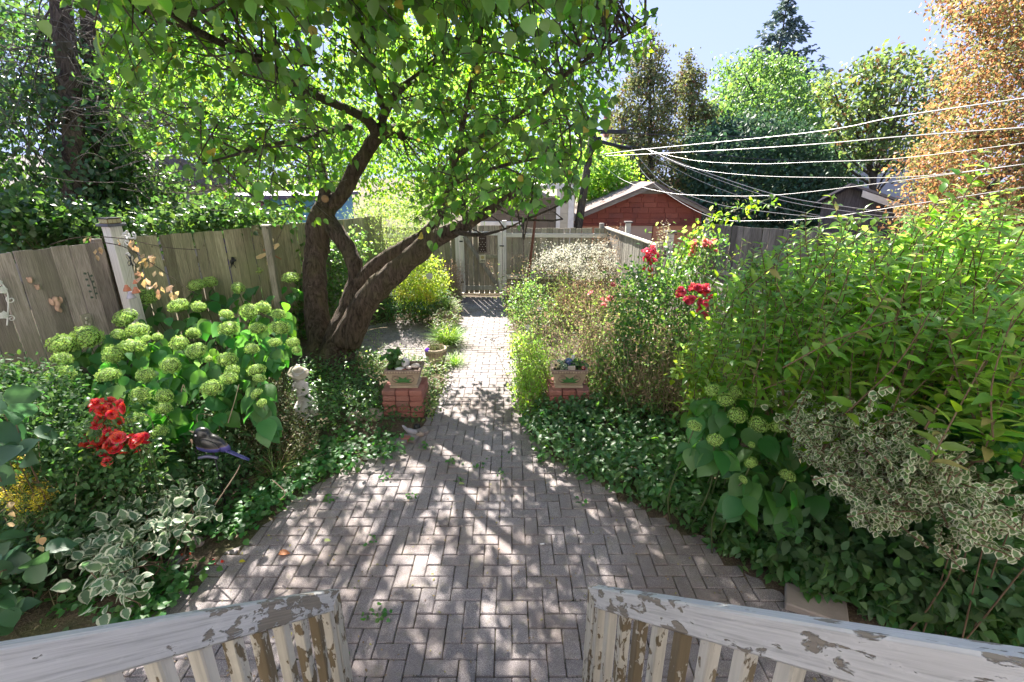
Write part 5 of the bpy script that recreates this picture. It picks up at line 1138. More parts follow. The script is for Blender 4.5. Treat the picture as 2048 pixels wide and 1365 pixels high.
shrub('dark_leafy_shrub', 'dark small-leaved shrub under the brown fence at the left edge', 'shrub', [(-50, 740), (50, 730), (120, 760), (180, 830), (260, 880), (280, 960), (120, 960), (-50, 940)], lambda x, y: np.interp(y, [690, 960], [4.4, 3.4]), .3, 420, 14, .08, (.035, .06), OVAL, L_DARK, 80, 0, stems=40, up=.9)
shrub('blue_leaved_plant', 'large blue-green leaves at the left edge beside the goldenrod', 'plant', [(-60, 780), (30, 790), (55, 850), (40, 930), (-60, 960)], 3.1, .2, 8, 4, .08, (.12, .18), BIGLEAF, L_BLUE, 80, .2, stems=8, up=.9)
shrub('blue_leaved_plant', 'big dull green leaves at the left edge just above the railing', 'plant', [(-60, 1050), (20, 1040), (55, 1090), (75, 1150), (40, 1200), (-60, 1230)], 2.9, .18, 11, 4, .08, (.10, .15), BIGLEAF, L_BLUE, 120, .2, stems=8, up=.9)
# weeds in the paving joints
jw = [(915, 962), (1000, 950), (1082, 925), (770, 960), (660, 1003), (1160, 1010), (745, 1085), (760, 1240), (820, 995), (1020, 905), (850, 900), (690, 1330), (1370, 1052), (955, 935), (905, 925), (748, 1228)]
P = []
for (a, b) in jw:
    g = at_z(a, b, 0); k = int(RNG.integers(5, 16)); P.append(g+RNG.normal(size=(k, 3))*np.array((.035, .035, 0))+np.array((0, 0, .012))+np.abs(RNG.normal(size=(k, 3)))*np.array((0, 0, .012)))
P = np.concatenate(P); o = place('joint_weeds', leaf_mesh('joint_weeds', P, rdir(len(P), .1), unit(RNG.normal(size=P.shape)*.4+np.array((0, 0, 1))), RNG.uniform(.02, .04, len(P)), ROUND, L_VIOLET)); tag(o, 'small green weeds sprouting in the paver joints', 'weeds', None, 'stuff')
# moss threads in joints
P = []
for (xx, yy, r_, ins) in S_:
    if not ins or yy > 5.2: continue
    k = RNG.poisson(5.0*max(0, .55+2.2*mnoise.noise(Vector((xx*1.3, yy*1.3, 9)))))
    for _ in range(k):
        s = RNG.uniform(-.1, .1); off = np.array((s, .05)) if r_ == 0 else np.array((.05, s)); P.append((xx+off[0]+RNG.normal()*.002, yy+off[1]+RNG.normal()*.002, -.006))
P = np.array(P); o = place('joint_moss', leaf_mesh('joint_moss', P, rdir(len(P), .8), rdir(len(P), .5), RNG.uniform(.006, .016, len(P)), DIAM, m_leaf('moss', (.035, .045, .015), (.04, .06, .015), .5, .2, .8))); tag(o, 'dark moss growing in the herringbone joints', 'moss', None, 'stuff')
x, y = rand_in_poly([(330, 1360), (430, 1150), (640, 968), (880, 850), (925, 640), (1010, 640), (1045, 860), (1190, 975), (1600, 1230), (1700, 1360)], 800)
P = np.array([at_z(p, q, .006) for p, q in zip(x, y)]); dd = polydist(PW, P[:, 0], P[:, 1]); P = P[(dd < .28) | (RNG.random(len(P)) < .35)]
o = place('leaf_litter', leaf_mesh('leaf_litter', P, rdir(len(P), .05)*np.array((1, 1, .2)), unit(RNG.normal(size=P.shape)*.3+np.array((0, 0, 1))), RNG.uniform(.008, .024, len(P)), OVAL, m_leaf('litter', (.20, .14, .08), (.2, .14, .08), .8, .1, .8, alt=(.28, .26, .08), altp=.3))); tag(o, 'bits of dry leaf litter scattered over the paving', 'litter', None, 'stuff')
# fallen leaves and red petals
fl = [(557, 1108, 'curled orange-brown fallen leaf on the left of the patio', (.45, .20, .09), .075), (478, 1124, 'small yellow fallen leaf near the patio\'s left edge', (.5, .4, .06), .04), (648, 1082, 'pale green fallen leaf lying on the pavers', (.28, .36, .12), .045), (1168, 1006, 'pale yellow-green fallen leaf near the ground cover', (.5, .5, .3), .045), (918, 968, 'fallen light green leaf in the middle of the path mouth', (.3, .4, .15), .05), (1322, 975, 'beige fallen leaf beside the right-hand ground cover', (.5, .4, .3), .05)]
for (a, b, lab, c, s) in fl:
    g = at_z(a, b, .012); P = np.array([g]); me = leaf_mesh('fallen_leaf', P*0, np.array([[1., .3, 0]]), np.array([[0, .1, 1.]]), [s], HEART, m_leaf('fallen_'+str(int(a)), c, c, .1, .2, .6)); o = place('fallen_leaf', me, None, None, Matrix.Translation(g)); tag(o, lab, 'fallen leaf', 'fallen leaves on the patio')
P = np.array([at_z(a, b, .012) for a, b in [(366, 1112), (373, 1122), (377, 1147), (262, 1160), (430, 1118), (449, 1122), (380, 1110), (278, 1170), (431, 1130), (445, 1126)]]); o = place('fallen_petals', leaf_mesh('fallen_petals', P, rdir(len(P)), rdir(len(P), 2), np.full(len(P), .022), ROUND, L_RED)); tag(o, 'scattered red petals on the soil left of the patio', 'petals', None, 'stuff')

# ================================================================ flowers
def bloom(name, rings, per, seed, m, cup=.5):
    rg = np.random.default_rng(seed); P = []; D = []; N = []; S = []
    for r in range(rings):
        for k in range(per):
            a = 2*math.pi*(k+r*.5)/per+rg.normal()*.1; el = cup+r*.34; d = np.array((math.cos(a)*math.cos(el), math.sin(a)*math.cos(el), math.sin(el))); P.append(d*.08); D.append(d); N.append((-math.cos(a)*math.sin(el), -math.sin(a)*math.sin(el), math.cos(el))); S.append(1-.16*r)
    return leaf_mesh(name, np.array(P), np.array(D), np.array(N), S, leaf_tpl([0, .35, .8, 1.0], [.05, .34, .36, 0], .18, -.2), m)
BL_RED = [bloom('bloom', 5, 11, s, L_RED, .0) for s in range(3)]; BL_ROSE = [bloom('bloom', 4, 7, s, L_ROSEP, .3) for s in range(3)]; BL_PINK = [bloom('bloom', 3, 6, s, L_PINK, .2) for s in range(2)]
def flower_clump(T, pts, t0, dt, r, meshes, pn='flower'):
    out = []
    for (a, b) in pts:
        p = at_t(a, b, t0+RNG.uniform(-dt, dt)); out.append(p)
        place(pn, random.choice(meshes), None, T, Matrix.Translation(p) @ Matrix.Rotation(random.gauss(.5, .4), 4, 'X') @ Matrix.Rotation(random.gauss(0, .5), 4, 'Y') @ Matrix.Rotation(random.uniform(0, 6), 4, 'Z') @ Matrix.Scale(r*random.uniform(.85, 1.2), 4))
    return np.array(out)
T = thing('red_flowering_plant', 'clump of bright red pompom flowers in the left bed', 'flowers', at_z(235, 960, 0))
redp = [(445, 235), (430, 285), (530, 225), (585, 215), (560, 260), (630, 262), (675, 245), (720, 275), (510, 295), (585, 320), (605, 340), (500, 330), (490, 380), (580, 375), (660, 408), (450, 445), (540, 470), (575, 508), (635, 530), (375, 575), (485, 585), (550, 575), (620, 590), (670, 565), (700, 610), (795, 562), (865, 575), (920, 555), (760, 610), (812, 598), (838, 635), (930, 625), (355, 640), (400, 635), (455, 610), (500, 650), (470, 630), (430, 650), (600, 690), (650, 660), (715, 728), (858, 716), (460, 725), (530, 718), (595, 760), (560, 800), (650, 780), (565, 650), (885, 590), (640, 685)]
redp = [(100+a/4.876, 760+b/4.876) for a, b in redp]; fp = flower_clump(T, redp, 3.45, .10, .039, BL_RED)
tubes(T, 'stems', [(smooth_path([(p[0]*.8+fp[:, 0].mean()*.2, p[1]+.1, 0), p-np.array((0, -.03, .2)), p], 6), [.004, .003]) for p in fp], B_STEM, 4, 'stuff')
P = fp[np.repeat(np.arange(len(fp)), 12)]+RNG.normal(size=(len(fp)*12, 3))*np.array((.09, .09, .12))-np.array((0, -.04, .14)); foliage(T, P, rdir(len(P), -.1), rdir(len(P), 1.2), RNG.uniform(.03, .06, len(P)), OVAL, L_ROSE, 0)
def rose(label, poly, t0, th, ncl, flowers, base):
    T, P, C = shrub('rose_bush', label, 'rose bush', poly, t0, th, ncl, 14, .10, (.035, .06), OVAL, L_ROSE, 100, 0, stems=36, base=base)
    for pts, tt_, r, ms in flowers: flower_clump(T, pts, tt_, .1, r, ms)
def blob_pts(cx, cy, rx, ry, n): 
    a = RNG.uniform(0, 6.28, n); r = RNG.random(n)**.5; return list(zip(cx+rx*r*np.cos(a), cy+ry*r*np.sin(a)))
rose('rose bush with three clusters of coral-red blooms in front of the grey fence', [(1240, 610), (1262, 545), (1330, 525), (1400, 560), (1440, 600), (1450, 690), (1400, 740), (1300, 760), (1240, 700)], 5.7, .45, 360,
     [(blob_pts(1300, 512, 13, 18, 22)+[(1290, 540), (1300, 541), (1305, 556)], 5.9, .046, BL_ROSE), (blob_pts(1358, 586, 9, 8, 9)+blob_pts(1390, 580, 12, 7, 12)+blob_pts(1410, 582, 8, 8, 9), 5.3, .046, BL_ROSE), (blob_pts(1380, 603, 14, 5, 9)+blob_pts(1405, 612, 12, 10, 15)+[(1372, 600), (1420, 600), (1430, 619), (1425, 596)]+blob_pts(1408, 634, 9, 10, 8), 5.2, .046, BL_ROSE)], (1.95, 5.3, 0))
rose('taller rose with paler pink clusters in front of the dark fence', [(1350, 520), (1375, 480), (1430, 480), (1440, 540), (1400, 570)], 6.3, .25, 60,
     [(blob_pts(1386, 490, 9, 8, 14)+blob_pts(1381, 505, 6, 8, 7), 6.2, .043, BL_PINK), (blob_pts(1415, 489, 12, 7, 16)+[(1431, 503), (1429, 482), (1427, 487)], 6.2, .043, BL_PINK)], (2.25, 6.3, 0))
T = thing('orange_lilies', 'few orange-pink blooms among the grasses left of the roses', 'flowers', at_z(1215, 660, 0)); fp = flower_clump(T, [(1206, 602), (1220, 598), (1208, 612), (1182, 588), (1225, 571)], 6.6, .15, .05, BL_PINK); tubes(T, 'stems', [(smooth_path([(p[0]+.03, p[1]+.05, 0), p-np.array((0, 0, .3)), p], 5), [.004, .003]) for p in fp], B_STEM, 4, 'stuff')
# goldenrod
T = thing('goldenrod', 'feathery yellow goldenrod at the left edge', 'plant', at_z(70, 1080, 0)); P = []; paths = []
for tip in [((38, 912), 3.25), ((5, 985), 3.2), ((60, 950), 3.3), ((85, 975), 3.3), ((100, 985), 3.35), ((30, 960), 3.2), ((70, 1000), 3.2), ((20, 1000), 3.1)]:
    e = at_t(tip[0][0], tip[0][1], tip[1]); b = at_z(70, 1090, 0); pth_ = smooth_path([b, (b+e)/2+np.array((.03, 0, .1)), e], 20); paths.append((pth_, [.005, .002])); k = np.repeat(np.arange(11, 20), 22); P.append(pth_[k]+RNG.normal(size=(len(k), 3))*.022)
P = np.concatenate(P); foliage(T, P, rdir(len(P)), rdir(len(P)), RNG.uniform(.010, .018, len(P)), DIAM, L_YEL, 0, 'florets'); tubes(T, 'stems', paths, B_STEM, 4, 'stuff'); P = P[::2]-np.array((0, 0, .14)); foliage(T, P, rdir(len(P), -.2), rdir(len(P), 1), RNG.uniform(.03, .05, len(P)), SLIVER, L_OLIVE, 0)
T = thing('goldenrod', 'yellow goldenrod plumes below the golden shrub beyond the trunk', 'plant', at_z(850, 620, 0)); P = []; paths = []
for tip in [(835, 572), (848, 585), (822, 590), (846, 560), (860, 592), (800, 580)]:
    e = at_t(tip[0], tip[1], 8.6); b = e*np.array((1, 1, 0))+np.array((.03, .1, 0)); pth_ = smooth_path([b, (b+e)/2+np.array((.03, 0, .1)), e], 14); paths.append((pth_, [.006, .002])); k = np.repeat(np.arange(9, 14), 26); P.append(pth_[k]+RNG.normal(size=(len(k), 3))*.045)
P = np.concatenate(P); foliage(T, P, rdir(len(P)), rdir(len(P)), RNG.uniform(.018, .03, len(P)), DIAM, L_YEL, 0, 'florets'); tubes(T, 'stems', paths, B_STEM, 4, 'stuff')

# ================================================================ far end planting
def wild(name, label, poly, n, h, spread, leafs, size, m, headm=None, hp=.5, tpl=SLIVER, stem_m=None, cat='wild flowers', lean=.12):
    """upright thin stems with small leaves and seed heads"""
    x, y = rand_in_poly(poly, n); G = np.array([at_z(a, b, 0) for a, b in zip(x, y)]); P = []; H = []; paths = []
    for g in G:
        hh = RNG.uniform(h[0], h[1]); e = g+np.array((RNG.normal()*lean*hh, RNG.normal()*lean*hh, hh)); mid = (g+e)/2+RNG.normal(size=3)*.02; paths.append((np.array([g, mid, e]), [.0045, .002]))
        u = RNG.uniform(.15, 1, leafs); P.append(g+(e-g)*u[:, None]+RNG.normal(size=(leafs, 3))*spread*np.array((1, 1, .5)))
        if headm and RNG.random() < hp: k = 12; H.append(e+RNG.normal(size=(k, 3))*np.array((.05, .05, .035)))
    T = thing(name, label, cat, (G[:, 0].mean(), G[:, 1].mean(), 0)); P = np.concatenate(P); foliage(T, P, rdir(len(P), .8), rdir(len(P), .5), RNG.uniform(size[0], size[1], len(P)), tpl, m, 0)
    if H: H = np.concatenate(H); foliage(T, H, rdir(len(H)), rdir(len(H)), RNG.uniform(.016, .032, len(H)), DIAM, headm, 0, 'flower_heads')
    tubes(T, 'stems', paths, stem_m or B_STRAW, 3, 'stuff'); return T
wild('wildflower_bed', 'tall olive-green wildflowers along the right side of the path', [(1048, 850), (1044, 760), (1032, 690), (1022, 640), (1120, 620), (1200, 640), (1260, 700), (1290, 780), (1250, 850), (1205, 840), (1190, 795), (1080, 795), (1066, 850)], 330, (.15, .85), .06, 18, (.022, .055), L_OLIVE, L_DRY, .6, LANCE, lean=.25)
bed('ground_cover_plants', 'ground cover leaves in front of the right brick stack', [(1066, 838), (1195, 834), (1200, 862), (1066, 870)], 420, .30, (.04, .07), OVAL, L_GROUND, 30)
wild('wildflower_bed', 'tall wispy olive growth between the right planter and the hydrangea', [(1195, 800), (1250, 720), (1340, 740), (1440, 800), (1400, 870), (1260, 860)], 230, (.5, 1.0), .08, 26, (.025, .055), L_OLIVE, L_DRY, .6, LANCE, lean=.2)
wild('wildflower_bed', 'brown gone-to-seed flowers in front of the roses', [(1150, 740), (1260, 690), (1370, 720), (1440, 800), (1400, 870), (1250, 850), (1180, 820)], 300, (.3, .85), .06, 20, (.02, .045), L_DRY, L_DRY, .9, lean=.22)
wild('wildflower_bed', 'sunlit pale green and russet meadow plants near the gate', [(1016, 645), (1012, 600), (1120, 585), (1240, 600), (1290, 650), (1230, 680), (1100, 650)], 290, (.25, 1.05), .08, 19, (.025, .06), L_OLIVE, L_DRY, .7, LANCE, lean=.22)
wild('wildflower_bed', 'light green leafy edge plants spilling over the path', [(1024, 700), (1060, 690), (1080, 780), (1060, 860), (1040, 840)], 110, (.15, .4), .06, 20, (.03, .05), L_SHRUB, None, 0, OVAL)
shrub('meadow_clump', 'leafy mid-green clump in the wildflower bed nearest the gate end of the path', 'plant', [(1018, 640), (1025, 580), (1060, 560), (1095, 590), (1100, 640), (1060, 665)], 8.3, .3, 90, 16, .09, (.03, .06), OVAL, L_TREE, 0, stems=10)
shrub('meadow_clump', 'russet flowering clump in the meadow below the white asters', 'plant', [(1110, 600), (1130, 570), (1190, 565), (1215, 590), (1190, 625), (1130, 625)], 8.4, .3, 90, 16, .10, (.02, .045), SLIVER, m_leaf('russet_leaf', (.34, .20, .13), (.42, .25, .14), .5, .4, .7), 0, stems=20)
shrub('meadow_clump', 'fresh green leafy clump between the right planter and the roses', 'plant', [(1180, 760), (1210, 690), (1250, 700), (1275, 760), (1240, 810), (1190, 800)], 5.6, .3, 80, 16, .08, (.03, .055), OVAL, L_TREE, 40, stems=12)
shrub('meadow_clump', 'yellow-green grassy clump left of the right planter by the path', 'plant', [(1040, 780), (1050, 690), (1080, 680), (1095, 730), (1085, 800)], 5.6, .2, 60, 18, .06, (.04, .08), SLIVER, L_GRASS, 0, stems=12)
wild('white_asters', 'cloud of small white asters against the back fence', [(1070, 592), (1120, 580), (1220, 584), (1230, 605), (1100, 610)], 210, (.75, 1.25), .10, 34, (.02, .045), L_OLIVE, L_WHITE, 1, SLIVER, cat='flowers')
T = thing('aster_blossoms', 'white blossom sprays in front of the grey side fence', 'flowers', at_z(1200, 620, 0)); P, C, _ = cloud([(1065, 540), (1085, 500), (1140, 490), (1190, 480), (1230, 500), (1235, 550), (1180, 560), (1120, 550)], 9.3, .5, 240, 16, .06); foliage(T, P, rdir(len(P)), rdir(len(P)), RNG.uniform(.018, .034, len(P)), DIAM, L_WHITE, 0, 'blossoms')
tubes(T, 'stems', [(np.array([(c[0], c[1]+.05, 0), c]), [.004, .002]) for c in C[:60]], B_STEM, 3, 'stuff')
T = thing('climbing_seedheads', 'pale dried climber on the posts of the grey side fence', 'climber', at_z(1230, 610, 0)); P, C, _ = cloud([(1190, 470), (1240, 450), (1250, 600), (1190, 590)], 9.6, .2, 110, 9, .07); foliage(T, P, rdir(len(P)), rdir(len(P)), RNG.uniform(.03, .05, len(P)), SLIVER, L_DRY, 0); tubes(T, 'stems', [(np.array([(c[0], c[1], 0), c]), [.004, .002]) for c in C[:40]], B_STEMR, 3, 'stuff')
shrub('hollyhock_stalk', 'spindly seedy stalk rising in front of the orange garage boards', 'plant', [(1325, 445), (1345, 440), (1330, 480), (1315, 520), (1300, 500)], 7.0, .1, 26, 7, .035, (.025, .045), OVAL, m_leaf('pale_pod', (.4, .36, .24), (.4, .36, .2), .3, .3, .6), 0, stems=12, base=(2.25, 6.9, 0))
shrub('gold_shrub', 'rounded golden-green shrub under the leaning limb', 'shrub', [(790, 575), (800, 530), (835, 505), (870, 520), (890, 560), (880, 600), (840, 620), (800, 610)], 9.0, .4, 170, 26, .10, (.03, .055), OVAL, L_GOLD, 60, stems=20)
shrub('pale_shrub', 'tall pale-green fine-leaved shrub between the trunk and the leaning limb', 'shrub', [(700, 560), (690, 480), (705, 420), (760, 395), (820, 400), (850, 450), (820, 520), (760, 560)], 9.4, .6, 330, 26, .13, (.035, .06), SLIVER, m_leaf('pale_shrub_leaf', (.20, .28, .08), (.46, .60, .14), .4, .5, .5), 0, stems=30)
shrub('lilac_bush', 'glossy green bush glimpsed between the forked stems', 'shrub', [(575, 480), (640, 470), (720, 470), (735, 560), (720, 650), (640, 690), (580, 690)], 8.1, .4, 260, 18, .12, (.05, .085), OVAL, L_TREE, 90, stems=20)
bed('hosta_bed', 'dark glossy hosta-like leaves beyond the sunny paving', [(745, 640), (770, 610), (860, 600), (905, 620), (900, 650), (850, 660), (780, 660)], 1500, .45, (.06, .11), LANCE, L_DARK, 0)
bed('edge_perennials', 'green plants edging the path left side near the gate', [(860, 650), (880, 610), (905, 600), (922, 612), (922, 650), (905, 700), (875, 700)], 1500, .35, (.03, .06), LANCE, L_OLIVE, 0)
bed('shade_weeds', 'low weeds and ferns between the trunk and the sunny paving', [(700, 740), (690, 690), (720, 650), (780, 640), (760, 700), (860, 720), (870, 760), (760, 760)], 1700, .16, (.03, .055), SLIVER, L_OLIVE, 0)
wild('dry_perennials', 'brown dried perennials just left of the gate', [(880, 610), (890, 590), (925, 590), (922, 612)], 130, (.4, .85), .07, 22, (.03, .05), L_DRY, L_DRY, .8, cat='plants')
wild('yellowing_perennials', 'yellow-green leggy perennials left of the path in front of the gold shrub', [(790, 625), (800, 605), (900, 600), (900, 640)], 150, (.3, .8), .07, 20, (.03, .06), L_OLIVE, L_YEL, .25, cat='plants')
def tuft(label, px, py, n, L, m=L_GRASS, sp=.5, t=None, base=None, s_=(.7, 1.1)):
    g = at_z(px, py, 0) if base is None else np.array(base); T = thing('grass_clump', label, 'grass', g); P = g+RNG.normal(size=(n, 3))*np.array((.05, .05, 0)); D = unit(RNG.normal(size=(n, 3))*np.array((sp, sp, .15))+np.array((0, 0, 1))); side_ = unit(np.cross(D, rdir(n)))
    N = unit(np.cross(D, np.cross((0, 0, 1.), D)+RNG.normal(size=D.shape)*.02)+RNG.normal(size=D.shape)*.2); N = unit(N*1.0+np.array((0, 0, .4)))
    foliage(T, P, D, N, L*RNG.uniform(s_[0], s_[1], n), BLADE, m, 0, 'blades'); return T
tuft('bright green spiky grass clump at the left edge of the path', 897, 688, 420, .38, sp=.5)
tuft('fine grass clump between the round urn and the path', 908, 728, 200, .22, sp=.6)
tuft('long drooping grass blades below the juniper bush', 560, 950, 240, .30, L_OLIVE, .7)
tuft('wiry grass tuft beside the hydrangea\'s lowest heads', 370, 905, 200, .34, L_OLIVE, .7)
tuft('dry straw-coloured grass at the lower left behind the railing', 90, 1235, 60, .18, L_DRY, .9)
tuft('thin grass clump between the variegated shrub and the patio edge', 300, 1075, 180, .26, L_OLIVE, .9)
# curled dry stalks in the left bed
M_STRAW = m_plain('straw', (.42, .32, .22), .8)
T = thing('dry_stalks', 'curled pale dead stalks among the left hydrangea and bird ornament', 'stalks', at_z(420, 900, 0)); paths = []
for (pts, t_) in [([(360, 800), (367, 770), (375, 810)], 4.3), ([(400, 860), (395, 830), (430, 835), (440, 860)], 4.2), ([(310, 880), (300, 835), (275, 828)], 4.0), ([(75, 860), (80, 920), (85, 950), (115, 985)], 3.4), ([(150, 1010), (155, 950), (165, 930)], 3.4), ([(430, 1010), (470, 950), (480, 930)], 3.5), ([(545, 960), (570, 985), (560, 1000)], 3.5), ([(680, 640+40), (740, 660), (775, 655)], 7.2), ([(455, 850), (470, 800), (478, 770)], 4.2), ([(700, 620), (735, 605), (770, 620)], 7.4)]:
    tubes(T, 'stalk', [(pth([(a, b, t_) for a, b in pts], 14), [.005, .003])], M_STRAW, 4)

# ================================================================ pedestals and planters
M_CONC = m_plain('planter_stone', (.42, .33, .24), .85, 0, .5, 60, .2); M_RIM = m_plain('planter_rim_dark', (.27, .19, .15), .85, 0, .5, 60, .2)
M_GLEAF = m_plain('painted_green_leaf', (.06, .20, .055), .55, 0, .2, 60, .2); M_STONEW = m_plain('white_stone', (.60, .58, .58), .55, 0, .3, 30, .12)
bmesh_ = {}
def brick_stack(label, cx, fy, rows, base=0.0):
    T = thing('brick_pedestal', label, 'pedestal', (cx, fy+.2, base)); hb = .067; base += .012
    for r in range(rows):
        ws = ([.152, .152, .152] if r % 2 == 0 else [.150, .155, .150]); off = (0, .006, -.004, .003, 0)[r % 5]; x = cx-.228+off
        for c in range(3):
            for d in range(2):
                l = ws[c]-.007; key = (round(l, 3))
                if key not in bmesh_:
                    V, F = box(-l/2, l/2, -.098, .098, 0, hb-.006, .009); V = [(a, b+.006*math.sin(a*40+1), c_+.002*math.sin(a*55)) for a, b, c_ in V]; bmesh_[key] = mesh_vf('brick', V, F, False, M_BRICK)
                place('brick', bmesh_[key], None, T, Matrix.Translation((x+l/2+.002, fy+.1+d*.2+random.uniform(-.004, .004), base+r*hb+.002)) @ Matrix.Rotation(random.gauss(0, .012), 4, 'Z'))
            x += ws[c]
    return base+rows*hb
def planter(label, cx, fy, z0, face=0.0):
    T = thing('stone_planter', label, 'planter', (cx, fy+.14, z0)); W0, W1, H, D0, D1 = .145, .20, .225, .10, .15; cy = fy+.16
    def ring(w, d, z): return [(cx-w, cy-d, z), (cx+w, cy-d, z), (cx+w, cy+d, z), (cx-w, cy+d, z)]
    lv = [(W0+.012, D0+.012, z0), (W0+.012, D0+.012, z0+.025), (W0-.01, D0-.01, z0+.03), (W0+.0, D0+.0, z0+.045), (W1-.012, D1-.012, z0+H-.045), (W1-.012, D1-.012, z0+H-.042)]
    V = []; F = []
    for w, d, z in lv: V += ring(w, d, z)
    for i in range(len(lv)-1):
        for k in range(4): F.append((i*4+k, i*4+(k+1) % 4, i*4+4+(k+1) % 4, i*4+4+k))
    F.append((3, 2, 1, 0)); n = len(V); V += ring(W1-.03, D1-.03, z0+H-.05); 
    for k in range(4): F.append(((len(lv)-1)*4+k, (len(lv)-1)*4+(k+1) % 4, n+(k+1) % 4, n+k))
    F.append((n, n+1, n+2, n+3)); place('bowl', mesh_vf('bowl', V, F, False, M_CONC), None, T)
    mb = MB(); w, d = W1, D1
    for (a0_, a1_, b0, b1) in ((cx-w, cx+w, cy-d, cy-d+.025), (cx-w, cx+w, cy+d-.025, cy+d), (cx-w, cx-w+.025, cy-d+.0255, cy+d-.0255), (cx+w-.025, cx+w, cy-d+.0255, cy+d-.0255)): mb.add(*box(a0_, a1_, b0, b1, z0+H-.041, z0+H, .004))
    mb.obj('rim', M_RIM, T)
    mb = MB()
    for k in range(13): xx = cx-W1+.022+k*.0297; mb.add(*box(xx, xx+.016, cy-D1-.004, cy-D1+.003, z0+H-.030, z0+H-.012))
    mb.obj('rim_beading', M_CONC, T)
    # raised scroll frame on the sloping front
    def fp_(u, v):                      # u across (-1..1), v up (0..1) on the front face
        z = z0+.045+v*(H-.09); k = (z-z0-.045)/(H-.09); w_ = W0+(W1-.012-W0)*k; d_ = D0+(D1-.012-D0)*k; return (cx+u*w_, cy-d_-.004, z)
    mb = MB()
    mb.add(*tube([fp_(.74*math.cos(a), .46+.40*math.sin(a)) for a in np.linspace(math.pi*.62, math.pi*2.38, 30)], .0045, 5))
    for s in (1, -1): mb.add(*tube([fp_(s*(.42+(.26-.24*q)*math.cos(q*4.5+.6)), .66+(.26-.24*q)*math.sin(q*4.5+.6)) for q in np.linspace(0, 1, 18)], .004, 5))
    mb.obj('scroll_relief', M_RIM, T, True)
    # painted leaf: five pointed lobes
    pts = []
    for k in range(11):
        a = math.pi*(-.08+1.16*k/10); r = (.66 if k % 2 == 0 else .36); pts.append((r*math.cos(a)*1.0, .26+r*.78*math.sin(a)))
    pts = [(-.1, .16)]+pts[::-1]+[(.1, .16)]; V = [fp_(a, b) for a, b in pts]; c_ = fp_(0, .33); V = [(x_, y_-.0045, z_) for x_, y_, z_ in V]; V.append((c_[0], c_[1]-.012, c_[2])); n = len(V)-1
    V2 = [(x_, y_+.006, z_) for x_, y_, z_ in V[:-1]]; base_n = len(V); V += V2; F = [(i, (i+1) % n, n) for i in range(n)]+[(i, base_n+i, base_n+(i+1) % n, (i+1) % n) for i in range(n)]
    place('leaf_relief', mesh_vf('leaf_relief', V, F, False, M_GLEAF), None, T)
    V, F = box(cx-W1+.028, cx+W1-.028, cy-D1+.028, cy+D1-.028, z0+H-.049, z0+H-.025); place('potting_soil', mesh_vf('potting_soil', V, F, False, M_SOIL), None, T)
    return z0+H, cy
cL = at_z(808, 838, 0); zL = brick_stack('square stack of red bricks carrying the left planter', cL[0]-.0, cL[1], 5)
zt_, cyL = planter('square stone planter with a painted green leaf, left of the path', cL[0]+.01, cL[1]+.02, zL+.001)
cR = at_z(1137, 838, 0); zR = brick_stack('brick stack half hidden in ground cover under the right planter', cR[0], cR[1], 5)
zt2, cyR = planter('square stone planter with a faded leaf among the wildflowers, right of the path', cR[0]+.0, cR[1]+.02, zR+.001)
def stone(label, c, r, m, cat='stone', name='stone', seed=1, group=None):
    V, F = sphere((0, 0, 0), r, None, 20, 14); V = [tuple(np.array(v)*(1+.16*mnoise.noise(Vector(v)*(2.6/max(r))+Vector((seed*3.1, 0, 0)))+.05*mnoise.noise(Vector(v)*(9/max(r))))) for v in V]
    o = place(name, mesh_vf(name, V, F, True, m), None, None, Matrix.Translation(c)); return tag(o, label, cat, group)
zz = zt_-.02
stone('round white stone egg standing in the left planter', at_y(811, 729, cyL)*np.array((1, 1, 0))+np.array((0, 0, zz+.055)), (.045, .045, .06), M_STONEW, seed=1)
stone('flat white pebble at the front of the left planter', (cL[0]-.02, cyL-.09, zz+.018), (.05, .03, .018), M_STONEW, seed=2)
stone('cream pebble at the right of the left planter', (cL[0]+.07, cyL-.06, zz+.02), (.035, .028, .02), m_plain('cream_stone', (.55, .45, .40), .6), seed=3)
stone('pale curved shell stone at the right corner of the left planter', (cL[0]+.14, cyL-.02, zz+.028), (.05, .04, .028), m_plain('shell_stone', (.58, .50, .45), .6), seed=4)
stone('reddish pebble in the left planter', (cL[0]+.03, cyL-.11, zz+.014), (.03, .018, .013), M_BRICK, seed=5)
def potplant(label, c, n, h, size, tpl, m, name='potted_plant', indiv=40):
    T = thing(name, label, 'plant', c); P = np.array(c)+RNG.normal(size=(n, 3))*np.array((.05, .04, 0)); P[:, 2] = c[2]+RNG.random(n)*h; D = unit(RNG.normal(size=(n, 3))+np.array((0, -.2, .1))); foliage(T, P, D, rdir(n, 1.5), RNG.uniform(size[0], size[1], n), tpl, m, indiv)
    tubes(T, 'stems', [(np.array([[c[0], c[1], c[2]-.01], p]), [.003, .002]) for p in P[::4]], B_STEM, 4, 'stuff')
potplant('lobed green plant in the left planter', (cL[0]-.10, cyL+.02, zz), 70, .20, (.05, .085), BIGLEAF, L_GROUND)
potplant('succulent-like green plants filling the right planter', (cR[0]-.05, cyR, zt2-.02), 60, .06, (.035, .06), ROUND, L_VARW)
potplant('small-leaved plant at the right of the right planter', (cR[0]+.10, cyR, zt2-.02), 50, .07, (.03, .05), ROUND, L_GROUND)
stone('blue glass ball in the right planter', (cR[0]-.0, cyR+.03, zt2+.035), (.045, .045, .045), m_plain('blue_glass', (.07, .10, .24), .15, spec=.9), 'ball', 'glass_ball', 7)
stone('small dark red ball at the right rim of the right planter', (cR[0]+.15, cyR-.11, zt2+.012), (.024, .024, .024), m_plain('red_glass', (.16, .015, .02), .12, spec=.9), 'ball', 'glass_ball', 8)
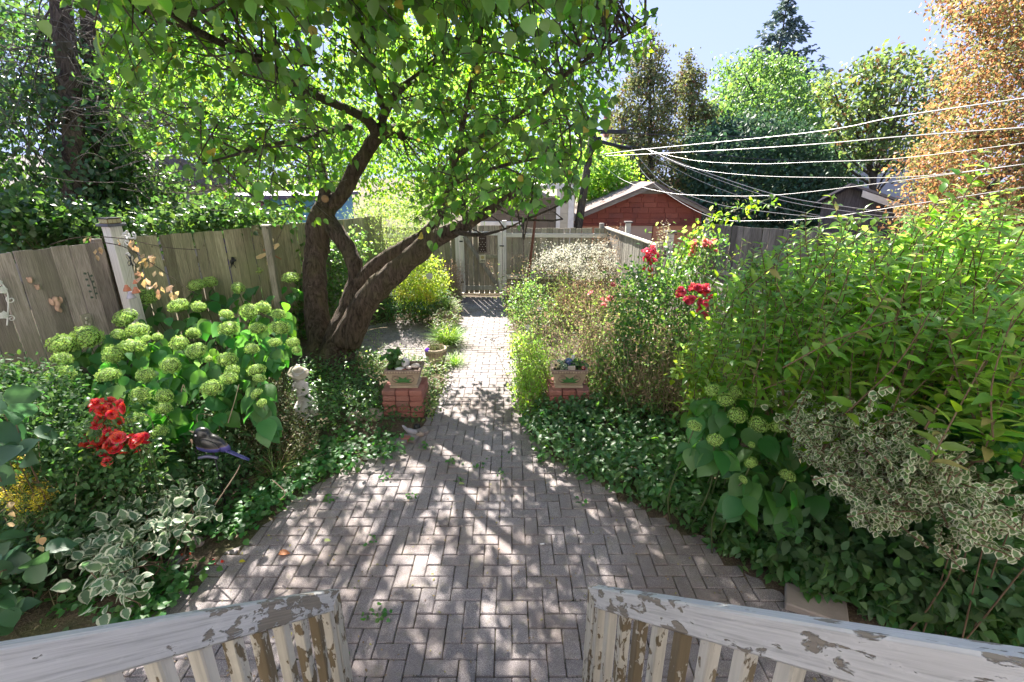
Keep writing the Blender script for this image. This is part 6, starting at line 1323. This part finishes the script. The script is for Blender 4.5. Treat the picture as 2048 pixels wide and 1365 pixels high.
o = MB(); o.add(*box(cR[0]-.02, cR[0]+.06, cyR-.12, cyR-.105, zt2-.025, zt2+.04, .002)); q = o.obj('name_stone', m_plain('tile_stone', (.45, .38, .33), .7)); tag(q, 'little speckled stone slab standing in the right planter', 'stone')
V, F = lathe([(.02, 0), (.028, .02), (.03, .05), (.018, .075), (.022, .10), (.018, .12), (.004, .13)], 14); q = place('white_figurine', mesh_vf('white_figurine', V, F, True, M_STONEW), None, None, Matrix.Translation((cR[0]+.055, cyR+.06, zt2-.02))); tag(q, 'tiny white figurine at the back of the right planter', 'figurine')
# star-shaped pale flower on the right planter's corner
T = thing('star_flower', 'pale star-shaped flower at the left corner of the right planter', 'flower', (cR[0]-.16, cyR-.08, zt2)); c_ = np.array((cR[0]-.155, cyR-.10, zt2+.05)); k = 9; an = np.linspace(0, 2*math.pi, k, endpoint=False)
D = np.stack([np.cos(an), -.15+0*an, np.sin(an)], 1); foliage(T, np.tile(c_, (k, 1)), D, np.tile((0, -1., .1), (k, 1)), np.full(k, .055), LANCE, m_leaf('cream_petal', (.58, .48, .32), (.5, .4, .25), .1, .3, .6), 9, lname='petal'); V, F = sphere(c_+np.array((0, -.01, 0)), .011); place('centre', mesh_vf('centre', V, F, True, M_DARK), None, T); tubes(T, 'stem', [(np.array([(c_[0], c_[1]+.03, zt2-.03), c_]), .003)], B_STEM, 4)

# ================================================================ round urns beside the path
def urn(label, px, py, r, h, z=0.0, plantlab=None, plant=None):
    g = at_z(px, py, z); T = thing('round_urn', label, 'urn', g); prof = [(r*.62, 0), (r*.70, h*.05), (r*.86, h*.3), (r*.95, h*.62), (r*.93, h*.80), (r*1.02, h*.86), (r*1.04, h*.97), (r*.98, h), (r*.86, h), (r*.85, h*.9), (.001, h*.88)]
    V, F = lathe(prof, 28, g); place('body', mesh_vf('body', V, F[:-1], True, M_CONC), None, T); mb = MB()
    for k in range(14):             # key pattern band
        a = 2*math.pi*k/14; m_ = Matrix.Translation(g) @ Matrix.Rotation(a, 4, 'Z') @ Matrix.Translation((0, -r*.96, h*.70)); w = r*.17
        for (x0, x1, z0_, z1_) in ((-w, w, .022, .030), (-w, -w+.008, -.02, .0215), (w*.2, w*.2+.008, -.02, .0215), (-w*.4, w*.19, -.02, -.012)): mb.add(*xf(box(x0, x1, -.004, .006, z0_, z1_), m_))
    mb.obj('key_band', M_RIM, T)
    V, F = lathe([(r*.8, h*.885), (r*.8, h*.93), (.01, h*.95)], 18, g); place('potting_soil', mesh_vf('potting_soil', V, F, True, M_SOIL), None, T); return g
g = urn('round stone urn with a key-pattern band beside the left planter', 873, 728, .155, .25)
T = thing('heather_plant', 'grey-green wiry plant with one violet flower in the round urn', 'plant', g+np.array((0, 0, .22))); n = 420; P = g+np.array((0, 0, .24))+RNG.normal(size=(n, 3))*np.array((.06, .06, .03)); foliage(T, P, unit(RNG.normal(size=(n, 3))+np.array((0, 0, .8))), rdir(n), RNG.uniform(.03, .07, n), SLIVER, L_JUN, 0)
V = bloom('flower', 2, 5, 3, m_leaf('violet_petal', (.20, .08, .62), (.25, .1, .7), .1, .4, .5), .2); place('flower', V, None, T, Matrix.Translation(g+np.array((-.10, -.13, .26))) @ Matrix.Rotation(.9, 4, 'X') @ Matrix.Scale(.035, 4))
g2 = urn('weathered urn overgrown with grass further up the path', 893, 648, .21, .30)
tuft('pale grey-green grass overflowing the far urn', 893, 640, 420, .30, L_OLIVE, .7, base=g2+np.array((0, 0, .26)))

# ================================================================ boulders and stones
M_BOUL = m_plain('boulder', (.36, .28, .23), .9, 0, .9, 16, .3)
for px, py, r, lab in ((707, 848, (.085, .08, .085), 'round brown boulder, left of the pair beside the brick pedestal'), (742, 843, (.12, .09, .09), 'larger brown boulder, right of the pair beside the brick pedestal')):
    g = at_z(px, py+8, 0); stone(lab, g+np.array((0, r[1], r[2]*.75)), r, M_BOUL, 'boulder', 'boulder', px*.01)
sm = [(722, 888, .035, 'white hollow shell-like stone under the boulders'), (760, 893, .05, 'flat grey-brown stone on the soil near the violets'), (675, 868, .045, 'speckled pinkish stone among weeds near the juniper'), (712, 925, .045, 'pale rounded stone below the violets'), (651, 940, .045, 'pale stone half sunk in the leaves beside the patio edge'), (390, 1090, .07, 'rounded stone at the tip of the variegated shrub'), (734, 918, .045, 'brown flat stone in the violet patch'), (625, 955, .04, 'pinkish pebble at the patio corner'), (758, 862, .03, 'small pale shell on the soil by the pedestal'), (700, 905, .05, 'grey stone between the violets'), (840, 872, .05, 'reddish broken brick bit beside the paving'), (600, 975, .05, 'flat mauve stone in the violets')]
for i, (px, py, r, lab) in enumerate(sm): g = at_z(px, py, 0); stone(lab, g+np.array((0, 0, r*.35)), (r, r*.7, r*.5), [M_STONEW, M_BOUL, m_plain('pink_stone', (.38, .29, .26), .8)][i % 3] if i != 1 else M_BOUL, 'stone', 'stone', i, 'small stones in the left bed')
q = MB(); q.add(*box(-.2, .14, -.10, .10, 0, .055, .008)); g = at_z(1640, 1222, 0); o = q.obj('flat_slab', m_plain('slab', (.33, .28, .25), .85, 0, .5, 40)); o.matrix_basis = Matrix.Translation(g) @ Matrix.Rotation(-.5, 4, 'Z'); tag(o, 'loose flat stone slab at the patio edge near the right railing', 'slab')
for i, (px, py, an) in enumerate([(838, 868, .5), (818, 880, -.3), (795, 888, .1)]):
    g = at_z(px, py, .0); o = place('loose_paver', PM[i], None, None, Matrix.Translation((g[0], g[1], .035)) @ Matrix.Rotation(an, 4, 'Z') @ Matrix.Rotation(.08, 4, 'X')); tag(o, ['loose tilted paver nearest the brick pedestal', 'loose paver between two others beside the path', 'loose paver nearest the violets'][i], 'paver')

# ================================================================ figures
M_STAT = m_plain('statue_plaster', (.72, .67, .66), .75, 0, .6, 50, .2)
def statue(px, py):
    g = at_z(px, py, 0)+np.array((0, .03, .0)); T = thing('garden_statue', 'white plaster statue of a child in a sun hat by the tree foot', 'statue', g); mb = MB(); Rx = lambda a: Matrix.Rotation(a, 3, 'X'); Ry = lambda a: Matrix.Rotation(a, 3, 'Y')
    def E(c, r, rot=None): mb.add(*sphere(c, r, rot, 14, 10))
    def Lb(a, b, r0, r1): mb.add(*tube([a, ((a[0]+b[0])/2, (a[1]+b[1])/2, (a[2]+b[2])/2), b], [r0, (r0+r1)/2*1.02, r1], 10)); E(a, r0); E(b, r1)
    H = .60
    E((0, 0, .03), (.11, .10, .04)); E((.02, .01, .14), (.085, .075, .13)); E((.03, .02, .05), (.10, .08, .06)); E((.0, 0, .28), (.062, .052, .10)); E((-.005, -.005, .37), (.068, .048, .055)); E((-.01, -.01, .425), (.028, .026, .03))
    E((-.02, -.025, .482), (.048, .052, .055)); E((-.022, -.077, .474), (.009, .010, .010)); E((-.02, -.066, .452), (.016, .010, .006)); E((-.045, -.068, .478), (.013, .008, .010)); E((.004, -.070, .480), (.013, .008, .010)); E((-.02, -.052, .440), (.018, .016, .012))
    E((.03, -.01, .478), (.012, .02, .03)); E((-.068, -.01, .470), (.016, .026, .045)); E((.028, .012, .46), (.022, .03, .05))
    Lb((-.065, -.005, .385), (-.085, -.04, .32), .022, .018); Lb((-.085, -.04, .32), (-.05, -.085, .385), .018, .014); E((-.045, -.09, .40), (.016, .014, .018))
    for k in range(4): Lb((-.045+.006*k, -.092, .41), (-.042+.005*k, -.085, .432), .0045, .004)
    Lb((.055, -.005, .385), (.075, -.05, .31), .022, .018); Lb((.075, -.05, .31), (.01, -.09, .29), .018, .014); E((.0, -.095, .288), (.02, .014, .014))
    Lb((-.03, -.04, .17), (-.035, -.11, .14), .038, .032); Lb((-.035, -.11, .14), (-.04, -.10, .03), .028, .02); E((-.04, -.125, .018), (.02, .038, .016))
    Lb((.035, -.04, .17), (.03, -.11, .12), .038, .032); Lb((.03, -.11, .12), (.035, -.11, .03), .028, .02); E((.035, -.135, .018), (.02, .038, .016))
    for k in range(7): a = k*.7-2; E((.02+.088*math.cos(a), .01-.07*abs(math.sin(a)), .10), (.016, .014, .10))
    body = remeshed('body', mb, .0055, M_STAT, 3); Mx = Matrix.Translation(g) @ Matrix.Scale(1.06, 4); place('body', body, None, T, Mx)
    V, F = lathe([(.001, .045), (.03, .043), (.05, .03), (.056, .008), (.06, .0), (.095, -.008), (.108, -.014), (.106, -.02), (.09, -.016), (.055, -.012), (.045, .0), (.001, .01)], 26); V = [(x, y, z+.010*math.sin(math.atan2(y, x)*3+1)*(math.hypot(x, y)/.1)**2) for x, y, z in V]
    place('hat', mesh_vf('hat', V, F, True, m_plain('straw_hat', (.55, .47, .38), .8, 0, .5, 90)), None, T, Mx @ Matrix.Translation((-.01, .0, .522)) @ Matrix.Rotation(.28, 4, 'X') @ Matrix.Rotation(.22, 4, 'Y'))
    V, F = lathe([(.057, 0), (.060, .004), (.0605, .014), (.056, .02), (.05, .02)], 22); place('hat_band', mesh_vf('hat_band', V, F, True, M_STAT), None, T, Mx @ Matrix.Translation((-.01, .0, .524)) @ Matrix.Rotation(.28, 4, 'X') @ Matrix.Rotation(.22, 4, 'Y'))
statue(610, 836)
def bird_ornament():
    c = at_t(425, 885, 3.75); T = thing('bird_ornament', 'large black and blue metal bird ornament on a stake by the hydrangea', 'bird ornament', (c[0], c[1], 0)); mb = MB(); s = 1.0
    def E(x, z, rx, ry, rz, y=0, rot=0): mb.add(*sphere((c[0]+x, c[1]+y, c[2]+z), (rx, ry, rz), Matrix.Rotation(rot, 3, 'Y'), 14, 10))
    E(-.02, .0, .13, .055, .075, 0, .35); E(-.065, .07, .065, .048, .06); E(.05, -.03, .09, .04, .045, 0, .5); E(-.03, -.045, .11, .045, .04, 0, .1)
    s_ = NT('bird_paint'); z_ = s_.n('SeparateXYZ'); s_.t.links.new(s_.n('NewGeometry').outputs['Position'], z_.inputs[0]); f = s_.math('MULTIPLY', s_.math('SUBTRACT', z_.outputs[2], c[2]-.045), 22., True)
    col = s_.ramp(f, [(0., (.06, .055, .22)), (.35, (.10, .09, .30)), (.42, (.13, .10, .10)), (.8, (.02, .02, .022))]); mbird = s_.finish(col, .35, spec=.6)
    place('body', remeshed('body', mb, .009, mbird, 3), None, T)
    V, F = lathe([(.012, 0), (.008, .02), (.001, .045)], 8); place('beak', mesh_vf('beak', V, F, True, m_plain('beak', (.35, .28, .2), .5)), None, T, Matrix.Translation((c[0]-.118, c[1], c[2]+.085)) @ Matrix.Rotation(-1.2, 4, 'Y'))
    for k in range(4):
        V, F = box(0, .17, -.012, .012, -.005, .005, .003); place('tail_feather', mesh_vf('tail_feather', V, F, False, mbird), None, T, Matrix.Translation((c[0]+.10, c[1]+(k-1.5)*.012, c[2]-.065-.006*k)) @ Matrix.Rotation(.50+(k-1.5)*.05, 4, 'Y') @ Matrix.Rotation((k-1.5)*.03, 4, 'Z'))
    for sg in (-1, 1): V, F = sphere((c[0]-.085, c[1]+sg*.045, c[2]+.085), .008); place('eye', mesh_vf('eye', V, F, True, M_TRIM), None, T)
    V, F = sphere((c[0]-.0, c[1]-.045, c[2]-.005), (.085, .016, .045), Matrix.Rotation(.55, 3, 'Y'), 14, 8); place('wing', mesh_vf('wing', V, F, True, mbird), None, T)
    mb = MB(); mb.add(*tube([(c[0]-.01, c[1], 0), (c[0]-.01, c[1], c[2]-.07)], .006, 6)); mb.add(*tube(smooth_path([(c[0]-.12, c[1]-.03, c[2]-.10), (c[0]-.13, c[1]-.03, c[2]-.055), (c[0]-.10, c[1]-.03, c[2]-.05), (c[0]-.10, c[1]-.03, c[2]-.08)], 16), .004, 5)); mb.obj('stake', M_DARK, T, True)
    mb = MB(); mb.add(*tube(smooth_path([(c[0]-.10, c[1]-.05, c[2]-.11), (c[0]-.03, c[1]-.05, c[2]-.095), (c[0]+.05, c[1]-.05, c[2]-.11)], 10), .012, 6)); mb.obj('perch', m_plain('grey_blue', (.13, .13, .22), .5), T, True)
bird_ornament()
# small bird ornament beside the pedestal
g = at_z(822, 872, 0); T = thing('stone_bird', 'small grey stone bird beside the foot of the brick pedestal', 'bird ornament', g); mb = MB(); mb.add(*sphere(g+np.array((0, 0, .05)), (.06, .035, .035), Matrix.Rotation(.5, 3, 'Y'))); mb.add(*sphere(g+np.array((.045, 0, .045)), (.03, .028, .028))); mb.add(*sphere(g+np.array((-.055, 0, .09)), (.05, .02, .018), Matrix.Rotation(.9, 3, 'Y')))
place('body', remeshed('body', mb, .006, m_plain('grey_stone', (.27, .26, .29), .6, 0, .4, 50), 2), None, T); V, F = lathe([(.009, 0), (.006, .012), (.001, .025)], 6); place('beak', mesh_vf('beak', V, F, True, M_DARK), None, T, Matrix.Translation(g+np.array((.074, 0, .042))) @ Matrix.Rotation(1.7, 4, 'Y'))
o = place('brick_piece', mesh_vf('brick_piece', *box(-.05, .05, -.035, .035, 0, .045, .006), False, M_BRICK), None, None, Matrix.Translation(at_z(812, 882, 0))); tag(o, 'broken red brick piece in front of the stone bird', 'brick')
o = place('garden_spool', mesh_vf('garden_spool', *lathe([(.001, 0), (.035, 0), (.04, .02), (.03, .05), (.012, .055), (.001, .05)], 14), True, M_DARK), None, None, Matrix.Translation(at_z(834, 858, 0))); tag(o, 'small dark round ornament to the right of the stone bird', 'ornament')

# ================================================================ things on the left fence
fd = unit(np.array((A2[0]-A1[0], A2[1]-A1[1], 0))); fn = np.array((fd[1], -fd[0], 0))          # towards the garden
def on_fence(px, py, A, B, off=.02):
    """the point of the vertical fence plane through A,B that shows at px,py"""
    d = ray(px, py); u = unit(np.array((B[0]-A[0], B[1]-A[1], 0))); n = np.array((u[1], -u[0], 0.)); o = np.array((A[0], A[1], 0))+n*off
    t = np.dot(o-np.array((0, 0, CAMZ)), n)/np.dot(d, n); return np.array((d[0]*t, d[1]*t, CAMZ+d[2]*t)), u, n
# white lantern post
pc_ = at_z(222, 449, 2.06); pc_[2] = 0; an = math.atan2(fd[1], fd[0]); T = thing('lantern_post', 'square white post with a lantern cap standing between the two fences', 'post', pc_)
Mx = Matrix.Translation(pc_) @ Matrix.Rotation(an, 4, 'Z')
V, F = box(-.07, .07, -.07, .07, 0, 2.04, .006); place('shaft', mesh_vf('shaft', V, F, False, M_WHITE), None, T, Mx)
V, F = box(-.105, .105, -.105, .105, 2.041, 2.07, .006); place('cap_plate', mesh_vf('cap_plate', V, F, False, m_plain('cap_slate', (.13, .13, .18), .6)), None, T, Mx)
Mgl = m_plain('lantern_glass', (.50, .46, .30), .15, spec=.8)
V, F = box(-.075, .075, -.075, .075, 2.071, 2.125); lg = place('lantern', mesh_vf('lantern', V, F, False, m_plain('brass', (.22, .13, .06), .4, .5)), None, T, Mx)
for a in range(4):
    for k in range(3): V, F = box(-.07+k*.048, -.07+k*.048+.042, -.0785, -.0755, 2.078, 2.120); place('pane', mesh_vf('pane', V, F, False, Mgl), None, lg, Mx @ Matrix.Rotation(a*math.pi/2, 4, 'Z'))
V, F = box(-.09, .09, -.09, .09, 2.126, 2.136, .002); place('lid', mesh_vf('lid', V, F, False, m_plain('lid_black', (.03, .03, .04), .3)), None, T, Mx)
# white scroll bracket
def curl(c, u, r, turns, n=26, a0=0, s=1): return [np.array(c)+u*(r*(1-.8*q)*math.cos(a0+s*q*turns*6.28))+np.array((0, 0, 1))*(r*(1-.8*q)*math.sin(a0+s*q*turns*6.28)) for q in np.linspace(0, 1, n)]
uu = unit(np.array((A4[0]-A3[0], A4[1]-A3[1], 0))); q0 = np.array((pc_[0], pc_[1], 0))+fd*.075+np.array((.02, -.05, 1.86)); bx = unit(at_t(290, 480, 5.3)-at_t(240, 478, 5.5)); bx[2] = 0; bx = unit(bx)
T = thing('scroll_bracket', 'white wrought-iron scroll bracket on the lantern post', 'bracket', q0); mb = MB(); zz_ = np.array((0, 0, 1.))
for P in (smooth_path([q0+zz_*.06, q0+bx*.10+zz_*.07, q0+bx*.22+zz_*.05, q0+bx*.30+zz_*.06], 20), curl(q0+bx*.30+zz_*.09, bx, .045, 1.1, a0=-1.6), smooth_path([q0+zz_*.06, q0-zz_*.08+bx*.02, q0-zz_*.20+bx*.04], 12), curl(q0+bx*.09-zz_*.17, bx, .045, 1.1, a0=2.8, s=-1), curl(q0+bx*.12-zz_*.0, bx, .05, 1.2, a0=1.5, s=-1), smooth_path([q0-zz_*.12+bx*.02, q0+bx*.06-zz_*.02, q0+bx*.17+zz_*.05], 14), curl(q0+bx*.20+zz_*.085, bx, .028, 1.0, a0=3.3)): mb.add(*tube(P, .008, 6))
mb.obj('scrollwork', m_plain('white_iron', (.72, .70, .70), .5), T, True)
mb = MB(); mb.add(*sphere(q0+bx*.14+zz_*.10, (.045, .02, .02), Matrix.Rotation(-.3, 3, 'Y'))); mb.add(*sphere(q0+bx*.18+zz_*.125, (.016, .014, .016))); mb.obj('bird_finial', M_STONEW, T, True)
# butterfly chime
cb = at_t(262, 522, 5.15); T = thing('butterfly_chime', 'butterfly wind chime with terracotta bells hanging from the scroll bracket', 'wind chime', cb); bx2 = bx
def wing(sg, up_): pts = [(0, 0), (.03, .055*up_), (.065, .065*up_), (.07, .03*up_), (.04, .0)]; return [tuple(cb+bx2*sg*a+zz_*b) for a, b in pts]
for sg in (1, -1):
    for up_ in (1, -.9):
        P = wing(sg, up_); V = [tuple(np.array(p)+np.array((0, -.002, 0))) for p in P]+[tuple(np.array(p)+np.array((0, .002, 0))) for p in P]; n = 5; F = [tuple(range(n)), tuple(range(2*n-1, n-1, -1))]+[(i, i+n, (i+1) % n+n, (i+1) % n) for i in range(n)]
        place('wing', mesh_vf('wing', V, F, False, m_plain('wing_glass', (.42, .38, .26), .3)), None, T); mb = MB(); mb.add(*tube(P+[P[0]], .0045, 4)); mb.add(*tube([P[0], P[2]], .003, 4)); mb.add(*tube([P[0], P[3]], .003, 4)); mb.obj('wing_frame', M_DARK, T, True)
V, F = tube([cb+zz_*.05, cb, cb-zz_*.06], [.004, .009, .004], 8); place('body', mesh_vf('body', V, F, True, M_DARK), None, T)
mb = MB(); mb.add(*tube([cb+zz_*.05, cb+zz_*.13], .0015, 4)); M_TER = m_plain('terracotta', (.45, .17, .10), .7)
for (a, b, mm, s) in ((254, 578, M_TER, 1.0), (272, 582, M_TER, 1.0), (262, 592, m_plain('lilac_clay', (.40, .37, .45), .6), 1.15), (270, 565, M_TER, .6)):
    q = at_t(a, b, 5.15); V, F = lathe([(.003, .045*s), (.016*s, .038*s), (.020*s, .02*s), (.026*s, .014*s), (.036*s, -.01*s), (.040*s, -.022*s), (.036*s, -.024*s), (.01, -.01)], 14, q); place('bell', mesh_vf('bell', V, F, True, mm), None, T); mb.add(*tube([q+zz_*.04, (cb[0]+(q[0]-cb[0])*.4, cb[1], cb[2]-.06)], .0015, 4))
mb.obj('string', m_plain('cord', (.3, .24, .16), .8), T, True)
# dragonfly
q, u, n = on_fence(537, 505, A3, A4, .14); T = thing('dragonfly_ornament', 'pale wooden dragonfly fixed to the mossy fence', 'ornament', q); Mw = m_plain('pale_straw_wing', (.60, .44, .22), .6, 0, .3, 80); rgt = unit(np.array((1., .25, 0)))
def W(a, L, w):
    d = rgt*math.cos(a)+zz_*math.sin(a); s = rgt*-math.sin(a)+zz_*math.cos(a); pts = [q+d*(L*.05), q+d*L*.35+s*w*.8, q+d*L*.75+s*w, q+d*L+s*w*.3, q+d*L*.97-s*w*.5, q+d*L*.6-s*w*.7, q+d*L*.2-s*w*.2]; return pts
for a, L, w in ((1.18, .22, .038), (.62, .20, .034), (-2.72, .20, .034), (-1.72, .20, .034)):
    P = W(a, L, w); N_f = n*.003; V = [tuple(p+N_f) for p in P]+[tuple(p-N_f) for p in P]; k = len(P); F = [tuple(range(k)), tuple(range(2*k-1, k-1, -1))]+[(i, i+k, (i+1) % k+k, (i+1) % k) for i in range(k)]; wq = place('wing', mesh_vf('wing', V, F, False, Mw), None, T); mb = MB(); mb.add(*tube(P+[P[0]], .004, 5)); mb.obj('wing_rim', m_plain('wing_rim', (.68, .54, .30), .6), wq, True)
dn = unit(rgt*.82-zz_*.57); V, F = tube([q-dn*.05, q-dn*.02, q+dn*.05, q+dn*.2], [.014, .02, .016, .008], 8); place('body', mesh_vf('body', V, F, True, m_plain('dragonfly_body', (.30, .14, .07), .5)), None, T); V, F = sphere(q-dn*.06, .02); place('head', mesh_vf('head', V, F, True, bpy.data.materials['dragonfly_body']), None, T)
mb = MB(); [mb.add(*tube(smooth_path([q-dn*.07, q-dn*.10+zz_*.03*s_, q-dn*.13+zz_*.02*s_], 6), .0018, 4)) for s_ in (1, 2.4)]; mb.obj('antennae', M_DARK, T, True)
# small dark bird on the mossy fence
q, u, n = on_fence(464, 524, A3, A4, .03); T = thing('fence_bird_ornament', 'small dark bird ornament clinging to the mossy fence', 'ornament', q); mb = MB(); mb.add(*sphere(q, (.028, .02, .045), Matrix.Rotation(.3, 3, 'Y'))); mb.add(*sphere(q+zz_*.05+rgt*.015, .022)); mb.add(*sphere(q+zz_*.02+rgt*.035, (.03, .01, .02))); mb.add(*sphere(q-zz_*.06-rgt*.02, (.010, .008, .045), Matrix.Rotation(.4, 3, 'Y'))); mb.add(*sphere(q-zz_*.065+rgt*.025, (.008, .006, .04), Matrix.Rotation(-.5, 3, 'Y'))); place('body', remeshed('body', mb, .006, M_DARK, 1), None, T)
V, F = lathe([(.006, 0), (.001, .02)], 6); place('beak', mesh_vf('beak', V, F, True, M_DARK), None, T, Matrix.Translation(q+zz_*.05+rgt*.033) @ Matrix.Rotation(1.4, 4, 'Y'))
# cherubs, masks and plaque on the brown fence
def cherub(px, py, h, label, m, name='cherub_ornament'):
    q, u, n = on_fence(px, py, A1, A2, .03); T = thing(name, label, 'ornament', q); mb = MB(); k = h/.2
    def E(a, b, r, d=0): mb.add(*sphere(q+u*a*k+zz_*b*k+n*d*k, tuple(x*k for x in r), None, 10, 8))
    E(0, .055, (.028, .026, .03)); E(0, 0, (.036, .026, .045)); E(-.008, -.05, (.024, .022, .04)); E(.012, -.075, (.018, .018, .03)); E(.032, .02, (.014, .014, .032)); E(-.035, .03, (.014, .016, .03)); E(.0, .045, (.008, .008, .008), .026)
    place('body', remeshed('body', mb, .007, m, 1), None, T)
    for s_ in (1, -1): V, F = sphere(q+u*.042*s_*k+zz_*.03*k-n*.008, (.03*k, .008*k, .042*k), Matrix.Rotation(.4*s_, 3, 'Y')); place('wing', mesh_vf('wing', V, F, True, m), None, T)
M_CLAY = m_plain('pink_clay', (.50, .33, .25), .8, 0, .4, 60, .2)
cherub(114, 608, .20, 'terracotta cherub figure on the brown fence', M_CLAY)
def mask(px, py, s, label):
    q, u, n = on_fence(px, py, A1, A2, .02); T = thing('face_ornament', label, 'ornament', q); mb = MB(); mb.add(*sphere(q, (s, s*.6, s*1.15))); mb.add(*sphere(q+n*s*.6, (s*.2, s*.3, s*.3))); mb.add(*sphere(q+zz_*s*.8+u*s*.5, s*.45)); mb.add(*sphere(q+zz_*s*.8-u*s*.5, s*.45)); place('face', remeshed('face', mb, s*.16, M_CLAY, 1), None, T)
mask(60, 561, .030, 'upper small clay face on the brown fence'); mask(75, 575, .026, 'lower small clay face on the brown fence')
q, u, n = on_fence(174, 645, A1, A2, .02); T = thing('stone_plaque', 'small mottled stone plaque low on the brown fence', 'plaque', q); an_ = math.atan2(u[1], u[0])
V, F = box(-.05, .05, -.012, .012, -.10, .10, .004); place('slab', mesh_vf('slab', V, F, False, m_plain('mottled', (.36, .33, .27), .85, 0, .8, 25, .4)), None, T, Matrix.Translation(q) @ Matrix.Rotation(an_, 4, 'Z'))
mb = MB(); [mb.add(*xf(sphere((a, -.014, b), (.016, .008, .02), None, 8, 6), Matrix.Translation(q) @ Matrix.Rotation(an_, 4, 'Z'))) for a, b in ((0, .05), (-.012, .0), (.014, -.03), (0, -.065))]; mb.obj('relief', m_plain('relief_stone', (.48, .45, .38), .85), T, True)
# dark painted vine stain/relief on the board
q, u, n = on_fence(183, 572, A1, A2, .012); T = thing('iron_vine_ornament', 'faded dark-green iron vine hung on the brown fence', 'ornament', q); mb = MB(); mb.add(*tube(smooth_path([q+zz_*.16, q+u*.015, q-zz_*.16+u*.01], 12), .004, 5)); mb.obj('stem', m_plain('dull_green_iron', (.06, .085, .07), .8), T, True)
k = 9; P = np.array([q+zz_*(.14-.035*i)+u*(.012*(1 if i % 2 else -1)) for i in range(k)]); D = np.array([u*(1 if i % 2 else -1)+zz_*.5 for i in range(k)]); foliage(T, P, D, np.tile(n, (k, 1)), np.full(k, .045), OVAL, m_leaf('dull_iron_leaf', (.06, .085, .07), (.03, .04, .03), .1, .05, .7), k)
# white metal flower trellis at the left edge
T = thing('metal_flower_trellis', 'white metal scroll with flowers at the left edge of the brown fence', 'ornament', on_fence(8, 600, A1, A2, .03)[0]); mb = MB(); Mwm = bpy.data.materials['white_iron']
c1, u, n = on_fence(8, 590, A1, A2, .05); c2 = on_fence(10, 640, A1, A2, .05)[0]
mb.add(*tube(smooth_path([c1+zz_*.16, c1+u*.03, c2+u*.02, c2-zz_*.06], 20), .007, 6)); mb.add(*tube(curl(c2+u*.05, u, .035, 1.2, a0=2.5, s=-1), .006, 6)); mb.add(*tube(curl(c1+u*.04-zz_*.06, u, .04, 1.1, a0=2.0, s=1), .006, 6)); mb.obj('scroll', Mwm, T, True)
for c_ in (c1+zz_*.05, c2+zz_*.05, c1+zz_*.13-u*.02):
    an = np.linspace(0, 6.28, 6)[:-1]; D = np.array([u*math.cos(a)+zz_*math.sin(a) for a in an]); foliage(T, np.tile(c_+n*.012, (5, 1)), D, np.tile(n, (5, 1)), np.full(5, .045), ROUND, m_leaf('white_metal_petal', (.7, .68, .7), (.05, .05, .05), .05, .02, .5), 5, lname='petal')
# dried leaf vine over the fence
T = thing('dried_vine', 'dead vine with curled tan leaves strung across the lantern post', 'vine', on_fence(300, 520, A3, A4, .1)[0])
v1 = pth([(100, 490, 5.0), (160, 475, 5.2), (240, 477, 5.35), (330, 495, 5.2), (400, 500, 5.0)], 24) ; v2 = pth([(205, 485, 5.3), (250, 495, 5.25), (300, 525, 5.1), (350, 560, 5.0), (395, 590, 4.9)], 24); tubes(T, 'stem', [(v1, [.006, .003]), (v2, [.006, .003])], B_TWIG, 5)
P = []
for (a, b, t_) in [(196, 500, 5.3), (193, 508, 5.3), (268, 490, 5.2), (280, 510, 5.1), (287, 520, 5.1), (292, 528, 5.1), (308, 508, 5.1), (312, 520, 5.1), (284, 548, 5.1), (290, 556, 5.1), (280, 545, 5.1), (312, 542, 5.05), (314, 570, 5.05), (318, 578, 5.05), (312, 562, 5.05), (350, 572, 5.0), (352, 585, 5.0), (347, 592, 5.0), (262, 482, 5.2), (240, 480, 5.3), (175, 478, 5.2)]:
    for _ in range(2): P.append(at_t(a+RNG.normal()*4, b+RNG.normal()*4, t_))
P = np.array(P); D = unit(RNG.normal(size=P.shape)*.4+np.array((.1, 0, -1))); foliage(T, P, D, unit(RNG.normal(size=P.shape)*.6+np.array((0, -1, 0))), RNG.uniform(.05, .095, len(P)), leaf_tpl([0, .2, .5, .8, 1.0], [0, .22, .30, .16, 0], .7, -.5, .12), L_TAN, 60)
# tan withered leaves low at the left
T = thing('withered_leaves', 'withered tan leaves hanging beside the goldenrod', 'leaves', at_z(70, 1150, 0)); P = np.array([at_t(a, b, 2.9) for a, b in [(18, 1005), (30, 1030), (80, 1070), (85, 1075), (75, 1095), (85, 1115), (25, 1045), (380, 880)]]); foliage(T, P, hang(len(P), rdir(len(P)), 1.), rdir(len(P)), np.full(len(P), .045), BIGLEAF, L_TAN, 8)
# garden markers and white tags
for (px, py, t_, s, lab) in ((859, 553, 8.7, .06, 'white plant tag in front of the golden shrub'), (1078, 618, 8.0, .04, 'pale round garden marker among the meadow plants'), (1056, 655, 7.2, .04, 'pale round garden marker nearest the path')):
    q = at_t(px, py, t_); T = thing('garden_marker', lab, 'marker', (q[0], q[1], 0)); V, F = lathe([(.001, -.004), (s, -.003), (s, .003), (.001, .004)], 14); place('disc', mesh_vf('disc', V, F, False, M_STONEW), None, T, Matrix.Translation(q) @ Matrix.Rotation(1.3, 4, 'X')); V, F = tube([(q[0], q[1]+.02, 0), (q[0], q[1]+.015, q[2])], .004, 5); place('stake', mesh_vf('stake', V, F, True, M_DARK), None, T)
o = place('cigarette_butt', mesh_vf('cigarette_butt', *tube([at_z(1080, 1089, .01), at_z(1089, 1088, .01)], .006, 8), True, M_TRIM)); tag(o, 'tiny white paper stub lying on the pavers right of centre', 'litter')
